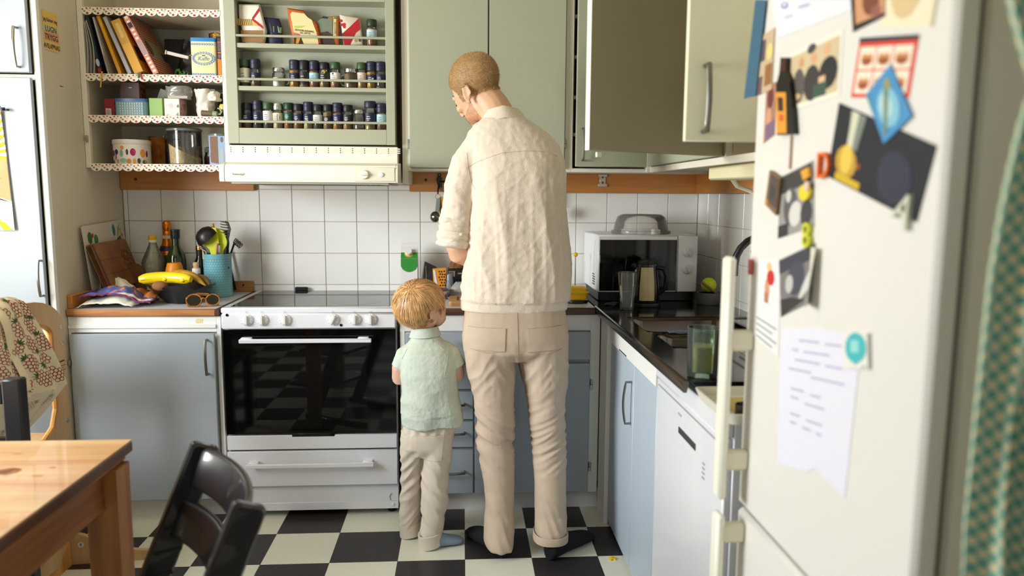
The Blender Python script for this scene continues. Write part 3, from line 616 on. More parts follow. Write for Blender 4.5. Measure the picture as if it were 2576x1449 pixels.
for w0 in (-.004, .412):
    p_ = build(plank(w0, w0 + .03), 'side_frame', BW, t, smooth=35)
    inner = w0 + .031 if w0 < .1 else w0 - .001
    g = G()
    for k in range(9):
        c = V((.02, inner, .755 - .20 - k * .055)); c.x = -.39 / .92 * (.2 + k * .055) + .045
        g.box(c.x - .036, c.x + .026, inner - .0012, inner + .0012, c.z - .004, c.z + .004, M=Mc)
    build(g, 'groove', mat((5, 5, 6), .5), p_)
    build(G().box(-.33, .12, w0, w0 + .03, .0, .035, .008, M=Mc), 'floor_runner', BW, t)
build(G().lathe([(0, 0), (.011, 0), (.011, .0015), (.006, .0015), (.005, .001), (0, .001)], 14, M=Mc @ MX.Translation((.004, .4425, .655)) @ MX.Rotation(-pi / 2, 4, 'X') @ MX.Scale(.75, 4)), 'bolt', mat((60, 58, 56), .35, 1.0), t)
def rail(z0, h, bulge, x0):
    n = 16; rings = []
    for i in range(n + 1):
        w_ = .024 + (.412 - .022) * i / n; b = bulge * (sin(pi * i / n) ** .75); ring = []
        for px, pz in rrect(-.009, -h / 2, .009, h / 2, .008, 3): ring.append((x0 - .39 / .92 * (.755 - z0 - 0) + b + px - pz * -.42 * .9, w_, z0 + pz))
        rings.append(ring)
    return G().loft(rings, M=Mc)
build(rail(.69, .092, .04, .036), 'back_rail', BW, t, smooth=50); build(rail(.575, .088, .04, .036), 'back_rail', BW, t, smooth=50)
def plate(z, x0, x1, rr): return G().prism([(x0, .02), (x1 - rr, .02), (x1, .1), (x1 - .01, .216), (x1, .33), (x1 - rr, .412), (x0, .412)], z - .009, z + .009, M=Mc)
build(plate(.41, -.38, -.09, .05), 'seat', BW, t); build(plate(.2, -.46, -.18, .03), 'footrest', BW, t)

# ------------------------------------------------------------------ black chair behind the table
t = thing('black_chair', 'black-stained wooden chair whose back post rises behind the table, far left', 'chair', (-1.43, -1.6, 0))
BS = mat((34, 32, 36), .38, var=.2, vs=14, stretch=(1, 1, .1))
for x in (-1.262, -1.62): build(G().box(x, x + .05, -1.515, -1.475, 0, .838, .005), 'back_post', BS, t)
for z0, z1 in ((.765, .822), (.62, .67)): build(G().box(-1.572, -1.263, -1.508, -1.484, z0, z1, .004), 'back_rail', BS, t)
build(G().box(-1.62, -1.21, -1.88, -1.47, .43, .455, .006), 'seat', BS, t)
for x in (-1.26, -1.62): build(G().box(x, x + .045, -1.87, -1.83, 0, .43, .004), 'front_leg', BS, t)

# ------------------------------------------------------------------ plywood learning tower
PLY = woodmat((206, 172, 126), (186, 148, 102), 'Z', 5, .5); PLYE = woodmat((214, 158, 92), (178, 118, 56), 'Z', 8, .45)
t = thing('learning_tower', 'birch plywood toddler tower with arched side openings, left of the base cabinet', 'stool', (-1.6, -1.1, 0))
def arch(ins, zb, n=14):
    y0, y1 = -.868 - ins, -1.302 + ins; c = (y0 + y1) / 2; zt = .868 - ins * .2; h = .118 - ins * .85
    out = [(y0, zb + .09 if ins else zb)] + [(c + (y0 - c) * cos(pi * i / n), zt + h * sin(pi * i / n)) for i in range(n + 1)]
    if ins: out += [(y1, zb + .09), (y1 + .03, zb + .03), (y1 + .09, zb), (y0 - .09, zb), (y0 - .03, zb + .03)]
    else: out += [(y1, zb)]
    return out
def sidepanel(x):
    o, i = arch(0, 0.0), arch(.072, .50); n = 60
    def res(p):
        L = [0]
        for k in range(len(p)): a, b = p[k], p[(k + 1) % len(p)]; L.append(L[-1] + sqrt((a[0] - b[0]) ** 2 + (a[1] - b[1]) ** 2))
        return L
    # bridge outer and inner outline through a bmesh fill
    bm = bmesh.new(); es = []
    for p in (o, i):
        v = [bm.verts.new((x, q[0], q[1])) for q in p]; es += [bm.edges.new((v[k], v[(k + 1) % len(v)])) for k in range(len(v))]
    bmesh.ops.triangle_fill(bm, edges=es, use_beauty=True)
    bm.faces.ensure_lookup_table(); r = bmesh.ops.extrude_face_region(bm, geom=bm.faces[:]); bmesh.ops.translate(bm, vec=(-.018, 0, 0), verts=[e for e in r['geom'] if isinstance(e, bmesh.types.BMVert)])
    bm.verts.index_update(); g = G().add([tuple(v.co) for v in bm.verts], [tuple(v.index for v in f.verts) for f in bm.faces]); bm.free(); return g
for x in (-1.42, -1.80):
    sp = build(sidepanel(x), 'side_panel', PLY, t, smooth=0)
    if x > -1.5:
        ii = arch(.072, .50); build(G().tube([(x - .009, p[0], p[1]) for p in ii] + [(x - .009, ii[0][0], ii[0][1])], .0098, 8, cap=False), 'opening_edge', PLYE, sp)
        for y, z in ((-.885, .872), (-.885, .815), (-.885, .53)): build(G().lathe([(0, 0), (.0085, 0), (.008, .0012), (.004, .0012), (.003, .0005), (0, .0005)], 12, M=RF((x, y, z))), 'screw', STEEL, sp)
        text('Caution', .013, RF((x, -.899, .752)), sp, (40, 34, 30), lift=.0006)
        prints(sp, RF((x, -.905, .74)), [((60, 52, 44), rect(-.018, -.004 - k * .008, .030 - (k % 2) * .012, -.006 - k * .008)) for k in range(4)], 'small_print')
build(G().box(-1.782, -1.438, -.888, -.872, .63, .86, .002), 'guard_board', woodmat((238, 218, 184), (226, 200, 160), 'X', 5, .5), t)  # paler than the side panels: strong light on it put into the wood colour
build(G().box(-1.782, -1.438, -1.28, -.89, .47, .488, .002), 'platform', PLY, t); build(G().box(-1.782, -1.438, -1.30, -1.0, .23, .248, .002), 'step', PLY, t)
build(G().box(-1.782, -1.438, -.888, -.872, .0, .12, .002), 'rear_foot_rail', PLY, t)
def skid(pts, th, M): return G().prism(pts, 0, th, M)
fp = [(0, 0), (.30, 0), (.30, .03), (.26, .035)] + [(.26 - .22 * i / 8, .035 + .075 * (i / 8) ** 1.6) for i in range(9)] + [(.02, .115), (0, .11)]
ft = build(skid(fp, .018, frame((-1.42, -.905, 0), (1, .1, 0), (0, 0, 1))), 'stabiliser_foot', PLY, t)
prints(ft, frame((-1.42 + .035, -.9235 + .0035, .075), (1, .1, 0), (0, 0, 1)), [((222, 214, 200), disc(0, 0, .011, 14))], 'sticker', lift=.0016); text('B', .014, frame((-1.385, -.92, .075), (1, .1, 0), (0, 0, 1)), ft, (90, 80, 70), lift=.0024)
build(skid(fp, .018, frame((-1.42, -1.25, 0), (1, .1, 0), (0, 0, 1))), 'stabiliser_foot', PLY, t)
build(G().prism([(0, 0), (.36, 0), (.36, .10), (.30, .09), (.2, .035), (.1, .035), (.03, .09), (0, .115)], 0, .018, frame((-1.419, -.905, 0), (0, -1, 0), (0, 0, 1))), 'base_rail', PLYE, t)

# ------------------------------------------------------------------ raspberry apron over the tower
t = thing('apron', 'cream apron printed with red raspberries, draped over the plywood tower', 'apron', (-1.40, -1.1, .55))
def ap(u, v):
    "u across (0 far .. 1 near), v down"
    top = V((-1.44 + .03 * v, -1.112 - .20 * u, 1.008 - .02 * u * u + .012 * sin(u * 5)))
    bot = V((-1.378, -1.0 - .36 * u, .694 + .03 * u))
    p = top.lerp(bot, v); p.x += .024 * sin(pi * min(1, v * 16) / 2) + .009 * sin(u * 16 + v * 3) * v + .004 * sin(u * 31); return p
AF = mat((228, 212, 180), .9, bump=.15, bs=300)
build(G().sheet(lambda u, v: ap(u, v), 30, 20, .0016), 'cloth_front', AF, t)
def ap2(u, v):
    a = ap(u, 1.0); b = V((-1.388, -1.20 - .16 * u, .56 + .0 * u)); p = a.lerp(b, v); p.x += -.012 * v + .008 * sin(u * 12 + v * 5) * v - .004; return p
build(G().sheet(ap2, 24, 12, .0016), 'cloth_lower_flap', mat((222, 208, 184), .9, bump=.15, bs=300), t)
build(G().sheet(lambda u, v: V((-1.44 - .07 * u - .02, -1.10 - .20 * v, 1.008 - .18 * u * u)), 8, 8, .0016), 'cloth_back', AF, t)
build(G().sheet(lambda u, v: ap(.62 + .13 * u, .02 + v * .9) + V((.006 + .006 * sin(v * 9), 0, 0)), 4, 18, .002), 'apron_string', AF, t)
g = G(); RED, GRN = mat((150, 42, 48), .9), mat((52, 92, 48), .9); rv = random.Random(11)
def ring_on(f, cu, cv, r, w=.0011, n=9, ku=1 / .30, kv=1 / .33):
    vs = []
    for i in range(n):
        c_, s_ = cos(2 * pi * i / n), sin(2 * pi * i / n)
        for rr in (r - w, r + w):
            p = f(cu + rr * c_ * ku, cv + rr * s_ * kv); vs.append((p.x + .0016, p.y, p.z))
    g.add(vs, [(2 * i, 2 * i + 1, (2 * i + 3) % (2 * n), (2 * i + 2) % (2 * n)) for i in range(n)])
def berry(f, u, v, s_, a0, fade=False):
    g.cur = 0
    for (dx, dy) in [(x * .0145 + (y % 2) * .00725, y * .0115) for y in range(-2, 3) for x in range(-2, 2)]:
        if (dx / .024) ** 2 + (dy / .03) ** 2 > 1: continue
        X, Y = (dx * cos(a0) - dy * sin(a0)) * s_, (dx * sin(a0) + dy * cos(a0)) * s_
        ring_on(f, u + X / .30, v + Y / .33, .0075 * s_)
    g.cur = 1
    for k in range(4):
        a_ = a0 - pi / 2 + (k - 1.5) * .55; c0 = V((cos(a0 - pi / 2), sin(a0 - pi / 2))) * .026 * s_
        q = [c0, c0 + V((cos(a_ - .25), sin(a_ - .25))) * .012 * s_, c0 + V((cos(a_), sin(a_))) * .024 * s_, c0 + V((cos(a_ + .25), sin(a_ + .25))) * .012 * s_]
        g.add([(lambda p: (p.x + .0018, p.y, p.z))(f(u + x.x / .30, v + x.y / .33)) for x in q], [(0, 1, 2, 3)])
for j in range(5):
    for i in range(4): berry(ap, .10 + i * .25 + (j % 2) * .1, .12 + j * .185, .95, rv.uniform(-1.2, 1.2) + (pi if (i + j) % 3 == 0 else 0))
build(g, 'raspberry_print', [RED, GRN], t, smooth=0, fix=False)
g = G(); RED, GRN = mat((190, 150, 140), .9), mat((150, 160, 136), .9)
for j in range(2):
    for i in range(3): berry(ap2, .18 + i * .3 + j * .1, .25 + j * .4, .95, rv.uniform(-1, 1))
build(g, 'print_showing_through', [RED, GRN], t, smooth=0, fix=False)

# ------------------------------------------------------------------ curtain at the right edge
t = thing('curtain', 'green and cream checked curtain hanging beside the fridge at the right edge', 'curtain', (.66, -2.87, .3))
def cu(u, v):
    z = .35 + 1.45 * v; pinch = .02 * sin(z * 5 + .6)
    zz = (.35, .94, 1.0, 1.124, 1.27, 1.34, 1.39, 1.43, 1.462, 1.505, 1.55, 1.8); xx = (.55, .546, .542, .541, .541, .546, .552, .558, .567, .549, .532, .50)
    k = max(i for i in range(11) if z >= zz[i] - 1e-9); q = (z - zz[k]) / (zz[k + 1] - zz[k]); x = xx[k] + (xx[k + 1] - xx[k]) * q + .21 * u; d = max(0, min(1, (1.25 - z) / .15))
    return V((x, -2.868 + .02 * sin(u * 23 + .5 * sin(z * 3)) + .075 * d * max(0, 1 - abs(u - .25) / .1) - .04 * u, z))
cm = bpy.data.materials.new('gingham'); cm.use_nodes = True; nt = cm.node_tree; b = nt.nodes['Principled BSDF']; b.inputs['Roughness'].default_value = .9
at = nt.nodes.new('ShaderNodeUVMap'); at.uv_map = 'UVMap'; sx = nt.nodes.new('ShaderNodeSeparateXYZ'); nt.links.new(at.outputs[0], sx.inputs[0])
def band(out):
    m1 = nt.nodes.new('ShaderNodeMath'); m1.operation = 'FRACT'; m2 = nt.nodes.new('ShaderNodeMath'); m2.operation = 'GREATER_THAN'; m2.inputs[1].default_value = .5
    nt.links.new(out, m1.inputs[0]); nt.links.new(m1.outputs[0], m2.inputs[0]); return m2
b1, b2 = band(sx.outputs[0]), band(sx.outputs[1]); ad = nt.nodes.new('ShaderNodeMath'); nt.links.new(b1.outputs[0], ad.inputs[0]); nt.links.new(b2.outputs[0], ad.inputs[1])
dv = nt.nodes.new('ShaderNodeMath'); dv.operation = 'MULTIPLY'; dv.inputs[1].default_value = .5; nt.links.new(ad.outputs[0], dv.inputs[0])
rp = nt.nodes.new('ShaderNodeValToRGB'); rp.color_ramp.interpolation = 'CONSTANT'; rp.color_ramp.elements[0].color = lin((246, 216, 170)); rp.color_ramp.elements[1].color = lin((160, 194, 172)); rp.color_ramp.elements[1].position = .4
e3 = rp.color_ramp.elements.new(.9); e3.color = lin((84, 152, 136)); nt.links.new(dv.outputs[0], rp.inputs[0]); nt.links.new(rp.outputs[0], b.inputs['Base Color'])
nu, nv = 90, 60; c = build(G().grid(cu, nu, nv), 'fabric', cm, t, fix=False)
uv = c.data.uv_layers.new(name='UVMap'); arc = [0.0]
for i in range(nu): arc.append(arc[-1] + (cu((i + 1) / nu, .5) - cu(i / nu, .5)).length)
for poly in c.data.polygons:
    for li in poly.loop_indices:
        vi = c.data.loops[li].vertex_index; a_, b_ = arc[vi % (nu + 1)] / .0125, (vi // (nu + 1)) / nv * 1.45 / .0125; uv.data[li].uv = (.6 * (a_ + b_), .6 * (a_ - b_))
md = c.modifiers.new('thickness', 'SOLIDIFY'); md.thickness = .0015
build(G().tube([(.5, -2.90, 1.83), (1.1, -2.90, 1.83)], .01, 8), 'rod', mat((200, 190, 170), .4), t)
# ------------------------------------------------------------------ people
from mathutils.bvhtree import BVHTree
def fuse(g, name, m, parent, voxel=.006, it=4, disp=None, extra=None, smooth=180, keep=None):
    "one continuous skin from overlapping closed shapes"
    me = bpy.data.meshes.new('tmp'); me.from_pydata(g.v, [], g.f); recalc(me); o = bpy.data.objects.new('tmp', me); COL.objects.link(o)
    r = o.modifiers.new('r', 'REMESH'); r.mode = 'VOXEL'; r.voxel_size = voxel; r.adaptivity = 0
    s_ = o.modifiers.new('s', 'SMOOTH'); s_.factor = .5; s_.iterations = it
    dg = bpy.context.evaluated_depsgraph_get(); dg.update(); m2 = bpy.data.meshes.new_from_object(o.evaluated_get(dg)); bpy.data.objects.remove(o)
    vs = [v.co.copy() for v in m2.vertices]; ns = [v.normal.copy() for v in m2.vertices]
    if disp:
        for i, v in enumerate(vs): vs[i] = v + ns[i] * disp(v, ns[i])
    q = G(); q.add(vs, [tuple(p.vertices) for p in m2.polygons])
    if extra: q.add(extra.v, extra.f)
    o = build(q, name, m, parent, smooth=smooth); o['_n'] = len(vs); bpy.data.meshes.remove(m2)
    return o, vs, [tuple(p.vertices) for p in o.data.polygons][:len(q.f)]
def bvh(o):
    M = world(o); return BVHTree.FromPolygons([M @ v.co for v in o.data.vertices], [tuple(p.vertices) for p in o.data.polygons])
def hit(tr, x, z, y0=-3.0):
    h = tr.ray_cast(V((x, y0, z)), V((0, 1, 0))); return h[0], h[1]
def seam(tr, pts, name, m, parent, r=.0011, n=24):
    P_ = []
    for k in range(len(pts) - 1):
        for i in range(n):
            x = pts[k][0] + (pts[k + 1][0] - pts[k][0]) * i / n; z = pts[k][1] + (pts[k + 1][1] - pts[k][1]) * i / n
            h, nn = hit(tr, x, z)
            if h is not None: P_.append(h + nn * .0004)
    return build(G().tube(P_, r, 5), name, m, parent) if len(P_) > 3 else None
def patchon(tr, c4, name, m, parent, th=.003, n=10):
    def f(u, v):
        a = V(c4[0]).lerp(V(c4[1]), u); b = V(c4[3]).lerp(V(c4[2]), u); p = a.lerp(b, v); h, nn = hit(tr, p.x, p.y); return h + nn * .0012
    return build(G().sheet(f, n, n, th), name, m, parent)
def ring(c, rx, ry, n=28, e=2.4, rz=0.0, tilt=0.0):
    out = []
    for i in range(n):
        a = 2 * pi * i / n; ca, sa = cos(a), sin(a); x = rx * abs(ca) ** (2 / e) * (1 if ca > 0 else -1); y = ry * abs(sa) ** (2 / e) * (1 if sa > 0 else -1)
        out.append((c[0] + x * cos(rz) - y * sin(rz), c[1] + x * sin(rz) + y * cos(rz), c[2] + tilt * x))
    return out
def NZ(p, s=1.0): return noise.noise(p * s)
def ridge(p): return 1 - abs(noise.noise(p)) * 2
def hand(g, wrist, d, nrm, s, side):
    "palm, four fingers of unequal length and a thumb from the side of the palm; d = pointing direction, nrm = back of hand"
    d = V(d).normalized(); n = V(nrm); n = (n - d * n.dot(d)).normalized(); x = d.cross(n) * side; w = V(wrist)
    g.loft([[tuple(w + d * (t * s) + x * (cos(2 * pi * i / 12) * rx * s) + n * (sin(2 * pi * i / 12) * ry * s)) for i in range(12)] for t, rx, ry in ((-.02, .026, .02), (.02, .034, .018), (.06, .042, .016), (.092, .04, .012))])
    for k, (off, L, r) in enumerate(((.031, .068, .0085), (.0105, .078, .009), (-.0105, .072, .0086), (-.031, .058, .0076))):
        p = w + d * (.085 * s) + x * (off * s); pts = [tuple(p - d * .012 * s)]; a = .15
        for seg in (.45, .32, .25):
            dd = d * cos(a) - n * sin(a); p = p + dd * (L * seg * s); pts.append(tuple(p)); a += .42
        g.tube(pts, [r * s, r * s, r * .92 * s, r * .7 * s], 8)
    p = w + d * (.022 * s) + x * (.03 * s); g.tube([tuple(p), tuple(p + (x * .8 + d * .55 - n * .25) * .034 * s), tuple(p + (x * .8 + d * 1.0 - n * .5) * .055 * s), tuple(p + (x * .7 + d * 1.4 - n * .8) * .066 * s)], [.014 * s, .011 * s, .0095 * s, .007 * s], 8)

SKIN = mat((218, 172, 140), .5, var=.05, vs=14, sss=.06)
def headshape(Mh, k=1.0, child=False):
    g = G()
    def B(c, r): g.ball((c[0] * k, c[1] * k, c[2] * k), r[0] * k, r[1] * k, r[2] * k, 20, 14, M=Mh)
    if not child:
        B((-.012, 0, .045), (.102, .079, .088)); B((.03, 0, .005), (.07, .067, .085)); B((.05, 0, -.06), (.05, .05, .05)); B((.078, 0, -.095), (.022, .026, .02)); B((.025, .035, -.055), (.045, .024, .05)); B((.025, -.035, -.055), (.045, .024, .05))
        B((.088, 0, .028), (.015, .045, .014)); B((.085, .032, -.02), (.016, .022, .018)); B((.085, -.032, -.02), (.016, .022, .018))
        g.tube([Mh @ V((.092, 0, .018)), Mh @ V((.108, 0, -.01)), Mh @ V((.118, 0, -.032))], [.009, .011, .013], 8); B((.108, .011, -.036), (.009, .009, .008)); B((.108, -.011, -.036), (.009, .009, .008))
        g.tube([Mh @ V((.088, -.024, -.063)), Mh @ V((.1, 0, -.06)), Mh @ V((.088, .024, -.063))], .007, 8); g.tube([Mh @ V((.086, -.022, -.073)), Mh @ V((.098, 0, -.075)), Mh @ V((.086, .022, -.073))], .0075, 8)
    else:
        B((-.012, 0, .03), (.092, .08, .080)); B((.035, 0, -.012), (.058, .064, .062)); B((.045, .03, -.04), (.034, .03, .03)); B((.045, -.03, -.04), (.034, .03, .03)); B((.05, 0, -.058), (.034, .04, .026)); B((.06, 0, .022), (.034, .05, .03))
        g.tube([Mh @ V((.088, 0, -.008)), Mh @ V((.1, 0, -.024))], [.007, .0095], 8); g.tube([Mh @ V((.082, -.018, -.048)), Mh @ V((.091, 0, -.046)), Mh @ V((.082, .018, -.048))], .006, 8); g.tube([Mh @ V((.08, -.015, -.055)), Mh @ V((.089, 0, -.057)), Mh @ V((.08, .015, -.055))], .006, 8)
    return g
def ears(g, Mh, k, y, z=0.0, out=.35):
    for s_ in (1, -1):
        Me = Mh @ MX.Translation((-.006 * k, s_ * y, z)) @ MX.Rotation(s_ * out, 4, 'Z') @ MX.Rotation(-.2, 4, 'Y')
        rim = [(-.002 + .0145 * k * cos(a), s_ * (.004 + .006 * sin(a * .5)) * k, (.034 * sin(a) - .004) * k * (1 if sin(a) > -.2 else .92)) for a in [pi * 1.05 - i * 2 * pi * .83 / 18 for i in range(19)]]
        g.tube([Me @ V(p) for p in rim], .0046 * k, 7); g.ball((-.001, 0, -.002 * k), .012 * k, .005 * k, .028 * k, 10, 7, M=Me); g.ball((.002 * k, s_ * .002, -.030 * k), .008 * k, .005 * k, .009 * k, 8, 6, M=Me)
        g.ball((.010 * k, s_ * .002, -.008 * k), .005 * k, .004 * k, .008 * k, 8, 6, M=Me)
def eyes(parent, Mh, k, x, y, z, r, lids=True):
    for s_ in (1, -1):
        e = build(G().ball((x, s_ * y, z), r, n=14, m=10, M=Mh), 'eye', mat((236, 232, 226), .2), parent)
        build(G().lathe([(0, 0), (r * .48, 0), (r * .4, r * .06), (0, r * .1)], 12, M=Mh @ MX.Translation((x + r * .93, s_ * y, z - r * .1)) @ MX.Rotation(pi / 2, 4, 'Y')), 'iris', mat((70, 96, 120), .15), e)
def headframe(c, f, u):
    f = V(f).normalized(); u = V(u); u = (u - f * u.dot(f)).normalized(); l = u.cross(f)
    return MX(((f.x, l.x, u.x, c[0]), (f.y, l.y, u.y, c[1]), (f.z, l.z, u.z, c[2]), (0, 0, 0, 1)))
def loftring(P, rx, ry, n=20, e=2.2): return None

# ---- the man
man = thing('person', 'man in cream linen shirt and beige trousers standing with his back turned at the worktop', 'person', (.2, -.86, 0))
Mh = headframe((.060, -.735, 1.735), (-.60, .62, -.50), (-.50, .22, .84))
body = headshape(Mh)
ears(body, Mh, 1.0, .079, -.012, .42)
body.tube([(.165, -.80, 1.52), (.155, -.795, 1.60), (.118, -.765, 1.67), (.085, -.745, 1.71)], [.07, .064, .062, .062], 16)
for z0, z1, a_, b_ in ((.86, 1.54, (.2, -.80), (.17, -.80)),): body.loft([ring((a_[0] + (b_[0] - a_[0]) * t, -.80, z0 + (z1 - z0) * t), rx, .085) for t, rx in ((0, .15), (.3, .14), (.6, .15), (.85, .16), (.95, .13), (1, .07))])
body.tube([(.035, -.80, 1.5), (-.005, -.80, 1.35), (-.022, -.80, 1.21), (-.02, -.805, 1.15)], [.045, .045, .042, .041], 14)
body.tube([(-.024, -.815, 1.165), (-.012, -.80, 1.135), (.03, -.755, 1.115), (.08, -.67, 1.07), (.11, -.60, 1.03)], [.036, .045, .042, .034, .026], 14)
body.tube([(.30, -.80, 1.49), (.335, -.775, 1.36), (.345, -.735, 1.22), (.345, -.69, 1.12), (.30, -.60, 1.03), (.26, -.54, .99)], [.04, .04, .038, .038, .03, .025], 14)
for x0, x1, yy in ((.115, .13, -.9), (.31, .325, -.93)):
    body.tube([(x0 + .01 * (x0 < .2) - .005, -.82, .86), (x0 + .006, -.832, .5), (x1 + .006, yy + .045, .25), (x1 + .008, yy + .012, .06)], [.06, .038, .034, .028], 14)
hd = G(); hand(hd, (.115, -.59, 1.025), (.25, .8, -.5), (-.3, .45, .8), 1.0, 1); hand(hd, (.255, -.535, .985), (-.2, .85, -.42), (.2, .4, .85), 1.0, -1)
bo, hv, hf_ = fuse(body, 'body', SKIN, man, .0048, 3, extra=hd)
eyes(man, Mh, 1, .078, .033, .006, .0125)
for s_ in (1, -1): build(G().ball((.0792, s_ * .033, .0078), .0128, n=16, m=10, M=Mh), 'eyelid', SKIN, man); build(G().tube([Mh @ V((.0895, s_ * .033 - .012, .0)), Mh @ V((.0925, s_ * .033, -.0035)), Mh @ V((.0895, s_ * .033 + .012, .0))], .0016, 5), 'eyelashes', mat((60, 44, 32), .7), man); build(G().tube([Mh @ V((.090, s_ * .016, .031)), Mh @ V((.087, s_ * .032, .036)), Mh @ V((.074, s_ * .052, .031))], .0028, 6), 'eyebrow', mat((150, 112, 72), .8), man)
# cropped hair: a close cap with thousands of short hairs
Mhi = Mh.inverted()
def hairmask(p):
    q = Mhi @ p; a = abs(q.y)
    if q.z > .065 and q.x > .07: return q.z > .075 + (q.x - .07) * .8
    if q.x > .03: return q.z > .005 + (q.x - .03) * 1.6 or (q.z > -.02 and q.x < .042 and a > .06)
    if q.x > -.03: return q.z > (.012 if a > .07 else -.1) and q.z > -.02
    return q.z > -.050 + .3 * abs(q.y)
tr_ = BVHTree.FromPolygons(hv, [f for f in hf_ if max(f) < len(hv)])
M0 = world(bo)
def haircap(o, mask, off, parent, m, name='hair', top=None):
    me = o.data; n = o['_n']; sel = [mask(v.co + o.parent.location) for v in me.vertices[:n]]; idx = {}; g = G(); vs = []
    for f in me.polygons:
        if all(i < n and sel[i] for i in f.vertices):
            for i in f.vertices:
                if i not in idx: idx[i] = len(vs); v = me.vertices[i]; c = v.co + o.parent.location; vs.append(c + v.normal * (off(c) if callable(off) else off))
            g.f.append(tuple(idx[i] for i in f.vertices)); g.m.append(0)
    g.v = [tuple(v) for v in vs]; return build(g, name, m, parent, smooth=180, fix=False), vs
HAIR = mat((172, 136, 94), .6, var=.12, vs=40)
cap, cv = haircap(bo, hairmask, lambda c: .0022 + .001 * NZ(c, 300), man, HAIR)
rv = random.Random(2); g = G(); cen = Mh @ V((-.01, 0, .03))
for c in cv:
    for _ in range(6):
        p = c + V((rv.uniform(-1, 1), rv.uniform(-1, 1), rv.uniform(-1, 1))) * .003; n_ = (p - cen).normalized(); dn = (Mh.to_3x3() @ V((-.35, 0, -.85)))
        tip = p + (n_ * .55 + dn * .5 + V((rv.uniform(-.3, .3), rv.uniform(-.3, .3), rv.uniform(-.3, .3)))).normalized() * rv.uniform(.005, .0075); sd = n_.cross(V((rv.uniform(-1, 1), rv.uniform(-1, 1), rv.uniform(-1, 1)))).normalized() * .0003
        g.add([p - sd - n_ * .001, p + sd - n_ * .001, tip], [(0, 1, 2)])
build(g, 'cropped_hairs', mat((200, 164, 114), .5, var=.14, vs=40), cap, smooth=0, fix=False, kind='stuff')
def beardmask(p): q = Mhi @ p; return q.z < -.045 - .2 * (q.x - .05) and q.x > .012 and q.z > -.13 and not (q.x > .085 and q.z > -.052) or (q.z < 0 and q.z > -.06 and .012 < q.x < .028 and abs(q.y) > .04)
st, sv = haircap(bo, beardmask, .0006, man, mat((196, 144, 112), .6, var=.16, vs=90), 'stubble')
g = G()
for c in sv:
    for _ in range(2):
        p = c + V((rv.uniform(-1, 1), rv.uniform(-1, 1), rv.uniform(-1, 1))) * .0025; n_ = (p - cen).normalized(); tip = p + (n_ + V((0, 0, -1.0))).normalized() * .0028; sd = n_.cross(V((0, 0, 1))).normalized() * .0003
        g.add([p - sd, p + sd, tip], [(0, 1, 2)])
build(g, 'beard_hairs', mat((150, 104, 60), .6), st, smooth=0, fix=False, kind='stuff')
# shirt
LINEN = mat((222, 205, 188), .85, var=.04, vs=40, bump=.3, bs=260, sheen=.2)
sh = G()
sh.loft([ring(c, rx, ry) for c, rx, ry in (((.196, -.80, .919), .203, .128), ((.200, -.80, .97), .205, .134), ((.207, -.80, 1.05), .203, .133), ((.212, -.80, 1.19), .188, .126), ((.213, -.805, 1.30), .178, .122), ((.212, -.81, 1.40), .178, .12), ((.205, -.81, 1.48), .178, .112), ((.186, -.805, 1.535), .172, .10), ((.170, -.80, 1.575), .148, .09), ((.158, -.80, 1.605), .112, .08), ((.156, -.797, 1.628), .078, .07))])
sh.tube([(.12, -.80, 1.548), (.062, -.80, 1.520), (.020, -.802, 1.46), (-.002, -.802, 1.38), (-.014, -.80, 1.28), (-.024, -.80, 1.2), (-.027, -.802, 1.165)], [.055, .061, .061, .060, .059, .058, .058], 18)
sh.tube([(.26, -.80, 1.51), (.305, -.80, 1.485), (.328, -.79, 1.43), (.34, -.77, 1.35), (.35, -.735, 1.23), (.35, -.685, 1.12)], [.055, .056, .055, .055, .054, .052], 18)
def crease(q, t=.62): return max(0, ridge(q) - t) / (1 - t)
def sdisp(p, n):
    d = .0035 * NZ(V((p.x * 7, p.y * 7, p.z * 3.0))) + .0012 * NZ(p, 60)
    if p.z < .955: return d * .5
    d += .0016 * crease(V((p.x * 8 + p.z * 6, 3, p.z * 4.5 - p.x * 4))) + .0012 * crease(V((p.x * 13 - p.z * 8, 7, p.z * 7 + p.x * 3)), .7) + .0007 * crease(V((p.x * 26, p.y * 20 + 5, p.z * 16)), .6)
    if p.x > .045 or p.z > 1.5:
        k = max(0, min(1, (1.5 - p.z) / .3)); d += k * (.0105 * (ridge(V((p.x * 10 + .4 * sin(p.z * 5), 0, p.z * 1.1))) - .45) + .002 * crease(V((p.x * 20, 1, p.z * 1.4)), .5))
    else:
        k = max(0, min(1, (1.46 - p.z) / .2)); d += k * (.006 * (ridge(V((p.x * 8, p.y * 8, p.z * 15 + p.x * 14))) - .4) + .003 * crease(V((p.x * 10, p.y * 9, p.z * 22 - p.x * 16)), .5))
    return d
shirt, _, _ = fuse(sh, 'shirt', LINEN, man, .0052, 6, sdisp)
ts = bvh(shirt); SEAM = mat((206, 190, 164), .9)
seam(ts, [(.016, 1.445), (.06, 1.468), (.14, 1.496), (.22, 1.505), (.30, 1.503), (.345, 1.488)], 'yoke_seam', SEAM, shirt)
seam(ts, [(.018, 1.50), (.022, 1.445), (.032, 1.395), (.05, 1.365)], 'armhole_seam', SEAM, shirt)
seam(ts, [(.0, .925), (.1, .922), (.2, .921), (.3, .922), (.39, .926)], 'hem_stitching', SEAM, shirt)
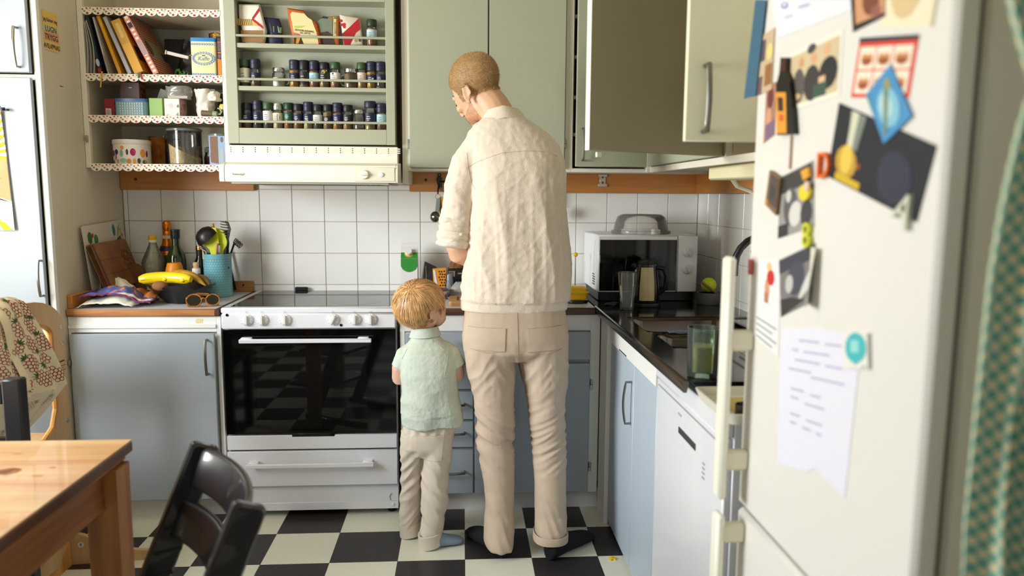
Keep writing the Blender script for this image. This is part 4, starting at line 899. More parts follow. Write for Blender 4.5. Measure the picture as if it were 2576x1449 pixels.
# collar: stand and fold
def col(u, v):
    a = -pi * .5 + (u - .5) * 2 * pi * .86; rx, ry = .063 + .024 * v, .060 + .018 * v; zc = 1.668 - .044 * v - .03 * max(0, sin(a)) - .012 * abs(cos(a))
    return V((.158 + rx * cos(a) - .01 * (1 - v), -.795 + ry * sin(a) + .006 * (1 - v), zc + .004 * cos(a)))
build(G().sheet(col, 40, 6, .0035), 'collar', LINEN, shirt, smooth=60)
def hemf(t): return V((.196 + .204 * cos(t), -.80 + .129 * sin(t), .911))
# rolled sleeve cuffs, irregular folded layers
def cuff(c0, c1, r0, seed, name, n=40, layers=4, amp=.011):
    c0, c1 = V(c0), V(c1); ax = (c1 - c0).normalized(); x = ax.cross(V((0, 1, 0))).normalized(); y = ax.cross(x); g = G(); rings = []
    for j in range(28):
        t = j / 27; fold = abs(sin(t * pi * layers)) ** .6; rr = []
        for i in range(n):
            a = 2 * pi * i / n; w = t + 0.07 * noise.noise(V((cos(a) * 1.6, sin(a) * 1.6, seed + t * 3))); f2 = abs(sin(w * pi * layers)) ** .6
            r = r0 + amp * f2 + .007 * noise.noise(V((cos(a) * 2.5, sin(a) * 2.5, t * 6 + seed))); r *= (1 if 0 < j < 27 else .9)
            rr.append(tuple(c0 + (c1 - c0) * t + x * (r * cos(a)) + y * (r * sin(a) * .98)))
        rings.append(rr)
    g.loft(rings); return build(g, name, LINEN, shirt, smooth=70)
cuff((-.018, -.80, 1.262), (-.03, -.803, 1.152), .0565, 1.0, 'rolled_cuff'); cuff((.35, -.715, 1.19), (.348, -.675, 1.10), .052, 5.0, 'rolled_cuff')
build(G().lathe([(0, 0), (.0055, 0), (.0055, .0018), (0, .0022)], 12, M=FR((-.005, -.868, 1.205))), 'button', mat((238, 228, 206), .3), shirt)
# trousers
CHINO = mat((192, 171, 151), .8, var=.035, vs=18, bump=.1, bs=380)
tg = G()
tg.loft([ring(c, rx, ry) for c, rx, ry in (((.2, -.81, .94), .188, .115), ((.2, -.815, .88), .196, .122), ((.202, -.82, .82), .203, .13), ((.203, -.82, .77), .199, .126), ((.203, -.815, .735), .18, .1))])
def leg(rows): tg.loft([ring(c, rx, ry, 24, 2.15) for c, rx, ry in rows])
leg([((.105, -.82, .80), .1, .118), ((.108, -.82, .73), .096, .112), ((.114, -.822, .66), .088, .104), ((.120, -.828, .59), .079, .094), ((.125, -.832, .50), .073, .085), ((.126, -.835, .42), .071, .08), ((.133, -.842, .34), .066, .077), ((.142, -.855, .24), .058, .072), ((.142, -.872, .15), .054, .068), ((.138, -.892, .10), .058, .070), ((.140, -.912, .055), .057, .076), ((.146, -.922, .030), .052, .072)])
leg([((.302, -.82, .80), .1, .118), ((.306, -.82, .73), .098, .112), ((.316, -.822, .66), .087, .104), ((.319, -.828, .59), .075, .094), ((.324, -.836, .50), .067, .086), ((.329, -.845, .42), .064, .082), ((.335, -.86, .34), .065, .079), ((.335, -.878, .24), .06, .075), ((.336, -.895, .15), .060, .07), ((.335, -.915, .10), .06, .072), ((.333, -.922, .066), .059, .074)])
def tdisp(p, n):
    d = .002 * NZ(V((p.x * 9, p.y * 9, p.z * 5))) + .0007 * NZ(p, 70); kz = max(0, 1 - abs(p.z - .44) / .17); lx = p.x - (.125 if p.x < .22 else .328)
    d += kz * .0115 * (ridge(V((p.x * 6, p.y * 3, p.z * 34 + lx * 22 * (1 if p.x < .22 else -1)))) - .35)
    kz = max(0, 1 - abs(p.z - .68) / .15); d += kz * .009 * (ridge(V((p.x * 7 + p.z * 9 * (1 if p.x < .2 else -1), p.y * 3, p.z * 12 + abs(lx) * 25))) - .4)
    kz = max(0, 1 - p.z / .3); d += kz * .009 * (ridge(V((p.x * 9, p.y * 5, p.z * 12 + lx * 30))) - .4)
    return d
tro, _, _ = fuse(tg, 'trousers', CHINO, man, .0055, 5, tdisp)
tt = bvh(tro); PST = mat((180, 152, 122), .9)
for cs in ([(.022, .868), (.158, .868), (.155, .785), (.025, .79)], [(.238, .866), (.375, .872), (.372, .79), (.238, .782)]):
    patchon(tt, [(x, z, 0) for x, z in cs], 'back_pocket', CHINO, tro, .0035)
    q = [cs[0], cs[3], ((cs[3][0] + cs[2][0]) / 2, cs[3][1] - .012), cs[2], cs[1]]; seam(tt, q, 'pocket_stitching', PST, tro, .0010, 14)
    seam(tt, [cs[0], cs[1]], 'pocket_opening', mat((150, 122, 96), .9), tro, .0014, 14)
seam(tt, [(.2, .93), (.203, .76)], 'seat_seam', PST, tro, .0012, 20)
build(G().loft([ring((.3335, -.922, .064), .0645, .079, 28), ring((.3335, -.922, .061), .067, .082, 28), ring((.3335, -.922, .086), .066, .081, 28), ring((.3335, -.922, .09), .063, .078, 28)], cap=False), 'turned_up_hem', CHINO, tro)
SOCK = mat((14, 15, 20), .95, bump=.1, bs=400)
def foot(heel, toe, L, name, m, parent, s=1.0):
    h, t_ = V((heel[0], heel[1], 0)), V((toe[0], toe[1], 0)); d = (t_ - h).normalized(); x = V((-d.y, d.x, 0)); g = G(); P_ = []
    for t, w, zt in ((.0, .016, .05), (.03, .030, .072), (.13, .034, .1), (.26, .036, .10), (.42, .040, .078), (.60, .045, .058), (.78, .046, .044), (.90, .040, .034), (.97, .026, .026), (1.0, .008, .016)):
        c = h + d * (L * t); P_.append([tuple(c + x * (w * s * cos(a)) + V((0, 0, zt * s * .5 + zt * s * .5 * sin(a) * (1 if sin(a) > 0 else 1)))) for a in [2 * pi * i / 18 for i in range(18)]])
    g.loft(P_); b = h + d * (.20 * L); g.tube([tuple(b + V((0, 0, .05 * s))), tuple(b + V((0, 0, .098 * s)))], [.034 * s, .028 * s], 14)
    return fuse(g, name, m, parent, .004, 4)[0]
foot((.158, -.962), (.04, -.74), .265, 'sock', SOCK, man); foot((.318, -.985), (.508, -.80), .27, 'sock', SOCK, man)

# ---- the child
kid = thing('person', 'toddler with red-blond hair in mint shirt and rolled beige trousers beside the man', 'person', (-.15, -.8, 0))
Kh = headframe((-.150, -.785, .917), (.80, .57, .16), (-.10, -.16, .98)); Khi = Kh.inverted()
kb = headshape(Kh, 1.0, True); ears(kb, Kh, .78, .077, -.012, .3)
kb.tube([(-.13, -.79, .76), (-.14, -.79, .81), (-.147, -.787, .87)], [.034, .036, .045], 14)
kb.loft([ring((-.125, -.80, z), rx, .05) for z, rx in ((.42, .07), (.5, .075), (.6, .07), (.7, .075), (.75, .07), (.775, .03))])
kb.tube([(-.21, -.80, .745), (-.236, -.79, .69), (-.24, -.775, .65), (-.215, -.715, .655), (-.19, -.68, .68)], [.036, .032, .031, .025, .02], 12)
kb.tube([(-.05, -.80, .745), (-.03, -.80, .70), (-.022, -.79, .665), (-.030, -.73, .67), (-.048, -.685, .70)], [.036, .034, .033, .026, .021], 12)
for x, yy in ((-.2, -.76), (-.108, -.84)): kb.tube([(x, -.80, .45), (x, (yy - .8) / 2, .25), (x, yy, .05)], [.036, .022, .018], 12)
hd = G(); hand(hd, (-.188, -.675, .683), (.35, .55, .7), (0, -.3, .9), .62, 1); hand(hd, (-.047, -.68, .702), (-.3, .55, .7), (0, -.3, .9), .62, -1)
kbo, kv, _ = fuse(kb, 'body', mat((226, 182, 160), .5, var=.04, vs=14, sss=.06), kid, .0042, 3, extra=hd)
eyes(kid, Kh, .8, .068, .028, .008, .0105)
def kmask(p):
    q = Khi @ p; a = abs(q.y)
    if q.x > .052: return q.z > .055
    if q.x > .012: return q.z > .028 - (q.x - .03) * .6 or (a > .05 and q.z > .0 and q.x < .03)
    if q.x > -.02: return q.z > (.012 if a > .068 else -.03)
    return q.z > -.066
KH = mat((214, 166, 112), .42, var=.2, vs=50)
kc0 = Kh @ V((-.012, 0, .02)); whl = kc0 + V((-.028, -.066, .068)); kc = Kh @ V((-.012, 0, .02))
kcap, kcv = haircap(kbo, kmask, lambda c: .006 + .002 * NZ(c, 60), kid, mat((192, 142, 92), .5, var=.15, vs=60))
g = G(); rv = random.Random(4)
upv = Kh.to_3x3() @ V((0, 0, 1))
for k in range(5200):
    c = kcv[rv.randrange(len(kcv))]; p = c.copy(); n_ = (p - kc).normalized(); d = p - whl; d = d - n_ * d.dot(n_); d = d.normalized() if d.length > 1e-5 else V((1, 0, 0)); w0 = rv.uniform(.0006, .0011)
    L = rv.uniform(.035, .062); pts = []; lift = rv.uniform(.001, .006); stray = rv.random() < .012
    for s_ in range(7):
        n_ = (p - kc); dist = n_.length; n_.normalize(); q = Khi @ p
        dd = (p - whl); dd = dd - n_ * dd.dot(n_); dd = dd.normalized() if dd.length > .004 else d; dd = (dd * .55 - upv * (.55 if q.z < .06 else .25) + d * .3 + V((noise.noise(p * 22), noise.noise(p * 22 + V((5, 0, 0))), noise.noise(p * 22 + V((0, 5, 0))))) * .35); dd = dd - n_ * dd.dot(n_); dd.normalize(); d = dd
        pts.append((p + n_ * (lift + (.002 * s_ if stray else 0)), n_, dd)); p = p + dd * (L / 6); m_ = p - kc
        e = Khi.to_3x3() @ m_; r0 = 1 / sqrt((e.x / .102) ** 2 + (e.y / .088) ** 2 + (e.z / (.092 if e.z > 0 else .12)) ** 2); 
        if r0 > .98: p = kc + m_ * (1 + (r0 - 1) * .0) 
        else: p = kc + m_ * (1 + (r0 - 1) * .25)
        q = Khi @ p
        if q.z < -.085 or (abs(q.y) > .055 and -.034 < q.x < .03 and q.z < .012): break
    if len(pts) < 3: continue
    vs = []
    for i, (q, n_, dd) in enumerate(pts): sd = n_.cross(dd).normalized() * (w0 * (1 - .75 * i / (len(pts) - 1))); vs += [q - sd, q + sd]
    g.add(vs, [(2 * i, 2 * i + 1, 2 * i + 3, 2 * i + 2) for i in range(len(pts) - 1)])
build(g, 'hair_strands', mat((224, 176, 120), .38, var=.25, vs=45, spec=.6), kcap, smooth=180, fix=False, kind='stuff')
MINT = mat((194, 202, 188), .85, var=.04, vs=26, bump=.25, bs=170)
sg = G()
sg.loft([ring(c, rx, ry, 26) for c, rx, ry in (((-.115, -.805, .475), .118, .092), ((-.118, -.805, .53), .116, .092), ((-.122, -.805, .60), .108, .086), ((-.125, -.805, .68), .108, .082), ((-.127, -.80, .735), .108, .074), ((-.13, -.80, .775), .092, .062), ((-.134, -.797, .80), .062, .052), ((-.138, -.795, .823), .048, .045))])
sg.tube([(-.175, -.80, .770), (-.212, -.80, .742), (-.224, -.795, .695)], [.034, .040, .044], 14); sg.tube([(-.085, -.80, .772), (-.048, -.80, .745), (-.03, -.80, .695)], [.036, .043, .046], 14)
def kd(p, n):
    d = .003 * NZ(V((p.x * 11, p.y * 11, p.z * 6))) + .0012 * NZ(p, 110); d += .0055 * (ridge(V((p.x * 10 - p.z * 9, p.y * 4, p.z * 9 + p.x * 8))) - .45) * max(0, min(1, (.72 - p.z) / .12)); return d + (.004 * sin(p.x * 40 + 2) if p.z < .52 else 0)
ks, _, _ = fuse(sg, 'shirt', MINT, kid, .0045, 4, kd)
kt = bvh(ks); KS = mat((176, 190, 176), .9)
seam(kt, [(-.205, .775), (-.225, .735)], 'shoulder_seam', KS, ks); seam(kt, [(-.05, .785), (-.058, .72), (-.066, .68)], 'armhole_seam', KS, ks)
def kcol(u, v):
    a = -pi * .5 + (u - .5) * 2 * pi * .9; return V((-.140 + (.047 + .012 * v) * cos(a), -.793 + (.044 + .012 * v) * sin(a), .850 - .034 * v - .008 * max(0, sin(a)) + (.004 * cos(a))))
build(G().sheet(kcol, 30, 5, .003), 'collar', MINT, ks, smooth=60)
KB = mat((212, 199, 184), .82, var=.03, vs=20, bump=.1, bs=360)
tg = G(); tg.loft([ring(c, rx, ry, 24) for c, rx, ry in (((-.118, -.80, .49), .104, .08), ((-.132, -.80, .44), .103, .084), ((-.137, -.80, .39), .1, .08), ((-.137, -.80, .36), .085, .06))])
def kleg(rows): tg.loft([ring(c, rx, ry, 22, 2.1) for c, rx, ry in rows])
kleg([((-.188, -.80, .42), .05, .07), ((-.195, -.795, .35), .042, .06), ((-.198, -.785, .28), .038, .052), ((-.202, -.77, .2), .041, .05), ((-.205, -.755, .12), .041, .048), ((-.205, -.745, .03), .040, .046), ((-.205, -.743, .014), .036, .042)])
kleg([((-.088, -.805, .42), .054, .072), ((-.095, -.812, .35), .055, .066), ((-.104, -.82, .28), .052, .058), ((-.104, -.828, .2), .052, .055), ((-.11, -.835, .12), .047, .05), ((-.122, -.84, .05), .040, .046), ((-.126, -.843, .012), .036, .042)])
def kdp(p, n):
    lx = p.x + (.2 if p.x < -.16 else .104); d = .0018 * NZ(V((p.x * 14, p.y * 14, p.z * 9))) + .0006 * NZ(p, 90)
    return d + .0075 * (ridge(V((p.x * 9, p.y * 6, p.z * 21 + lx * 26 * (1 if p.x > -.16 else -1)))) - .4) * max(0, min(1, (.42 - p.z) / .08)) + (.003 * sin(p.x * 170) if p.z > .45 else 0)
ktr, _, _ = fuse(tg, 'trousers', KB, kid, .0045, 4, kdp)
kq = bvh(ktr); KST = mat((184, 164, 138), .9)
cs = [(-.172, .452), (-.068, .452), (-.078, .352), (-.158, .352)]; patchon(kq, [(x, z, 0) for x, z in cs], 'back_pocket', KB, ktr, .003); seam(kq, [cs[0], cs[3], cs[2], cs[1]], 'pocket_stitching', KST, ktr, .0009, 14); seam(kq, [cs[0], cs[1]], 'pocket_opening', KST, ktr, .0012, 14)
def hem(c, rx, ry, z0, z1, tl=0):
    return build(G().loft([ring((c[0], c[1], z0 + .002), rx - .003, ry - .003, 26, tilt=tl), ring((c[0], c[1], z0), rx, ry, 26, tilt=tl), ring((c[0], c[1], z1), rx + .002, ry + .002, 26, tilt=tl), ring((c[0], c[1], z1 + .001), rx - .004, ry - .004, 26, tilt=tl)], cap=False), 'turned_up_hem', KB, ktr)
hem((-.205, -.743), .043, .049, .006, .056, .15); hem((-.124, -.842), .045, .05, .004, .056, .18)
SK = mat((132, 150, 172), .9, bump=.15, bs=300)
foot((-.150, -.868), (.02, -.81), .165, 'sock', SK, kid, .72); foot((-.215, -.775), (-.19, -.55), .165, 'sock', mat((30, 32, 38), .9), kid, .72)
# ------------------------------------------------------------------ spice jars
GLASS = glassmat((248, 250, 248), .02, .025); NAVY = (34, 32, 58); GRN = (50, 78, 46); DKG = (16, 52, 32); BLK = (22, 20, 24); SIL = None
ORD = ['first', 'second', 'third', 'fourth', 'fifth', 'sixth', 'seventh', 'eighth', 'ninth', 'tenth', 'eleventh', 'twelfth', 'thirteenth', 'fourteenth']
def jar(x, z, h, cap, fill, fillh, lab, labcol, desc, tall=True, r=.0215, y=-.300, grp='spice jars in the rack', extra=None):
    x = min(x, -.342); t = thing('spice_jar', desc, 'jar', (x, y, z), 0, grp); ch = .038 if tall else .027; bh = h - ch
    build(G().lathe([(r * .9, 0), (r, .003), (r, bh - .010), (r * .86, bh - .002), (r * .86, bh + .004)], 20), 'glass_body', GLASS, t, local=True)
    if fillh: build(G().lathe([(r * .86, .002), (r * .93, .004), (r * .93, min(fillh, bh - .006)), (0, min(fillh, bh - .006) + .001)], 16), 'contents', mat(fill, .9, var=.22, vs=220), t, local=True)
    if cap is None: cm_ = mat((200, 196, 186), .25, 1.0)
    else: cm_ = mat(cap, .45)
    cp = [(r * .97, bh), (r * 1.0, bh + .002), (r * 1.0, h - .003), (r * .94, h), (0, h)]
    if tall and cap == NAVY: cp = [(r * .97, bh), (r, bh + .002), (r, bh + .019), (r * .97, bh + .0195), (r, bh + .0205), (r, h - .003), (r * .94, h), (0, h)]
    build(G().lathe(cp, 22), 'cap', cm_, t, local=True)
    if lab:
        z0, z1 = lab; a0, a1 = (-pi * .98, -pi * .02); n = 12
        vs = [(cos(a0 + (a1 - a0) * i / n) * r * 1.012, sin(a0 + (a1 - a0) * i / n) * r * 1.012, zz) for zz in (z0, z1) for i in range(n + 1)]
        l = build(G().add(vs, [(i, i + 1, n + 2 + i, n + 1 + i) for i in range(n)]), 'label', mat(labcol, .5), t, local=True, fix=False)
        ln = [(c, w, q) for c, w, q in (((206, 206, 200) if sum(labcol) < 330 else (90, 90, 100), .55, .62), ((206, 206, 200) if sum(labcol) < 330 else (90, 90, 100), .7, .42), ((206, 206, 200) if sum(labcol) < 330 else (110, 110, 120), .4, .26))]
        g = G(); ms = []
        for c, w, q in ln:
            zz = z0 + (z1 - z0) * q; aa = [-pi / 2 - .55 * w - .25 + 1.1 * w * i / 4 for i in range(5)]; m_ = mat(c, .6)
            if m_ not in ms: ms.append(m_)
            g.cur = ms.index(m_); vs = [(cos(a) * r * 1.02, sin(a) * r * 1.02, zz + d) for d in (-.0011, .0011) for a in aa]; g.add(vs, [(i, i + 1, 6 + i, 5 + i) for i in range(4)])
        if extra:
            ms.append(mat(extra[0], .5)); g.cur = len(ms) - 1; a0, zc, rr = extra[1:]; g.add([(cos(a0 + rr / r * cos(q)) * r * 1.021, sin(a0 + rr / r * cos(q)) * r * 1.021, z0 + (z1 - z0) * zc + rr * sin(q)) for q in [2 * pi * i / 14 for i in range(14)]], [tuple(range(14))])
        build(g, 'label_print', ms, l, local=True, smooth=0, fix=False)
    return t
WL, CL, BL, NV = (222, 216, 196), (206, 212, 206), (160, 196, 204), (28, 28, 66)
H2 = 1.7915
def J2(px, top, cap, *a, **k): pass
jar(-0.9100, H2, .112, GRN, (120, 96, 70), .02, (.018, .076), WL, 'green-capped spice jar with plain cream label, first jar from left on the middle rack shelf', False)
jar(-0.8670, H2, .115, NAVY, (120, 92, 46), .022, (.026, .058), NV, 'navy-capped half-empty spice jar with navy label, second from left on the middle rack shelf')
jar(-0.7050, H2, .114, NAVY, (196, 132, 20), .072, (.024, .060), NV, 'navy-capped jar of yellow powder right of the salt shaker, middle rack shelf')
jar(-0.6650, H2, .113, BLK, (176, 130, 80), .012, (.014, .066), (38, 30, 32), 'black-capped dark spice grinder jar with black label on the middle rack shelf', tall=True)
jar(-0.6230, H2, .113, NAVY, (150, 96, 52), .072, (.024, .062), BL, 'navy-capped jar of brown spice with pale blue label, middle rack shelf')
jar(-0.5810, H2, .106, BLK, (160, 120, 62), .024, (.026, .066), (34, 28, 44), 'short black-capped jar with gold-topped dark label, centre of the middle rack shelf', False, extra=((190, 150, 60), -pi / 2, .98, .008))
jar(-0.5350, H2, .108, GRN, (170, 120, 70), .062, (.026, .064), (232, 226, 214), 'green-capped jar with white label bearing a small black box, middle rack shelf', False, extra=((26, 34, 34), -pi / 2 - .35, .86, .0045))
jar(-0.4240, H2, .108, GRN, (206, 160, 100), .066, (.026, .066), (212, 192, 176), 'green-capped jar of beige powder with pinkish label right of the brown mug jar', False)
jar(-0.3830, H2, .113, NAVY, (206, 152, 26), .072, (.024, .058), NV, 'navy-capped jar of yellow powder, second from the right on the middle rack shelf', extra=((224, 220, 214), -pi / 2 + .35, .5, .004))
jar(-0.3450, H2, .113, NAVY, (150, 150, 140), .008, (.026, .060), NV, 'navy-capped nearly empty jar, last on the right of the middle rack shelf')
H3 = 1.6195
jar(-0.9060, H3, .106, BLK, (150, 84, 44), .03, (.032, .064), NV, 'short black-capped jar of reddish spice, first on the left of the lowest rack shelf', False, extra=((180, 180, 40), -pi / 2 - .95, .2, .004))
jar(-0.8630, H3, .117, NAVY, (56, 48, 38), .022, (.03, .068), NV, 'tall navy-capped jar of dark leaves, second on the left of the lowest rack shelf')
jar(-0.8200, H3, .109, GRN, (84, 66, 52), .026, (.03, .074), (206, 200, 206), 'green-capped jar with pale lilac label, third on the left of the lowest rack shelf', False)
jar(-0.7790, H3, .106, None, (216, 196, 150), .066, (.028, .066), (220, 204, 160), 'silver-lidded jar of pale grains with a round blue label, lowest rack shelf', False, extra=((24, 62, 156), -pi / 2 - .1, .48, .0145))
jar(-0.7340, H3, .109, DKG, (168, 96, 40), .074, (.036, .07), (24, 74, 58), 'dark green-capped jar of orange spice with green label, lowest rack shelf', False)
jar(-0.6950, H3, .105, BLK, (150, 100, 58), .066, (.03, .062), NV, 'short black-capped jar of brown spice with navy label, sixth on the lowest rack shelf', False, extra=((170, 84, 40), -pi / 2 + .3, .15, .004))
jar(-0.6520, H3, .114, NAVY, (200, 176, 110), .024, (.03, .064), NV, 'tall navy-capped jar with lime-green picture on its label, lowest rack shelf', extra=((160, 186, 50), -pi / 2 - .2, .12, .0075))
jar(-0.6120, H3, .104, BLK, (70, 64, 56), .02, (.03, .06), (204, 200, 196), 'short black-capped jar with white barcode label, eighth on the lowest rack shelf', False)
jar(-0.5700, H3, .105, BLK, (150, 116, 66), .07, (.03, .056), (30, 26, 34), 'glossy black-capped jar of coarse brown spice, ninth on the lowest rack shelf', False)
jar(-0.5290, H3, .112, NAVY, (180, 118, 48), .066, (.03, .062), (34, 38, 92), 'tall navy-capped jar of ochre spice with bright blue label, lowest rack shelf', extra=((150, 96, 36), -pi / 2 + .2, .1, .005))
jar(-0.4860, H3, .104, BLK, (188, 136, 74), .022, (.03, .062), (40, 36, 40), 'glossy black-capped jar over tan powder, left of the steel-lidded tumbler', False)
jar(-0.3910, H3, .121, NAVY, (170, 136, 60), .026, (.03, .07), NV, 'biggest navy-capped jar with a red berry on its label, lowest rack shelf', False, r=.0255, extra=((196, 40, 36), -pi / 2 - .75, .12, .004))
jar(-0.3440, H3, .113, NAVY, (140, 96, 50), .068, (.03, .066), BL, 'navy-capped jar with pale blue label, last on the right of the lowest rack shelf')
jar(-0.3790, 1.9645, .112, (38, 52, 32), (164, 104, 60), .076, (.03, .07), (178, 198, 208), 'lone green-capped spice jar with pale blue label on the top rack shelf', False)
def mugjar(x, z, h, r, fill, fillh, side, desc, grp=None):
    t = thing('glass_shaker', desc, 'jar', (x, -.300, z), 0, grp)
    build(G().lathe([(r * .8, 0), (r * .97, .004), (r, .012), (r, h - .026), (r * .8, h - .016), (r * .8, h - .012)], 22), 'glass_body', GLASS, t, local=True)
    build(G().lathe([(r * .8, .003), (r * .92, .008), (r * .92, fillh), (0, fillh)], 18), 'contents', mat(fill, .9, var=.06, vs=90), t, local=True)
    build(G().lathe([(r * .88, h - .017), (r * .92, h - .015), (r * .92, h - .002), (r * .86, h), (0, h)], 22), 'lid', mat((196, 194, 190), .22, 1.0), t, local=True)
    if side: build(G().tube([(side * (r + .017 * sin(a) - .001), 0, h * .42 - .022 * cos(a)) for a in [pi * i / 10 for i in range(11)]], .0032, 8), 'handle', glassmat((235, 240, 236), .02, .25), t, local=True)
mugjar(-0.7700, H2, .081, .0275, (232, 226, 218), .04, 1, 'clear glass mug-shaped shaker half full of white salt on the middle rack shelf')
mugjar(-0.4700, H2, .082, .030, (120, 92, 58), .06, -1, 'glass mug-shaped shaker full of brown powder on the middle rack shelf')
mugjar(-0.4380, H3, .084, .0275, (130, 70, 46), .008, 0, 'steel-lidded empty glass tumbler jar on the lowest rack shelf')
# ------------------------------------------------------------------ packets on the top rack shelf
def packet(name, label, cat, pts, y, th, rgb, shapes, grp=None, lean=.0, letters=(), rough=.45, extra_label=None):
    "a soft packet: front outline pts (x, z), bulging"
    pts = [(max(p[0], -.926), p[1]) for p in pts]
    xs = [p[0] for p in pts]; zs = [p[1] for p in pts]; cx, cz = (min(xs) + max(xs)) / 2, min(zs)
    t = thing(name, label, cat, (cx, y, cz), 0, grp); n = len(pts); mx, mz = sum(xs) / n, sum(zs) / n
    L = lambda p, d, k: (mx + (p[0] - mx) * k, y + d + lean * (p[1] - cz), mz + (p[1] - mz) * k)
    build(G().loft([[L(p, -th / 2, .86) for p in pts], [L(p, -th / 3, .95) for p in pts], [L(p, 0, 1) for p in pts], [L(p, th / 3, .95) for p in pts], [L(p, th / 2, .86) for p in pts]]), 'packet', mat(rgb, rough, bump=.1, bs=40), t, smooth=50)
    M = FR((0, y - th / 2, 0)) @ MX(((1, 0, 0, 0), (0, 1, 0, 0), (0, -lean, 1, lean * cz), (0, 0, 0, 1)))
    if shapes: prints(t, M, shapes, lift=.0015)
    for s, sz, x, z, c, rot, sx in letters: text(s, sz, M @ MX.Translation((x, z, 0)) @ MX.Rotation(radians(rot), 4, 'Z'), t, c, sx=sx, lift=.0024)
    return t
packet('grain_packet', 'white packet of brown grain with a red chevron, far left of the top rack shelf', 'packet', [(-0.9030, 1.966), (-0.8230, 1.966), (-0.8120, 2.019), (-0.8340, 2.115), (-0.8370, 2.129), (-0.9490, 2.128), (-0.9350, 2.073)], -.302, .03, (226, 218, 204),
   [((150, 112, 66), [(-0.9120, 1.972), (-0.8270, 1.972), (-0.8260, 2.021), (-0.9170, 2.02)]), ((206, 176, 96), [(-0.9260, 2.039), (-0.8420, 2.038), (-0.8670, 2.065), (-0.9330, 2.066)])] +
   [((90, 74, 40), [(-0.9300 + k * .0075, 2.039), (-0.9300 + k * .0075 + .0025, 2.039), (-0.9330 + k * .0075 + .0025, 2.065), (-0.9330 + k * .0075, 2.065)]) for k in range(9)] +
   [((176, 16, 34), [(-0.8380, 2.113), (-0.8350, 2.101), (-0.8620, 2.066), (-0.8250, 2.038), (-0.8230, 2.026), (-0.8690, 2.061), (-0.8680, 2.071)])])
packet('blue_packet', 'dark blue bay-leaf packet leaning right of the grain packet', 'packet', [(-0.8140, 1.966), (-0.7510, 1.966), (-0.7560, 2.045), (-0.7650, 2.077), (-0.8300, 2.081), (-0.8280, 2.053)], -.285, .02, (24, 28, 62),
   [((70, 110, 60), [(-0.7630, 2.039), (-0.7540, 2.039), (-0.7550, 2.016), (-0.7620, 2.016)]), ((96, 118, 52), [(-0.7900, 2.043), (-0.7840, 2.043), (-0.7840, 2.019), (-0.7890, 2.019)]), ((150, 146, 130), [(-0.7710, 2.045), (-0.7670, 2.042), (-0.7620, 2.018), (-0.7680, 2.017)])],
   letters=[('LAGERBLAD', .009, -0.7990, 2.031, (130, 126, 150), -80, 1.0), ('LAUREL', .009, -0.8150, 2.034, (110, 106, 130), -80, 1.0)])
packet('spice_mix_packet', 'torn orange packet with a cream label, centre of the top rack shelf', 'packet', [(-0.7040, 1.966), (-0.5870, 1.966), (-0.6020, 2.053), (-0.6130, 2.064), (-0.6350, 2.073), (-0.6500, 2.095), (-0.6580, 2.109), (-0.7280, 2.117), (-0.7200, 2.053)], -.302, .022, (190, 92, 34),
   [((222, 208, 156), [(-0.7000, 2.017), (-0.6760, 2.011), (-0.6630, 1.970), (-0.5990, 1.970), (-0.6060, 2.016), (-0.6250, 2.068), (-0.6410, 2.078), (-0.6550, 2.093), (-0.7060, 2.099), (-0.7130, 2.089)]), ((176, 190, 96), [(-0.6990, 2.043), (-0.6490, 2.044), (-0.6680, 2.035), (-0.6950, 2.033)]), ((60, 34, 20), [(-0.6990, 1.969), (-0.6600, 1.969), (-0.6730, 2.004), (-0.7020, 2.005)]), ((200, 150, 40), [(-0.6930, 1.971), (-0.6830, 1.971), (-0.6710, 2), (-0.6780, 2.003), (-0.6890, 1.998)])],
   letters=[('KRYDDBLANDNING', .0105, -0.6560, 2.023, (50, 44, 30), -5, .82), ('TILL GRYTA', .009, -0.6540, 2.014, (50, 44, 30), -3, .9)])
packet('organic_packet', 'orange-edged packet with a grey-green panel, right of the torn orange packet', 'packet', [(-0.5910, 1.966), (-0.5160, 1.966), (-0.5170, 2.092), (-0.5670, 2.088), (-0.5900, 2.081), (-0.6100, 2.064)], -.290, .02, (196, 106, 50),
   [((112, 124, 106), [(-0.5890, 2.013), (-0.5420, 2.014), (-0.5410, 2.079), (-0.5870, 2.08), (-0.6040, 2.065)]), ((70, 48, 36), [(-0.5880, 1.968), (-0.5310, 1.968), (-0.5420, 2.011), (-0.5630, 2.027), (-0.5920, 2.02)]), ((34, 36, 64), [(-0.5900, 2.079), (-0.5610, 2.077), (-0.5620, 2.085), (-0.5790, 2.088)]), ((212, 196, 140), [(-0.5410, 1.998), (-0.5280, 1.998), (-0.5260, 2.086), (-0.5370, 2.085)]), ((60, 110, 70), [(-0.5370, 2.077), (-0.5240, 2.078), (-0.5310, 2.089)])],
   letters=[('EKOLOGISK', .0085, -0.5320, 2.04, (90, 80, 60), -90, 1.05)])
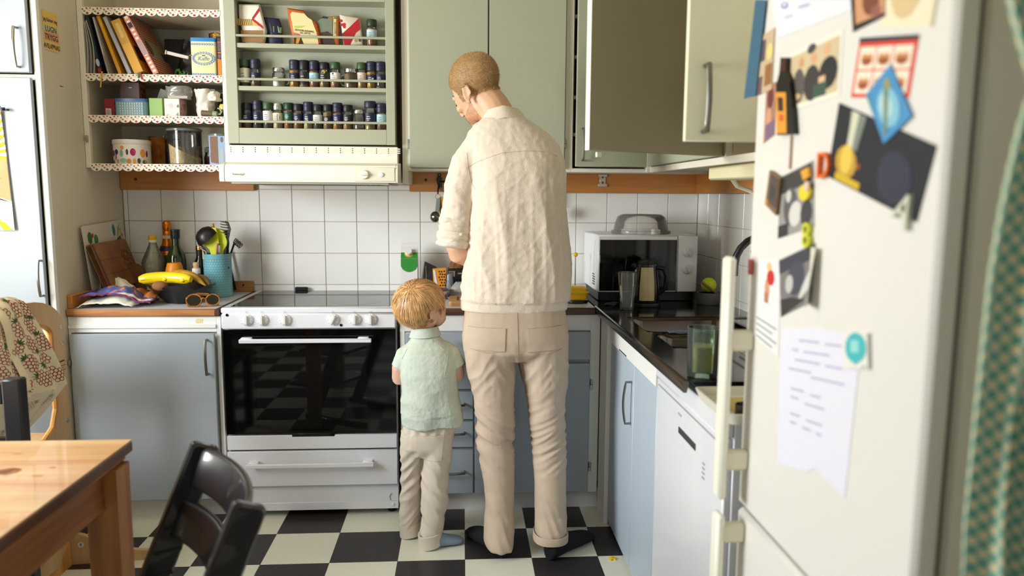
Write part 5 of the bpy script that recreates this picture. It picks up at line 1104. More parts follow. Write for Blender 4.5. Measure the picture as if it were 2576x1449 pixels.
packet('berry_packet', 'white and red packet printed with small red berries beside the lone spice jar', 'packet', [(-0.4960, 1.966), (-0.4150, 1.966), (-0.4220, 2.04), (-0.4280, 2.084), (-0.4860, 2.092), (-0.5120, 2.098), (-0.5050, 2.039)], -.300, .02, (220, 206, 190),
   [((168, 14, 26), [(-0.4930, 1.968), (-0.4720, 1.968), (-0.4440, 2.021), (-0.4240, 2.036), (-0.4300, 2.081), (-0.4700, 2.043), (-0.5010, 2.016)])] + [((184, 30, 40), disc(a, b, .0062, 9)) for a, b in ((-0.5050, 2.068), (-0.4920, 2.054), (-0.5030, 2.052), (-0.4920, 2.044))] + [((150, 104, 60), disc(-0.4280, 1.998, .007, 8)), ((90, 76, 60), disc(-0.4280, 1.99, .006, 8)), ((176, 140, 60), disc(-0.4450, 1.988, .006, 8))],
   letters=[('ALLROUND', .0085, -0.4610, 2.002, (230, 200, 190), 0, 1.0)])

# ------------------------------------------------------------------ open shelves: top tier, books
def book(label, bl, tl, th, dep, rgb, pages=True, name='book', y0=-.312, shapes=None, cover=None, grp='leaning books on the top open shelf'):
    a = atan2(bl[0] - tl[0], tl[1] - bl[1]); h = sqrt((bl[0] - tl[0]) ** 2 + (bl[1] - tl[1]) ** 2)
    t = thing(name, label, 'book', (bl[0], y0, bl[1]), 0, grp); M = MX.Translation((bl[0], y0, bl[1])) @ MX.Rotation(-a, 4, 'Y'); cm_ = mat(rgb, .45, var=.04, vs=20)
    c = build(G().box(0, .0022, 0, dep, 0, h, .0006, M=M).box(th - .0022, th, 0, dep, 0, h, .0006, M=M).box(0, th, 0, .0022, 0, h, .0006, M=M), 'cover', cm_, t)
    build(G().box(.0022, th - .0022, .0022, dep - .004, .003, h - .003, M=M), 'pages', mat((226, 218, 198), .8), t)
    if shapes: prints(t, M @ FR((0, 0, 0)), shapes(th, h), 'spine_print', lift=.0005)
    if cover: prints(t, M @ RF((th, 0, 0)), cover(dep, h), 'cover_print', lift=.0005)
    return t, M
def zb(x): return 1.834
book('dark navy book leaning on the magazines at the left end of the top open shelf', (-1.502, 1.8335), (-1.5420, -0.3120, 2.0610)[::2], .017, .19, (30, 40, 54), shapes=lambda t, h: [((70, 74, 84), rect(.006, .03, .0085, h * .72)), ((176, 186, 200), disc(.0085, .045, .0075, 10, .016)), ((150, 40, 34), rect(.001, .004, .016, .022))])
book('thin greyish-white book between the navy book and the yellow book', (-1.465, 1.8335), (-1.5140, -0.3120, 2.0600)[::2], .010, .19, (186, 178, 168), shapes=lambda t, h: [((90, 84, 90), rect(.004, .02, .006, .08)), ((40, 40, 60), disc(.005, .012, .002, 8))])
book('narrow mustard-yellow book, third from the left of the leaning books', (-1.422, 1.8335), (-1.4980, -0.3120, 2.0640)[::2], .0165, .19, (214, 150, 26), shapes=lambda t, h: [((226, 190, 110), rect(.007, h * .80, .0095, h * .93)), ((226, 190, 110), rect(.0075, h * .36, .009, h * .42))])
book('light grey book in the middle of the leaning books', (-1.384, 1.8335), (-1.4730, -0.3120, 2.0600)[::2], .018, .19, (176, 172, 178))
book('thick golden-orange book with a pale rounded emblem on its spine', (-1.357, 1.8335), (-1.4420, -0.3120, 2.0450)[::2], .041, .2, (206, 150, 52), shapes=lambda t, h: [((216, 190, 112), rrect(.013, h * .66, .028, h - .014, .007)), ((222, 166, 56), rect(.003, .004, t - .003, h * .55))], cover=lambda d, h: [((196, 120, 50), rect(.01, h * .55, d - .01, h - .01)), ((60, 50, 40), rect(.01, .05, d - .02, h * .5)), ((150, 60, 40), disc(.06, .08, .025, 10)), ((70, 80, 56), disc(.10, .12, .03, 10))])
def ging(t, h):
    o = [((236, 222, 204), rect(0.001, 0.001, t - .001, h - .001))]; n = int(h / .009)
    for k in range(n):
        if k % 2 == 0: o.append(((212, 140, 116), rect(.001, k * .009, t - .001, k * .009 + .009)))
    for k in range(int(t / .009) + 1):
        if k % 2 == 0: o.append(((200, 112, 92), rect(k * .009, .001, min(t - .001, k * .009 + .0045), h - .001)))
    return o + [((34, 34, 46), rect(.003, h * .8, t - .004, h * .8 + .022)), ((176, 140, 140), rect(0, h * .33, t, h * .58))]
def gcov(d, h):
    o = [((196, 150, 120), rect(.002, .002, d - .002, h - .002))]
    for k in range(int(h / .012)): o.append(((150, 66, 44), rect(.004, k * .012 + .002, d - .004, k * .012 + .008)))
    return o + [((150, 140, 104), rect(.03, h * .3, d - .01, h * .62)), ((90, 70, 44), disc(.045, h * .46, .026, 12, .036)), ((60, 64, 84), rect(d - .06, h * .3, d - .012, h * .45))]
book('red gingham cookbook with patterned cover, rightmost of the leaning books', (-1.28, 1.8335), (-1.3910, -0.3120, 2.0630)[::2], .024, .22, (196, 96, 76), shapes=ging, cover=gcov)
for k, (a, b, lab, c) in enumerate(((201, 232, 'outermost pale leaflet curling out at the far left of the top open shelf', (196, 190, 180)), (206, 236, 'middle pale leaflet between two others at the left of the top shelf', (176, 168, 160)), (210, 246, 'printed recipe leaflet with a brown disc, beside the navy book', (200, 192, 180)))):
    t = thing('leaflet', lab, 'leaflet', (-1.53 + k * .01, -.3, 1.8335), 0, 'leaflets on the top open shelf')
    bx, tx = -1.544 + .013 * k, -1.5445 + .004 * k
    def lf(u, v, bx=bx, tx=tx, k=k): return V((tx + (bx - tx) * (1 - v) + .006 * sin(pi * v) * (1 + .5 * k) + .004 * u, -.316 + .2 * u, 1.8338 + (.205 + .004 * k) * v))
    build(G().sheet(lf, 8, 12, .002), 'paper', mat(c, .7), t)
    if k == 2:
        def on_(u, v): p = lf(u, v); return (p.x + .0022, p.y - .0006, p.z)
        g = G(); g.add([on_(u, v) for u, v in ((.02, .04), (.34, .04), (.34, .22), (.02, .22))], [(0, 1, 2, 3)]); g.cur = 1
        for j in range(7): g.add([on_(u, v) for u, v in ((.03, .32 + j * .035), (.3, .32 + j * .035), (.3, .325 + j * .035), (.03, .325 + j * .035))], [(0, 1, 2, 3)])
        g.cur = 2; g.add([on_(.17 + .11 * cos(q), .66 + .08 * sin(q)) for q in [2 * pi * i / 12 for i in range(12)]], [tuple(range(12))]); build(g, 'print', [mat((150, 128, 100), .7), mat((110, 104, 100), .7), mat((140, 96, 56), .7)], t, smooth=0, fix=False)
t = thing('bookmark_ribbon', 'yellow ribbon hanging over the edge of the top open shelf', 'ribbon', (-1.4860, -0.3260, 1.7850))
build(G().sheet(lambda u, v: V((-1.4825 - .011 * (1 - v) * .9 + .006 * u, -.3262 - .002 * sin(v * 3), 1.778 + .064 * v)), 3, 8, .0008), 'ribbon', mat((206, 160, 40), .6), t)
t = thing('red_ribbon', 'red and green ribbon end dangling below the thick golden book', 'ribbon', (-1.3200, -0.3260, 1.8250))
build(G().sheet(lambda u, v: V((-1.323 - .008 * v + .006 * u, -.3262 - .001 * sin(v * 3), 1.812 + .030 * v)), 3, 6, .0008), 'ribbon', mat((156, 30, 30), .6), t)
build(G().sheet(lambda u, v: V((-1.339 + .002 * v + .007 * u, -.3258, 1.818 + .022 * v)), 3, 6, .0008), 'green_ribbon', mat((60, 96, 60), .6), t, label='green ribbon')
t = thing('black_folder', 'black folder standing behind the gingham cookbook', 'folder', (-1.24, -.1, 1.8335)); build(G().box(-1.31, -1.225, -.10, -.085, 1.8335, 2.02, .002), 'cover', mat((26, 24, 24), .5), t)
# black bag with greenery
def crumple(c, rx, ry, h, seed, amp=.18, n=26, m=16, top=.45, pinch=1.0):
    rings = []
    for j in range(m + 1):
        t = j / m; k = (1 - (1 - top) * t ** 1.6) * (1 if 0 < j else .9); rr = []
        for i in range(n):
            a = 2 * pi * i / n; q = 1 + amp * noise.noise(V((cos(a) * 2.2, sin(a) * 2.2, t * 3.4 + seed))) + amp * .5 * noise.noise(V((cos(a) * 6, sin(a) * 6, t * 7 + seed)))
            rr.append((c[0] + rx * k * q * cos(a), c[1] + ry * k * q * sin(a), c[2] + h * t * (1 + (.12 * noise.noise(V((cos(a) * 2, sin(a) * 2, seed + 9))) if j == m else 0))))
        rings.append(rr)
    return G().loft(rings)
t = thing('black_bag', 'crumpled black plastic bag with green leaves printed on it, beside the coffee tin', 'bag', (-1.205, -.2, 1.8335)); build(crumple((-1.178, -.155, 1.8335), .058, .06, .165, 2.0, .25), 'bag', mat((16, 16, 17), .22, bump=.4, bs=50), t, smooth=60)
g = G(); rv = random.Random(8)
for k in range(16):
    a, b = rv.uniform(-1.225, -1.185), rv.uniform(1.842, 1.872); q = rv.uniform(0, 3); g.add([(a + .008 * cos(q), -.222, b + .008 * sin(q)), (a - .004 * sin(q), -.220, b + .004 * cos(q)), (a - .008 * cos(q), -.222, b - .008 * sin(q)), (a + .004 * sin(q), -.220, b - .004 * cos(q))], [(0, 1, 2, 3)])
build(g, 'leaf_print', mat((70, 130, 30), .5), t, smooth=0, fix=False)
t = thing('bag_clip', 'long white plastic clip across the black bag', 'clip', (-1.19, -.29, 1.91)); build(G().box(-.044, .044, -.004, .004, -.007, .007, .002, M=MX.Translation((-1.183, -.296, 1.918)) @ MX.Rotation(.22, 4, 'Y')), 'arm', mat((206, 196, 190), .4), t); build(G().box(-.003, .003, -.005, .005, -.009, .009, .002, M=MX.Translation((-1.231, -.296, 1.929)) @ MX.Rotation(.2, 4, 'Y')), 'hinge', mat((206, 196, 190), .4), t)
# coffee tin
t = thing('coffee_tin', 'cream coffee tin with blue lid and ringed oval lettering on the top open shelf', 'tin', (-1.075, -.27, 1.8335))
TX0, TX1 = -1.126, -1.020
build(G().prism(rrect(TX0, -.315, TX1, -.225, .012), 1.8335, 1.972), 'body', mat((222, 208, 160), .35), t, smooth=40); lid = build(G().prism(rrect(TX0 - .001, -.316, TX1 + .001, -.224, .012), 1.972, 1.987), 'lid', mat((36, 120, 184), .35), t, smooth=40)
Mt = FR((-1.073, -.3152, 1.903)); sp = []
def ringp(cx, cy, r, c=(70, 122, 176)): return [(c, disc(cx, cy, r, 10)), ((214, 212, 190), disc(cx, cy, r * .45, 8))]
for k in range(10): sp += ringp(-.0455 + k * .0101, .058, .0043) + ringp(-.0455 + k * .0101, -.063, .0043)
for k in range(24): a = 2 * pi * k / 24; sp += ringp(.043 * cos(a), .024 * sin(a), .0040)
sp += [((70, 122, 176), disc(0, 0, .0365, 30, .0185)), ((222, 208, 160), disc(0, 0, .0350, 30, .0172))]
prints(t, Mt, sp); text('Kaffe', .024, Mt @ MX.Translation((0, -.001, 0)), t, (110, 140, 170), sx=.95, shear=.25, lift=.0024)
for x in (-.034, .018): build(G().box(x, x + .012, -.002, .002, .068, .071, M=Mt), 'clasp', mat((120, 80, 60), .4, .6), t)
t = thing('gold_bag', 'gold foil coffee bag peeking up behind the coffee tin', 'bag', (-1.05, -.17, 1.8335)); build(crumple((-1.045, -.165, 1.8335), .052, .03, .195, 7.0, .12, top=.95), 'foil', mat((196, 156, 76), .22, 1.0, bump=.6, bs=60), t, smooth=60); build(G().box(-1.056, -1.034, -.2005, -.199, 1.992, 2.016, M=MX.Identity(4)), 'label', mat((34, 28, 24), .5), t)
t = thing('purple_orange_packet', 'purple and orange packet at the right end of the top open shelf', 'packet', (-1.0, -.25, 1.8335)); build(G().box(-1.016, -.9995, -.315, -.22, 1.8335, 1.99, .003), 'packet', mat((78, 50, 66), .4), t)
prints(t, FR((-1.0085, -.3153, 1.8335)), [((206, 120, 34), [(-.0075, .002), (.0075, .002), (.0075, .066), (-.0075, .070)]), ((200, 90, 50), rect(-.006, .135, .0075, .139)), ((214, 130, 50), rect(-.006, .092, .0075, .096))] + [((150, 130, 140), rect(-.006, .074 + k * .0045, .0075, .0755 + k * .0045)) for k in range(3)] + [((150, 130, 140), rect(-.006, .102 + k * .0055, .0075, .1035 + k * .0055)) for k in range(6)])

# ------------------------------------------------------------------ open shelves: middle tier
Z2 = 1.6655
def carton(name, label, cat, x0, x1, y0, y1, z0, z1, rgb, front=(), side=(), grp=None, rough=.5, b=.0012):
    t = thing(name, label, cat, ((x0 + x1) / 2, (y0 + y1) / 2, z0), 0, grp); build(G().box(x0, x1, y0, y1, z0, z1, b), 'box', mat(rgb, rough), t)
    if front: prints(t, FR((x0, y0, z0)), front, lift=.0006)
    if side: prints(t, RF((x1, y0, z0)), side, 'side_print', lift=.0006)
    return t
carton('red_box', 'dark red carton with a white barcode label, left end of the middle open shelf', 'box', -1.492, -1.4485, -.30, -.2, Z2, 1.7365, (128, 26, 46), [((206, 198, 190), rect(.006, .002, .028, .030))] + [((80, 74, 74), rect(.009 + k * .004, .004, .011 + k * .004, .026)) for k in range(4)])
t = thing('gingham_tin', 'blue checked biscuit tin with a blue lid on the middle open shelf', 'tin', (-1.38, -.26, Z2))
build(G().prism(rrect(-1.447, -.312, -1.3145, -.21, .016), Z2, 1.7235), 'body', mat((112, 150, 160), .3), t, smooth=40); build(G().prism(rrect(-1.448, -.313, -1.3135, -.209, .016), 1.7235, 1.7365), 'lid', mat((60, 98, 150), .28), t, smooth=40)
prints(t, FR((-1.447, -.3122, Z2)), [((168, 186, 160), rect(.016, .001, .117, .057))] + [((60, 96, 130), rect(.018 + k * .0098, .001, .0222 + k * .0098, .057)) for k in range(11)] + [((92, 130, 140), rect(.016, .004 + k * .0098, .117, .0078 + k * .0098)) for k in range(6)], rough=.3)
t = carton('brown_box', 'dull purple-brown box standing on the gingham tin', 'box', -1.428, -1.352, -.285, -.215, 1.737, 1.806, (86, 66, 68), [((214, 206, 196), rect(.034, .045, .046, .0485))], [((130, 70, 44), rect(.003, .003, .066, .064)), ((40, 26, 24), disc(.02, .045, .01, 7)), ((40, 26, 24), disc(.045, .04, .012, 7)), ((40, 26, 24), disc(.03, .018, .011, 7)), ((40, 26, 24), disc(.055, .016, .008, 7))])
t = carton('green_box', 'light green carton with its grey flap folded up, middle open shelf', 'box', -1.309, -1.255, -.30, -.22, Z2, 1.741, (150, 184, 106))
build(G().add([(-1.309, -.22, 1.741), (-1.255, -.22, 1.741), (-1.2375, -.235, 1.77), (-1.283, -.235, 1.789)], [(0, 1, 2, 3)]).add([(-1.309, -.2215, 1.741), (-1.255, -.2215, 1.741), (-1.2375, -.2365, 1.77), (-1.283, -.2365, 1.789)], [(3, 2, 1, 0)]), 'flap', mat((152, 146, 134), .7), t, smooth=0)
rv = random.Random(3)
t = carton('floral_box', 'white and pink box with leaf print, right of the green carton', 'box', -1.2455, -1.183, -.305, -.22, Z2, 1.7395, (232, 216, 216), [((206, 196, 190), disc(.026, .045, .009, 12)), ((90, 120, 90), [(.05, .04), (.056, .052), (.061, .044), (.057, .036)]), ((160, 180, 160), [(.006, .004), (.018, .012), (.014, .004)]), ((120, 150, 120), [(.045, .006), (.056, .018), (.058, .003)])], [((186, 142, 136), rect(.001, .001, .084, .073)), ((50, 44, 40), disc(.052, .045, .012, 10)), ((150, 116, 112), disc(.052, .045, .009, 10))] + [((60, 54, 46), [(q * .011 + .004, .006 + (q % 3) * .018), (q * .011 + .013, .016 + (q % 3) * .018), (q * .011 + .006, .020 + (q % 3) * .018)]) for q in range(7)])
t = thing('clear_bag', 'clear grey plastic bag bunched on top of the floral box', 'bag', (-1.19, -.19, 1.74))
build(crumple((-1.200, -.255, 1.7405), .05, .040, .052, 4.0, .16, top=1.05), 'plastic', glassmat((206, 204, 196), .12, .42), t, smooth=70); build(G().box(-1.23, -1.15, -.303, -.2995, 1.7405, 1.752, .001, M=MX.Translation((0, 0, 0))), 'zip_strip', mat((176, 170, 156), .5), t)
t = thing('white_paper_bag', 'crumpled white paper bag in the middle of the middle open shelf, right half', 'bag', (-1.10, -.26, Z2)); build(crumple((-1.098, -.235, Z2), .032, .036, .118, 11.0, .3, top=1.25), 'paper', mat((226, 218, 208), .7, bump=.2, bs=30), t, smooth=50)
build(crumple((-1.060, -.245, 1.737), .028, .03, .04, 3.0, .35, top=.7, m=8), 'folded_top', mat((226, 218, 208), .7), t, smooth=50)
t = carton('green_packet', 'dark green tea packet lying at the right end of the middle open shelf', 'packet', -1.062, -.9995, -.19, -.09, Z2, 1.79, (40, 52, 26), [((150, 150, 50), rect(.002, .11, .06, .117)), ((96, 104, 60), rect(.001, .015, .0615, .062)), ((130, 170, 60), disc(.045, .085, .012, 10)), ((176, 150, 150), disc(.057, .09, .007, 8))])
t = thing('tea_strainer', 'brown and sage-green handled tea strainer lying on the middle open shelf', 'strainer', (-1.05, -.3, Z2))
build(G().tube([(-1.094, -.302, Z2 + .016), (-1.05, -.302, Z2 + .0135)], .0125, 12), 'cup', mat((96, 84, 62), .4), t); build(G().tube([(-1.05, -.30, Z2 + .0135), (-1.03, -.302, Z2 + .0125)], [.013, .0115], 12), 'rim', mat((140, 148, 120), .4), t)
build(G().tube([(-1.04, -.302, Z2 + .014), (-1.018, -.303, Z2 + .012), (-1.012, -.303, Z2 + .022), (-1.018, -.303, Z2 + .034), (-1.028, -.303, Z2 + .037)], .0032, 7), 'handle', mat((150, 164, 136), .4), t)
t = thing('honey_jar', 'round dark jar with yellow lid at the right edge of the middle open shelf', 'jar', (-1.0145, -.26, Z2)); build(G().lathe([(.012, 0), (.019, .008), (.021, .022), (.017, .034), (.016, .036)], 18), 'glass_body', mat((70, 56, 36), .1, coat=.6), t, local=True); build(G().lathe([(.0185, .035), (.0195, .037), (.0195, .048), (.015, .058), (0, .060)], 18), 'lid', mat((190, 176, 90), .3), t, local=True)

# ------------------------------------------------------------------ open shelves: bottom tier
Z1 = 1.4665
t = thing('flower_tin', 'round white tin painted with bright flowers on the bottom open shelf', 'tin', (-1.415, -.235, Z1))
build(G().lathe([(.072, 0), (.074, .002), (.074, .086), (.073, .088)], 36), 'body', mat((222, 212, 206), .35), t, local=True); build(G().lathe([(.0755, .084), (.0762, .086), (.0762, .1), (.074, .103), (0, .103)], 36), 'lid', mat((218, 210, 204), .35), t, local=True)
g = G(); ms = []
def wrap(c, pts, r=.0745):
    m_ = mat(c, .45); 
    if m_ not in ms: ms.append(m_)
    g.cur = ms.index(m_); q = r + .00004 * len(g.f); g.add([(q * sin(a), -q * cos(a), z) for a, z in pts], [tuple(range(len(pts)))])
def wd(c, a, z, ra, rz, n=10): wrap(c, [(a + ra * cos(2 * pi * i / n), z + rz * sin(2 * pi * i / n)) for i in range(n)])
for c, a, z, ra, rz in (((120, 36, 100), -.85, .045, .15, .013), ((60, 40, 80), -.55, .05, .14, .012), ((150, 60, 130), -.6, .03, .06, .014), ((206, 130, 40), -.15, .068, .1, .008), ((196, 190, 170), -.15, .068, .03, .003), ((120, 170, 140), -.2, .045, .1, .016), ((150, 30, 90), .42, .05, .15, .016), ((190, 50, 90), .5, .052, .07, .009), ((60, 50, 50), .12, .05, .07, .013), ((214, 140, 40), .95, .046, .15, .018), ((120, 30, 80), 1.22, .044, .08, .014), ((140, 180, 150), -.1, .015, .2, .010), ((206, 120, 40), .2, .012, .12, .011), ((214, 150, 60), .48, .012, .08, .012), ((60, 70, 60), .72, .014, .09, .012), ((50, 90, 60), -.85, .010, .12, .008), ((206, 190, 40), -.75, .018, .06, .006), ((60, 100, 60), 1.05, .010, .14, .009), ((214, 180, 30), 1.1, .012, .05, .006), ((214, 130, 70), -.45, .012, .08, .008)): wd(c, a, z, ra, rz, 9)
build(g, 'flower_print', ms, t, local=True, smooth=0, fix=False)
t = thing('orange_paper_bag', 'torn orange paper bag behind the flower tin', 'bag', (-1.33, -.1, Z1)); build(crumple((-1.362, -.085, Z1), .045, .04, .125, 5.0, .3, top=.9), 'paper', mat((196, 120, 36), .6), t, smooth=50)
def cjar(name, label, x, y, z, r, h, fill, fh, lidm, clip=False, slope=0.0, fm=None, lidh=.022, grp=None, neck=.88):
    t = thing(name, label, 'jar', (x, y, z), 0, grp)
    build(G().lathe([(r * .92, 0), (r, .006), (r, h - lidh - .022), (r * neck, h - lidh - .006), (r * neck, h - lidh)], 32), 'glass_body', glassmat((250, 252, 250), .01, .02), t, local=True)
    n = 26; g = G(); rings = [[(r * .9 * cos(2 * pi * i / n), r * .9 * sin(2 * pi * i / n), .004) for i in range(n)]]
    for k in (0.0, .5, .9, 1.0): pass
    rings.append([(r * .95 * cos(2 * pi * i / n), r * .95 * sin(2 * pi * i / n), fh - slope * cos(2 * pi * i / n)) for i in range(n)]); rings.append([(r * .45 * cos(2 * pi * i / n), r * .45 * sin(2 * pi * i / n), fh + .006 - slope * .5 * cos(2 * pi * i / n)) for i in range(n)])
    build(g.loft(rings), 'contents', fm or mat(fill, .9, var=.35, vs=160, bump=.8, bs=160), t, local=True)
    build(G().lathe([(r * neck * 1.02, h - lidh), (r * neck * 1.06, h - lidh + .003), (r * neck * 1.06, h - .006), (r * neck * .9, h), (0, h)], 32), 'lid', lidm, t, local=True)
    if clip:
        build(G().tube([(r * neck * 1.07 * cos(2 * pi * i / 24), r * neck * 1.07 * sin(2 * pi * i / 24), h - lidh - .008) for i in range(25)], .0014, 5).tube([(-r * 1.02, 0, h - lidh - .02), (-r * 1.2, 0, h - lidh - .004), (-r * 1.16, 0, h - lidh + .012), (-r * .9, 0, h - .004)], .0014, 5), 'wire_clip', STEEL, t, local=True)
    return t
cjar('oat_jar', 'large glass jar with sloping rolled oats on the bottom open shelf', -1.2, -.215, Z1, .069, .158, (190, 164, 120), .062, glassmat((206, 220, 206), .02, .25), slope=.032, fm=mat((206, 180, 136), .9, var=.3, vs=130, bump=1.0, bs=130), lidh=.014, neck=1.0)
cjar('herb_jar', 'clip-top glass jar of dark green herbs left of the oat jar', -1.298, -.085, Z1, .036, .142, (56, 56, 30), .062, glassmat((200, 216, 200), .02, .3), True)
cjar('bean_jar', 'small glass jar of brown beans half hidden right of the oat jar', -1.105, -.15, Z1, .036, .082, (130, 92, 60), .038, glassmat((200, 212, 190), .02, .3), lidh=.024)
cjar('rice_jar', 'clip-top glass jar of mixed rice behind the brown and blue packet', -1.050, -.20, Z1, .047, .140, (200, 160, 120), .07, glassmat((200, 216, 200), .02, .3), True, neck=.96)
t = carton('cocoa_packet', 'pale blue packet with torn brown front at the right end of the bottom open shelf', 'packet', -1.066, -.9995, -.316, -.272, Z1, 1.5875, (132, 156, 186), [((112, 78, 60), [(.007, .01), (.037, .004), (.037, .118), (.005, .118), (.006, .055), (.004, .035)]), ((96, 84, 60), disc(.054, .105, .006, 10, .012)), ((150, 160, 170), rect(.043, .01, .06, .07))])
# ------------------------------------------------------------------ left worktop clutter
ZC = .8855
def slab4(name, label, cat, tl, tr, br, th, m, grp=None, poly=None):
    tl, tr, br = V(tl), V(tr), V(br); bl = tl + br - tr; x = tr - tl; y = tl - bl; M = frame(bl, x, y); w, h = x.length, y.length
    t = thing(name, label, cat, tuple(bl), 0, grp); b_ = build(G().prism(poly or rrect(0, 0, w, h, .012), -th, 0, M), 'board', m, t, smooth=40); return t, M, w, h, b_
t, M, w, h, b_ = slab4('leaflet', 'tall paper menu with vegetable drawings leaning in the corner behind the cutting boards', 'leaflet', (-1.553, -.475, 1.203), (-1.553, -.10, 1.219), (-1.525, -.04, .902), .0015, mat((206, 196, 184), .8), poly=None)
def tree(cx, cy, s, c1=(50, 92, 50)): return [((90, 130, 60), rect(cx - .003 * s, cy - .03 * s, cx + .003 * s, cy + .01 * s)), (c1, disc(cx, cy + .018 * s, .017 * s, 7, .022 * s))]
prints(t, M, tree(.055, h - .075, 1.2) + tree(.105, h - .085, 1.1, (60, 120, 64)) + [((150, 160, 50), disc(.08, h - .135, .035, 8, .016)), ((150, 60, 36), disc(.07, h - .13, .014, 7)), ((170, 50, 50), disc(.08, h - .045, .01, 6)), ((40, 70, 50), [(w - .12, h - .10), (w - .03, h - .085), (w - .02, h - .06), (w - .07, h - .075)]), ((120, 160, 50), [(w - .075, h - .07), (w - .06, h - .03), (w - .03, h - .012), (w - .05, h - .035), (w - .02, h - .04), (w - .055, h - .045), (w - .065, h - .07)]), ((214, 160, 50), rect(w - .045, h - .085, w - .03, h - .045)), ((60, 110, 110), disc(w - .1, h - .04, .014, 7, .028))] + [((70, 66, 70), rect(.12 + k % 3 * .03, h - .14 - k * .012, .16 + k % 3 * .035, h - .144 - k * .012)) for k in range(5)])
t = thing('newspaper', 'folded newspaper wedged between the menu and the cutting board', 'newspaper', (-1.53, -.33, ZC))
def npf(u, v): return V((-1.520 + .004 * sin(v * 4) + .01 * (1 - v), -.40 + .2 * u + .03 * v, ZC + .001 + .20 * v))
build(G().sheet(npf, 8, 8, .004), 'paper', mat((150, 144, 138), .85, var=.35, vs=40), t)
t, M, w, h, b_ = slab4('cutting_board', 'large brown wooden cutting board with vine pattern leaning in the corner', 'cutting board', V((-1.5400, -0.3600, 1.1280)) + V((.02, 0, 0)), V((-1.5250, -0.0700, 1.1340)) + V((.02, 0, 0)), V((-1.4610, -0.1300, 0.9510)) + V((.02, 0, 0)), .024, woodmat((146, 98, 58), (116, 72, 40), 'X', 5, .5))
M_ = M
for k in (.32, .62): build(G().box(.02, w - .005, h * k, h * k + .0015, 0, .0008, M=M), 'joint', mat((86, 50, 26), .6), t)
build(G().box(0, .022, .004, h - .004, -.0235, .0012, .003, M=M), 'end_strip', woodmat((104, 62, 34), (80, 44, 22), 'Y', 8, .5), t)
g = G()
for (cx, cy, r) in ((.055, .05, .018), (.06, .05, .028), (.035, .09, .016), (.06, .12, .018), (.04, .15, .014), (.075, .09, .016), (.03, .125, .01), (.06, .165, .012)):
    g.tube([M @ V((w - cx + r * cos(a), h - .0 - .03 - cy * .8 + r * sin(a) * .8, .0012)) for a in [i * .42 for i in range(13)]], .0008, 4)
build(g, 'vine_engraving', mat((58, 34, 20), .7), t, kind='stuff')
pp = [(-1.5180, -0.1900, 1.0110)[::2], (-1.5070, -0.1900, 1.0200)[::2], (-1.4420, -0.1900, 1.0340)[::2], (-1.4120, -0.1900, 1.0080)[::2], (-1.3980, -0.1900, 0.9470)[::2], (-1.3940, -0.1900, 0.8930)[::2], (-1.535, .886), (-1.5320, -0.1900, 0.9190)[::2], (-1.5260, -0.1900, 0.9400)[::2], (-1.5010, -0.1900, 0.9520)[::2], (-1.4970, -0.1900, 0.9650)[::2], (-1.5160, -0.1900, 0.9860)[::2]]
t = thing('small_cutting_board', 'small dark brown cutting board with a notched handle in front of the large board', 'cutting board', (-1.47, -.19, ZC)); build(G().prism(pp, -.012, .008, FR((0, -.19, 0))), 'board', woodmat((104, 66, 40), (82, 50, 28), 'X', 5, .5), t)
# tea towel and patterned oven cloth
def HT(x, y):
    u = (x + 1.53) / .215; v = (y + .545) / .30; b = sin(pi * min(1, max(0, u))) ** .6 * sin(pi * min(1, max(0, v * .9 + .1))) ** .7
    return .07 * b * (.6 + .4 * noise.noise(V((u * 3.2, v * 2.4, 3)))) + .008 * abs(noise.noise(V((u * 7, v * 7, 7))))
t = thing('tea_towel', 'crumpled white tea towel spread under the patterned cloth', 'towel', (-1.44, -.45, ZC)); TW = mat((226, 224, 206), .9, var=.05, vs=20)
def tw(u, v): x = -1.535 + .215 * u + .012 * noise.noise(V((v * 4, 3, u))); y = -.545 + .30 * v + .008 * noise.noise(V((u * 6, 5, v))); return V((x, y, ZC + .003 + HT(x, y)))
build(G().sheet(tw, 36, 30, .003), 'towel', TW, t, smooth=180)
build(G().sheet(lambda u, v: V((-1.53 + .13 * u, -.36 + .07 * v - .02 * u, ZC + .045 + .055 * sin(pi * (u * .8 + .1)) * sin(pi * (.15 + v * .7)) + .012 * noise.noise(V((u * 5, v * 5, 1))))), 18, 16, .003), 'towel_fold', TW, t, smooth=180)
cm = bpy.data.materials.new('woven_pattern'); cm.use_nodes = True; nt = cm.node_tree; b = nt.nodes['Principled BSDF']; b.inputs['Roughness'].default_value = .95
tc = nt.nodes.new('ShaderNodeTexCoord'); vo = nt.nodes.new('ShaderNodeTexNoise'); vo.inputs['Scale'].default_value = 7.5; vo.inputs['Detail'].default_value = .6; rp = nt.nodes.new('ShaderNodeValToRGB'); rp.color_ramp.interpolation = 'CONSTANT'
for k, (p, c) in enumerate(((0, (66, 34, 84)), (.36, (84, 92, 158)), (.47, (206, 110, 40)), (.5, (90, 98, 166)), (.56, (214, 202, 190)), (.62, (130, 44, 90)), (.68, (214, 150, 40)))):
    e = rp.color_ramp.elements[k] if k < 2 else rp.color_ramp.elements.new(p); e.position = p; e.color = lin(c)
nt.links.new(tc.outputs['Object'], vo.inputs[0]); nt.links.new(vo.outputs[0], rp.inputs[0]); nt.links.new(rp.outputs[0], b.inputs['Base Color'])
t = thing('patterned_cloth', 'purple, blue and orange woven cloth heaped on the white tea towel', 'cloth', (-1.40, -.45, ZC))
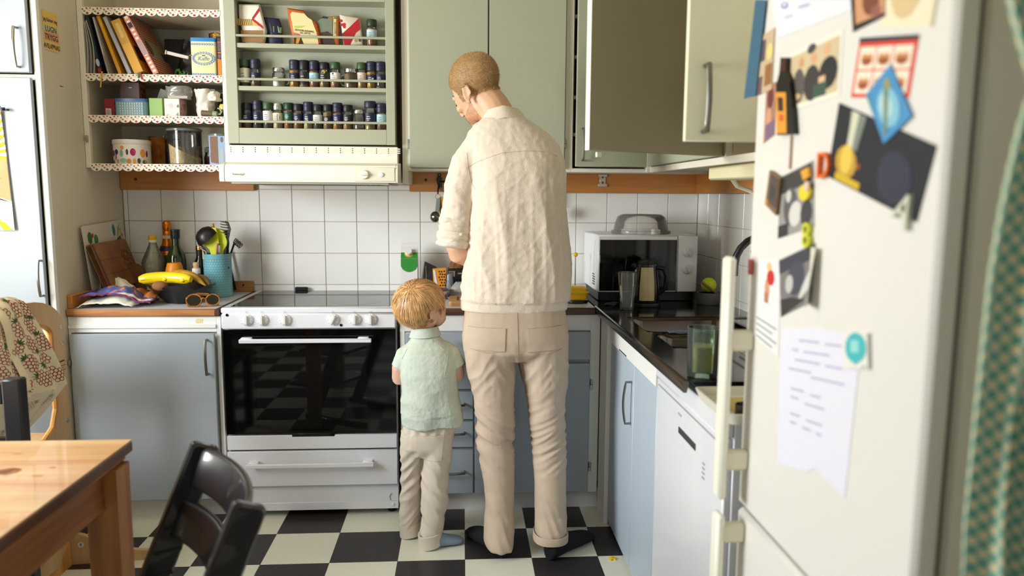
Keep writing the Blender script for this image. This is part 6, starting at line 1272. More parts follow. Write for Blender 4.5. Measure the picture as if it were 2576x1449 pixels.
def f1(u, v):
    x = -1.528 + .245 * u + .02 * (1 - v) * u; y = -.535 + .17 * v + .03 * u * (1 - v); return V((x, y, ZC + .010 + HT(x, y) + .022 * sin(pi * min(1, v + .15)) * (.5 + .5 * noise.noise(V((u * 4, v * 3, 8)))) + .012 * abs(noise.noise(V((u * 9, v * 7, 2)))) + .02 * (1 - u) * (1 - v)))
build(G().sheet(f1, 40, 26, .004), 'cloth', cm, t, smooth=180)
g = G(); rim = [V(f1(i / 40, 0)) for i in range(41)]; build(G().tube([p + V((0, -.001, .001)) for p in rim], .004, 6), 'hem', mat((116, 52, 96), .95), t)
build(G().sheet(lambda u, v: V((-1.375 + .105 * u, -.43 + .13 * v - .03 * u, ZC + .02 + .036 * sin(pi * (v * .8 + .1)) * (1 - .45 * u) + .006 * sin(u * 11))), 18, 14, .004), 'orange_fold', mat((196, 116, 46), .95, var=.25, vs=22), t, smooth=180)
# bottles
def vessel(name, label, cat, x, y, prof, m, parts, grp=None, n=28, z=ZC + .0005):
    t = thing(name, label, cat, (x, y, z), 0, grp); build(G().lathe(prof, n), 'body', m, t, local=True)
    for nm, pr, mm in parts: build(G().lathe(pr, n), nm, mm, t, local=True)
    return t
PET = glassmat((226, 226, 210), .03, .16)
vessel('oil_bottle', 'clear plastic cooking-oil bottle with yellow cap, nearest the cutting boards', 'bottle', -1.384, -.15, [(.045, 0), (.05, .006), (.05, .085), (.0475, .092), (.0505, .10), (.05, .15), (.046, .165), (.026, .21), (.0165, .232), (.0155, .243)], PET,
  [('oil', [(0, .002), (.044, .003), (.048, .01), (.048, .106), (0, .107)], mat((120, 88, 16), .15, trans=.6)), ('label', [(.0508, .03), (.0508, .10)], mat((206, 190, 158), .5, var=.12, vs=60)), ('neck_ring', [(.018, .240), (.019, .243), (.0185, .252), (0, .252)], mat((226, 222, 212), .4)), ('cap', [(.018, .2525), (.0185, .254), (.018, .270), (0, .271)], mat((222, 176, 20), .35))])
vessel('sparkling_wine_bottle', 'bottle wrapped in orange-gold foil standing behind the oil bottle', 'bottle', -1.358, -.049, [(.042, 0), (.043, .008), (.043, .17), (.034, .20), (.021, .23), (.018, .25)], mat((56, 74, 30), .1),
  [('foil', [(.0425, .17), (.036, .198), (.023, .235), (.0195, .262), (.019, .285), (.0165, .288), (.0185, .30), (.0175, .325), (.012, .333), (0, .334)], mat((214, 120, 30), .25, .85, bump=.25, bs=90)), ('neck_tag', [(.0225, .252), (.0215, .266)], mat((216, 204, 184), .6)), ('seal', [(.0385, .196), (.0305, .218)], mat((30, 40, 84), .4))])
vessel('olive_oil_bottle', 'square-shouldered dark green olive oil bottle with a black screw cap', 'bottle', -1.288, -.14, [(.038, 0), (.041, .006), (.041, .165), (.036, .19), (.021, .218), (.0175, .235), (.0175, .262)], mat((44, 62, 10), .06, trans=.55, coat=.5),
  [('label', [(.0414, .07), (.0414, .145)], mat((56, 64, 60), .5, var=.3, vs=30)), ('cap', [(.0195, .256), (.020, .260), (.020, .288), (.0215, .289), (.0215, .297), (.0195, .298), (0, .298)], mat((20, 34, 34), .35))])
vessel('condiment_bottle', 'dark squat bottle with a wide orange funnel cap and red label', 'bottle', -1.266, -.226, [(.034, 0), (.036, .005), (.036, .07), (.037, .098)], mat((40, 24, 18), .2),
  [('label', [(.0365, .05), (.0374, .094)], mat((206, 170, 150), .5)), ('red_badge', [(.0368, .06), (.0375, .082)], mat((190, 40, 34), .45)), ('cap', [(.0415, .097), (.042, .1), (.031, .148), (.028, .155), (0, .156)], mat((230, 140, 20), .4))])
vessel('wine_bottle', 'slim dark bottle with gold neck rings behind the utensil tin', 'bottle', -1.205, -.075, [(.034, 0), (.036, .006), (.036, .12), (.018, .165), (.0155, .18), (.0155, .215)], mat((20, 30, 16), .08, coat=.6),
  [('sleeve', [(.0165, .15), (.0165, .20)], mat((24, 34, 32), .35)), ('gold_cap', [(.0165, .20), (.0185, .202), (.0185, .206), (.0165, .2065), (.0185, .207), (.0185, .211), (.0165, .2115), (.0175, .212), (.0165, .222), (0, .222)], mat((206, 170, 80), .25, 1.0))])
vessel('corked_bottle', 'clear glass bottle with a cork and white paper collar, left of the utensil tin', 'bottle', -1.182, -.20, [(.036, 0), (.04, .006), (.041, .06), (.034, .085), (.015, .100), (.013, .112), (.013, .125)], glassmat((236, 240, 240), .01, .14),
  [('collar', [(.0165, .104), (.0175, .108), (.0175, .126), (.0165, .128)], mat((228, 222, 220), .6)), ('stopper', [(.010, .125), (.0145, .127), (.014, .132), (.0115, .133), (.0125, .138), (.0125, .152), (.010, .155), (0, .155)], mat((206, 168, 120), .8))])
t = thing('red_trinket', 'dark red heart-shaped frame with a blue and white window, beside the utensil tin', 'trinket', (-1.147, -.235, ZC))
build(G().tube([(-1.165 + .028 * cos(a) * 1.0, -.236, .93 + .045 * sin(a)) for a in [2 * pi * i / 20 for i in range(21)]], .008, 8).tube([(-1.155, -.236, .886), (-1.145, -.236, .90), (-1.14, -.236, .93)], .01, 8), 'frame', mat((116, 16, 42), .3, coat=.4), t); build(G().prism(disc(0, 0, .022, 16, .036), 0, .003, FR((-1.165, -.234, .932))), 'window', mat((120, 124, 160), .4, var=.3, vs=60), t)
# utensil tin and its tools
t = thing('utensil_tin', 'turquoise polka-dot tin full of kitchen utensils on the left worktop', 'tin', (-1.097, -.17, ZC + .0005))
R0 = .0595; build(G().lathe([(0, 0), (R0 + .001, 0), (R0 + .002, .004), (R0, .008), (R0, .172), (R0 + .001, .175), (R0 + .001, .192), (R0 - .002, .192), (R0 - .002, .01), (0, .01)], 40), 'body', mat((104, 168, 184), .35), t, local=True)
build(G().lathe([(R0 + .0012, .0085), (R0 + .0018, .0095), (R0 + .0012, .0105)], 40).lathe([(R0 + .0012, .173), (R0 + .0018, .174), (R0 + .0012, .175)], 40), 'rim_lines', mat((190, 170, 150), .4), t, local=True, kind='stuff')
g = G(); k = 0
for j in range(14):
    for i in range(15):
        a = -pi * .95 + (i + .5 * (j % 2)) * pi * .9 / 15; z = .018 + j * .0112; q = R0 + .0006
        g.add([(q * cos(a + .026 * cos(w_)), q * sin(a + .026 * cos(w_)), z + .0016 * sin(w_)) for w_ in [2 * pi * m_ / 6 for m_ in range(6)]], [tuple(range(6))])
build(g, 'dots', mat((222, 226, 190), .4), t, local=True, smooth=0, kind='stuff', fix=False)
g = G(); ms = [mat((200, 70, 110), .5), mat((212, 190, 200), .5), mat((40, 60, 40), .5)]
for c, a, z, ra, rz in ((1, -2.75, .15, .18, .02), (0, -2.78, .105, .16, .006), (0, -2.62, .095, .12, .004), (0, -2.85, .125, .1, .007), (2, -2.15, .04, .035, .004), (2, -.42, .13, .1, .005)):
    g.cur = c; q = R0 + .0009 + c * .0001; g.add([(q * cos(a + ra * cos(w_)), q * sin(a + ra * cos(w_)), z + rz * sin(w_)) for w_ in [2 * pi * m_ / 9 for m_ in range(9)]], [tuple(range(9))])
build(g, 'flower_print', ms, t, local=True, smooth=0, fix=False)
def tool(name, label, hp, parts):
    t = thing(name, label, 'utensil', hp[0]); 
    for nm, g, m in parts: build(g, nm, m, t, smooth=50)
    return t
Mb = MX.Translation((-1.128, -.185, 1.148)) @ MX.Rotation(radians(-38), 4, 'Y') @ MX.Rotation(radians(18), 4, 'X')
tool('ladle', 'black round ladle turned bowl-up at the left of the utensil tin', [(-1.128, -.185, .9)], [('bowl', G().lathe([(0, .052), (.018, .049), (.036, .039), (.048, .022), (.052, 0), (.049, 0), (.045, .02), (.034, .035), (.017, .045), (0, .048)], 28, M=Mb), mat((22, 22, 24), .35)), ('handle', G().tube([(-1.13, -.15, 1.13), (-1.105, -.15, .9)], [.006, .005], 8), mat((22, 22, 24), .4))])
LIME = mat((196, 208, 28), .4)
def paddle(pts, y, th, M=None): return G().prism(pts, -th / 2, th / 2, M or FR((0, y, 0)))
tool('lime_spatula', 'big lime-green silicone spatula in the middle of the utensil tin', [(-1.1, -.2, .9)], [('blade', paddle([(-1.1590, -0.1950, 1.1540)[::2], (-1.1440, -0.1950, 1.1750)[::2], (-1.1020, -0.1950, 1.1960)[::2], (-1.0900, -0.1950, 1.1930)[::2], (-1.0810, -0.1950, 1.1610)[::2], (-1.0790, -0.1950, 1.1260)[::2], (-1.0890, -0.1950, 1.1010)[::2], (-1.0970, -0.1950, 1.0670)[::2], (-1.1130, -0.1950, 1.0670)[::2], (-1.1200, -0.1950, 1.0970)[::2], (-1.1470, -0.1950, 1.1250)[::2]], -.195, .009), LIME), ('handle', G().tube([(-1.113, -.19, 1.08), (-1.10, -.17, .9)], .006, 8), mat((190, 140, 90), .5))])
tool('lime_scraper', 'lime-green scraper with a slanted top, right half of the utensil tin', [(-1.07, -.18, .9)], [('blade', paddle([(-1.0920, -0.1800, 1.1920)[::2], (-1.0660, -0.1800, 1.1880)[::2], (-1.0490, -0.1800, 1.1350)[::2], (-1.0510, -0.1800, 1.1170)[::2], (-1.0680, -0.1800, 1.0890)[::2], (-1.0690, -0.1800, 1.0600)[::2], (-1.0830, -0.1800, 1.0600)[::2], (-1.0790, -0.1800, 1.1100)[::2]], -.178, .008), LIME), ('handle', G().tube([(-1.07, -.175, 1.07), (-1.08, -.165, .9)], .006, 8), mat((190, 140, 90), .5))])
tool('wooden_spoon', 'wooden spoon handle between the two lime-green tools', [(-1.09, -.15, .9)], [('handle', G().tube([(-1.1160, -0.1600, 1.2120), (-1.1030, -0.1600, 1.0730), (-1.095, -.16, .9)], [.0075, .0065, .006], 8), mat((200, 150, 96), .6)), ('tip', G().tube([(-1.0850, -0.2050, 1.1260), (-1.0930, -0.2050, 1.0590)], [.006, .005], 8), mat((200, 150, 96), .6))])
tool('wooden_spatula', 'flat wooden spatula with a dark edge at the left rim of the tin', [(-1.13, -.2, .9)], [('blade', paddle([(-1.1700, -0.2000, 1.1330)[::2], (-1.1650, -0.2000, 1.1360)[::2], (-1.1450, -0.2000, 1.0900)[::2], (-1.1380, -0.2000, 1.0550)[::2], (-1.1500, -0.2000, 1.0550)[::2], (-1.1500, -0.2000, 1.0940)[::2]], -.203, .006), mat((206, 164, 116), .6)), ('dark_side', paddle([(-1.1630, -0.2000, 1.1340)[::2], (-1.1570, -0.2000, 1.1260)[::2], (-1.1360, -0.2000, 1.0940)[::2], (-1.1220, -0.2000, 1.0550)[::2], (-1.1360, -0.2000, 1.0550)[::2], (-1.1430, -0.2000, 1.0900)[::2]], -.2, .006), mat((24, 20, 18), .5))])
g = G(); c0 = V((-1.0660, -0.1600, 1.0730))
g.tube([(-1.085, -.16, .9), (-1.064, -.16, 1.1), (-1.0490, -0.1600, 1.1560), (-1.0420, -0.1600, 1.1880), (-1.0480, -0.1600, 1.2110), (-1.0600, -0.1600, 1.2210)], [.005, .006, .0065, .007, .006, .005], 8)
for k in range(5): a = V((-1.0460, -0.1600, 1.1910)) + V((0, 0, .026 - .012 * k)); g.tube([tuple(a + V((.002, -.006, 0))), tuple(a + V((-.014, -.03, .003))), tuple(a + V((-.026, -.034, .007)))], [.003, .0028, .002], 6)
tool('spaghetti_server', 'grey toothed spaghetti server standing tallest at the right of the tin', [(-1.08, -.16, .9)], [('server', g, mat((110, 110, 102), .35, .3))])
g = G(); g.tube([(-1.085, -.13, .9), (-1.06, -.13, 1.12), (-1.062, -.13, 1.175)], .006, 8)
for k in range(5): g.tube([(-1.062, -.132, 1.175 - k * .012), (-1.08, -.16, 1.172 - k * .012), (-1.09, -.165, 1.168 - k * .013)], [.004, .0035, .0025], 6)
tool('black_fork_utensil', 'black toothed utensil beside the grey spaghetti server', [(-1.08, -.13, .9)], [('comb', g, BLACKP)])
g = G(); g.tube([(-1.07, -.14, .9), (-1.045, -.14, 1.08), (-1.03, -.14, 1.12)], .0045, 7)
g.tube([(-1.028 + .028 * i / 40 + .008 * cos(i * .95), -.14 + .008 * sin(i * .95), 1.135 - .026 * i / 40 + .010 * sin(i * .95 + 1)) for i in range(41)], .0022, 5)
tool('coil_whisk', 'black coiled whisk curling out over the right rim of the tin', [(-1.07, -.14, .9)], [('whisk', g, BLACKP)])
tool('wire_whisk', 'bent silver wire utensil in front of the ladle', [(-1.13, -.21, .9)], [('wire', G().tube([(-1.1720, -0.2100, 1.1400), (-1.1680, -0.2100, 1.1160), (-1.1600, -0.2100, 1.1050), (-1.1340, -0.2100, 1.0910), (-1.13, -.205, 1.06)], .0022, 7), CHROME)])
tool('hanging_spatula', 'long black spatula handle leaning against the wall right of the tin', [(-1.03, -.04, ZC)], [('handle', G().box(-.006, .006, -.003, .003, 0, .19, .002, M=frame((-1.0660, -0.0300, 0.8940), (1, 0, 0), (0, 1, 0)) @ MX.Rotation(radians(-10), 4, 'Y')), BLACKP)])
# fruit bowl, banana case, bananas, potato
t = thing('fruit_bowl', 'black faceted bowl holding bananas and a yellow banana case', 'bowl', (-1.185, -.37, ZC))
rings = []
for r, z in ((.055, 0), (.06, .002), (.085, .03), (.128, .074), (.132, .078), (.124, .076), (.08, .034), (.05, .010)):
    rings.append([(-1.185 + r * (1.04 + .09 * cos(5 * a + 1)) * cos(a), -.37 + .86 * r * (1 + .09 * cos(5 * a + 1)) * sin(a), ZC + .0006 + z * (1 + (.10 * cos(5 * a + 1) if z > .03 else 0))) for a in [2 * pi * i / 20 for i in range(20)]])
build(G().loft(rings), 'bowl', mat((14, 14, 15), .28, coat=.3), t, smooth=20)
t = thing('banana_case', 'bright yellow plastic banana-shaped case lying on the black bowl', 'case', (-1.235, -.38, .97))
YEL = mat((236, 200, 24), .28, coat=.3); pts = [(-1.342 + .212 * i / 14, -.415 + .02 * sin(pi * i / 14), .988 + .006 * sin(pi * i / 14)) for i in range(15)]
build(G().tube(pts, [.012, .020, .0235, .0245, .025, .025, .025, .025, .025, .025, .0245, .024, .0235, .021, .012], 18), 'shell', YEL, t)
build(G().tube([(p[0], p[1] - .0235, p[2] - .002) for p in pts[1:-1]], .0016, 5), 'seam', mat((206, 166, 16), .3), t)
for i in (7, 12): build(G().ball((pts[i][0], pts[i][1] - .023, pts[i][2] - .004), .010, .006, .008, 10, 7), 'latch', YEL, t)
def banana(label, p0, p1, bow, y, c, r=.016):
    t = thing('banana', label, 'banana', p0, 0, 'bananas in the black bowl'); P_ = []
    for i in range(11): q = V(p0).lerp(V(p1), i / 10); P_.append((q.x, q.y, q.z + bow * sin(pi * i / 10)))
    build(G().tube(P_, [.005, .010, r * .85, r, r, r, r, r, r * .85, .009, .004], 8), 'peel', mat(c, .5, var=.2, vs=30), t, smooth=50); build(G().tube([P_[-1], tuple(V(P_[-1]) + (V(P_[-1]) - V(P_[-2])).normalized() * .016)], [.005, .004], 6), 'stem', mat((120, 92, 40), .7), t)
banana('rear ripe banana arching up behind the yellow case', (-1.275, -.335, .985), (-1.10, -.33, .965), .030, 0, (206, 156, 40)); banana('spotted brownish banana between the case and the tin', (-1.235, -.36, .99), (-1.085, -.385, .962), .028, 0, (186, 140, 46)); banana('dull brown banana end at the right rim of the bowl', (-1.15, -.30, .975), (-1.07, -.37, .958), .018, 0, (120, 90, 44))
t = thing('kiwi', 'small brown fuzzy fruit in front of the banana case', 'fruit', (-1.245, -.445, .955)); build(G().ball((-1.243, -.452, .966), .032, .022, .020, 18, 12), 'fruit', mat((126, 84, 50), .9, bump=.3, bs=200), t)
# sunglasses
t = thing('sunglasses', 'brown tortoiseshell sunglasses with round dark lenses on the worktop edge', 'sunglasses', (-1.055, -.49, ZC))
TOR = mat((150, 92, 30), .2, var=.5, vs=60, coat=.5)
for cx, cy_, rr in ((-1.090, -.505, .027), (-1.022, -.485, .0245)):
    M = frame((cx, cy_, ZC + .0265), (.96, .26, .02), (.0, .25, .97)); fr_ = build(G().tube([M @ V((rr * cos(a) * 1.06, rr * sin(a) * .93, 0)) for a in [2 * pi * i / 24 for i in range(25)]], .0032, 6), 'rim', TOR, t); build(G().prism(disc(0, 0, rr * 1.03, 22, rr * .9), -.0008, .0008, M), 'lens', mat((34, 30, 22), .06, coat=.4), t)
build(G().tube([(-1.064, -.499, ZC + .03), (-1.056, -.498, ZC + .037), (-1.046, -.492, ZC + .031)], .003, 6), 'bridge', TOR, t)
build(G().tube([(-1.117, -.512, ZC + .01), (-1.108, -.515, ZC + .004), (-1.05, -.505, ZC + .003), (-.998, -.48, ZC + .006)], .0026, 6), 'folded_arm', TOR, t); build(G().tube([(-1.115, -.51, ZC + .012), (-1.121, -.50, ZC + .035), (-1.10, -.44, ZC + .045), (-1.06, -.42, ZC + .04)], .0035, 6, flat=2.0), 'open_arm', mat((190, 130, 70), .3), t)

# ------------------------------------------------------------------ hook rail and things hanging over the middle worktop
t = thing('hook_rail', 'black cast-iron hook plate on the pine board, left of the man', 'hook', (-.106, -.03, 1.365))
pl = [(-.006, .038), (.006, .038), (.009, .03), (.0075, .022), (.013, .018), (.014, .002), (.012, -.01), (.012, -.025), (.009, -.034), (.004, -.036), (-.003, -.03), (-.006, -.016), (-.012, -.008), (-.014, .012), (-.010, .021), (-.008, .03)]
build(G().prism(pl, 0, .006, FR((-.106, -.0205, 1.408))), 'plate', BLACKP, t); build(G().tube([(-.106, -.026, 1.408), (-.02, -.03, 1.408)], .005, 6).tube([(-.108, -.028, 1.40), (-.112, -.032, 1.37), (-.1125, -.045, 1.352), (-.1125, -.055, 1.36)], [.004, .0035, .003, .002], 6), 'arm', BLACKP, t)
for z in (1.44, 1.378): build(G().ball((-.1055 if z > 1.4 else -.1, -.0275, z), .0035, n=8, m=5), 'screw', STEEL, t)
t = thing('measuring_spoons', 'steel measuring spoons hanging from the black hook', 'spoon', (-.125, -.05, 1.2))
build(G().tube([(-.1125 + .012 * cos(a), -.05, 1.338 + .012 * sin(a)) for a in [2 * pi * i / 14 for i in range(15)]], .0012, 5), 'ring', CHROME, t)
sp_ = build(G().prism(rrect(-.0095, -.04, .0095, .045, .009), -.001, .001, FR((-.114, -.052, 1.285)) @ MX.Rotation(radians(-6), 4, 'Z')), 'spoon_handle', mat((120, 116, 110), .2, 1.0), t); build(G().lathe([(0, .016), (.012, .013), (.020, .006), (.0235, -.002), (.022, -.002), (.018, .005), (0, .013)], 22, M=FR((-.126, -.055, 1.243)) @ MX.Diagonal((1, 1.1, 1, 1))), 'spoon_bowl', mat((130, 126, 120), .14, 1.0), t)
build(G().prism(rrect(-.008, -.04, .008, .045, .008), -.001, .001, FR((-.1, -.047, 1.285)) @ MX.Rotation(radians(10), 4, 'Z')), 'spoon_handle', mat((120, 112, 96), .2, 1.0), t)
t = thing('yellow_scoop', 'yellow plastic scoop hanging behind the measuring spoons', 'scoop', (-.085, -.04, 1.26)); build(G().prism([(-.03, .05), (-.018, .062), (.02, .064), (.02, -.05), (-.01, -.06), (-.02, -.02)], 0, .008, FR((-.083, -.04, 1.275))), 'body', mat((230, 170, 20), .4), t)
t = thing('lime_cutting_mat', 'lime-yellow flexible cutting mat hanging behind the man left arm', 'mat', (-.03, -.02, 1.1)); build(G().prism([(-.068, .13), (.06, .13), (.076, -.008), (.07, -.016), (.01, -.016), (-.07, .002), (-.079, .012)], 0, .004, FR((-.03, -.016, 1.117))), 'mat', mat((214, 222, 10), .45), t)
t = thing('hanging_ladle', 'black ladle hanging on the tiles right of the man', 'ladle', (.48, -.06, 1.25)); build(G().lathe([(0, .02), (.016, .017), (.026, .006), (.028, -.004), (.024, -.004), (0, .014)], 20, M=FR((.466, -.065, 1.268))), 'bowl', BLACKP, t); build(G().box(.461, .469, -.03, -.024, 1.29, 1.45, .001), 'handle', BLACKP, t)
t = thing('hanging_tool', 'dark grey square tool end beside the yellow-ball rod', 'tool', (.512, -.1, 1.02)); build(G().box(.506, .518, -.105, -.098, 1.014, 1.05, .001).box(.5, .506, -.104, -.099, .8865, 1.045, .001), 'handle', mat((50, 52, 60), .4), t)

# ------------------------------------------------------------------ middle worktop
t = thing('juice_carton', 'white drink carton with green top flap and white screw cap', 'carton', (-.243, -.1, ZC))
x0, x1, y0, y1 = -.2815, -.205, -.145, -.068
build(G().loft([[(x0, y0, ZC), (x1, y0, ZC), (x1, y1, ZC), (x0, y1, ZC)], [(x0, y0, 1.055), (x1, y0, 1.055), (x1, y1, 1.055), (x0, y1, 1.055)], [(x0, -.109, 1.108), (x1, -.109, 1.108), (x1, -.104, 1.108), (x0, -.104, 1.108)], [(x0, -.109, 1.122), (x1, -.109, 1.122), (x1, -.104, 1.122), (x0, -.104, 1.122)]]), 'carton', mat((226, 222, 222), .4), t, smooth=0)
Mf = FR((-.243, y0 - .0006, 0)); prints(t, Mf, [((44, 138, 50), [(-.038, 1.054), (.038, 1.054), (.038, 1.02), (.030, 1.004), (.014, .994), (0, .991), (-.014, .994), (-.030, 1.004), (-.038, 1.02)]), ((120, 150, 120), rect(-.025, .915, .022, .916)), ((170, 172, 170), rect(-.008, .908, .008, .909))])
Ms = frame((-.243, y0, 1.055), (1, 0, 0), (0, .038, .053)); prints(t, Ms, [((44, 138, 50), rect(-.038, -.001, .038, .058)), ((220, 150, 40), disc(-.002, .026, .0205, 20))], 'flap_print', lift=.0008)
build(G().lathe([(.0165, .001), (.0165, .006), (.0155, .007), (.0155, .017), (.0145, .019), (0, .019)], 22, M=Ms @ MX.Translation((-.002, .028, 0))), 'screw_cap', mat((230, 226, 224), .35), t)
t = thing('black_pouch', 'black snack pouch with grey side leaning beside the drink carton', 'pouch', (-.16, -.13, ZC))
build(G().loft([[(-.19, -.15, ZC), (-.10, -.15, ZC), (-.10, -.10, ZC), (-.19, -.10, ZC)], [(-.178, -.14, .97), (-.10, -.14, .97), (-.10, -.11, .97), (-.175, -.11, .97)], [(-.172, -.127, 1.04), (-.12, -.127, 1.015), (-.12, -.123, 1.015), (-.172, -.123, 1.04)]]), 'pouch', mat((32, 31, 30), .35, bump=.3, bs=60), t, smooth=0); build(G().loft([[(-.20, -.13, ZC), (-.188, -.152, ZC), (-.186, -.10, ZC)], [(-.1745, -.126, 1.035), (-.173, -.128, 1.035), (-.173, -.122, 1.035)]]), 'grey_side', mat((96, 96, 98), .3), t, smooth=0)
build(G().tube([(-.167, -.1345, 1.02), (-.165, -.142, .97), (-.166, -.149, .92)], .001, 5), 'stitching', mat((150, 140, 110), .6), t)
t = thing('leopard_pack', 'orange leopard-print packet with a white stripe behind the child head', 'packet', (-.105, -.18, ZC))
build(G().loft([[(-.128, -.20, ZC), (-.078, -.20, ZC), (-.078, -.165, ZC), (-.128, -.165, ZC)], [(-.134, -.195, 1.012), (-.073, -.195, 1.015), (-.073, -.175, 1.015), (-.134, -.175, 1.012)]]), 'packet', mat((222, 140, 40), .3), t, smooth=0)
rv = random.Random(21); sp = [((224, 222, 224), [(-.028, .12), (-.020, .122), (-.006, .04), (-.004, .0), (-.014, .0), (-.02, .05)])]
for j in range(9):
    for i in range(5):
        a, b = -.022 + i * .0108 + (j % 2) * .004 + rv.uniform(-.001, .001), .012 + j * .0128 + rv.uniform(-.001, .001)
        if a < -.004 - b * .12 + .012: continue
        sp.append(((34, 24, 22), disc(a, b, .0034, 6, .0045, rv.uniform(0, 1))))
prints(t, frame((-.103, -.2005, ZC), (1, 0, 0), (0, .005, .13)), sp)
t = thing('dark_snack_box', 'dark clear-lidded box of brown cakes by the man left elbow', 'box', (-.03, -.1, ZC)); build(G().box(-.066, .03, -.14, -.06, ZC, 1.005, .004), 'tray', mat((36, 34, 36), .3), t); build(crumple((-.018, -.10, 1.005), .046, .036, .032, 2.0, .2, top=.7), 'cakes', mat((120, 72, 34), .7, var=.5, vs=60, bump=.5, bs=80), t, smooth=60)
prints(t, FR((-.05, -.1405, .97)), [((210, 208, 200), rect(-.012, .0, .018, .026))] + [((60, 60, 60), rect(-.008 + k * .004, .003, -.006 + k * .004, .023)) for k in range(5)] + [((190, 190, 190), rect(.03, .012, .055, .018))])
t = thing('clear_pouch', 'clear bag of brown nuts between the leopard packet and the cake box', 'bag', (-.072, -.19, ZC)); build(crumple((-.056, -.19, ZC), .018, .016, .10, 6.0, .2, top=.7), 'bag', glassmat((200, 206, 212), .05, .35), t, smooth=60); build(crumple((-.056, -.19, ZC + .001), .014, .012, .05, 8.0, .2), 'nuts', mat((140, 90, 40), .7, var=.4, vs=90), t)
t = thing('serving_tray', 'white flat tray under the bread bag', 'tray', (.0, -.23, ZC)); build(G().loft([rrect3 for rrect3 in [[(p[0], p[1], z) for p in rrect(-.068 + i_, -.30 + i_, .09 - i_, -.165 - i_, .015, 4)] for i_, z in ((.006, ZC + .0005), (0, ZC + .008), (.003, ZC + .009), (.008, ZC + .004))]]), 'tray', mat((222, 220, 222), .35), t)
t = thing('bread_bag', 'clear plastic bag of bread closed with a blue clip', 'bag', (-.01, -.23, ZC + .009)); build(crumple((.0, -.235, ZC + .0105), .066, .045, .06, 3.0, .18, top=.4), 'bag', glassmat((222, 222, 226), .1, .4), t, smooth=60); build(G().ball((.0, -.235, ZC + .036), .052, .034, .023, 18, 10), 'bread', mat((196, 140, 92), .8, var=.2, vs=30), t); build(G().box(.002, .012, -.262, -.255, .95, .975, .002), 'clip', mat((40, 130, 196), .4), t)
t = thing('milk_bowl', 'white bowl with dark blue rim behind the child face', 'bowl', (-.11, -.26, ZC)); build(G().lathe([(.03, 0), (.032, .004), (.055, .028), (.066, .042), (.064, .043), (.052, .030), (.03, .008), (0, .007)], 32, (-.118, -.285, ZC + .0005)), 'bowl', mat((226, 222, 214), .25, coat=.3), t); build(G().lathe([(.0635, .0426), (.0665, .0436), (.0672, .0425), (.0655, .0405)], 32, (-.118, -.285, ZC + .0005)), 'rim', mat((34, 36, 84), .3), t); build(G().lathe([(0, .034), (.056, .034)], 28, (-.118, -.285, ZC + .0005)), 'milk', mat((236, 232, 230), .3), t)
t = thing('wooden_serving_board', 'small pale wooden board with a slot handle in front of the tray', 'cutting board', (.01, -.44, ZC)); build(G().loft([[(p[0], p[1], z) for p in rrect(-.055, -.505, .10, -.325, .012, 4)] for z in (ZC + .0005, ZC + .02)]), 'board', woodmat((190, 146, 92), (160, 112, 60), 'X', 7, .5), t, smooth=0)
build(G().box(-.022, -.014, -.47, -.36, ZC + .0195, ZC + .021, M=MX.Translation((0, 0, 0))), 'slot', mat((90, 58, 30), .7), t)
t = thing('yellow_butter_box', 'bright yellow lidded plastic box on a dark stand, right of the man', 'box', (.5, -.40, ZC))
build(G().lathe([(.05, 0), (.052, .004), (.05, .012), (0, .013)], 28, (.497, -.40, ZC + .0005)), 'stand', mat((24, 24, 26), .4), t); YB = mat((232, 180, 12), .4)
build(G().loft([[(p[0], p[1], z) for p in rrect(.452 + i_, -.445 + i_, .542 - i_, -.36 - i_, .015, 4)] for i_, z in ((.006, .8995), (.002, .905), (0, .93))]), 'body', YB, t, smooth=30); build(G().loft([[(p[0], p[1], z) for p in rrect(.448 + i_, -.449 + i_, .546 - i_, -.356 - i_, .016, 4)] for i_, z in ((0, .930), (0, .935), (.004, .9375), (.006, .95), (.014, .957), (.03, .959))]), 'lid', YB, t, smooth=30)
t = thing('ball_tipped_rod', 'thin metal rod topped with a yellow ball behind the yellow box', 'holder', (.515, -.25, ZC)); build(G().lathe([(.03, 0), (.03, .006), (0, .007)], 20, (.515, -.25, ZC + .0005)).tube([(.515, -.25, ZC), (.514, -.25, 1.075)], .0028, 8), 'rod', CHROME, t); build(G().ball((.514, -.25, 1.082), .0105, n=16, m=10), 'knob', mat((214, 160, 16), .35), t)

# ------------------------------------------------------------------ sink side
t = thing('microwave', 'white microwave with black glass door in the back right corner', 'microwave', (.81, -.2, .89))
build(G().box(.590, 1.035, -.372, -.022, .927, 1.178, .006), 'housing', mat((226, 226, 230), .3), t); d = build(G().box(.591, .943, -.386, -.372, .928, 1.176, .004), 'door', mat((226, 226, 230), .3), t); build(G().box(.599, .940, -.3885, -.385, .934, 1.158, .002), 'door_glass', BLACKG, d)
pn = build(G().box(.945, 1.034, -.385, -.372, .928, 1.176, .004), 'control_panel', mat((224, 222, 224), .3), t)
for z in (1.105, 1.03): build(G().lathe([(0, 0), (.023, 0), (.022, .008), (.018, .011), (0, .011)], 24, M=FR((.99, -.385, z))).box(-.004, .004, -.018, .018, .01, .018, .002, M=FR((.99, -.385, z)) @ MX.Rotation(.4, 4, 'Z')), 'dial', mat((216, 212, 210), .3), pn)
g = G()
for i in range(5):
    for j in range(5):
        if i == 4 and j == 0: continue
        y = -.275 - i * .012 ; z = 1.0 - j * .011 - (4 - i) * 0; g.box(.5885, .5905, y - .004, y + .004, z - .002, z + .002)
build(g, 'vent_holes', mat((20, 20, 22), .8), t, smooth=0, kind='stuff'); build(G().tube([(.5896, -.32, 1.15), (.5892, -.30, 1.10), (.5892, -.295, 1.02), (.5892, -.30, .95)], .0012, 5), 'side_crease', mat((206, 206, 212), .3), t)
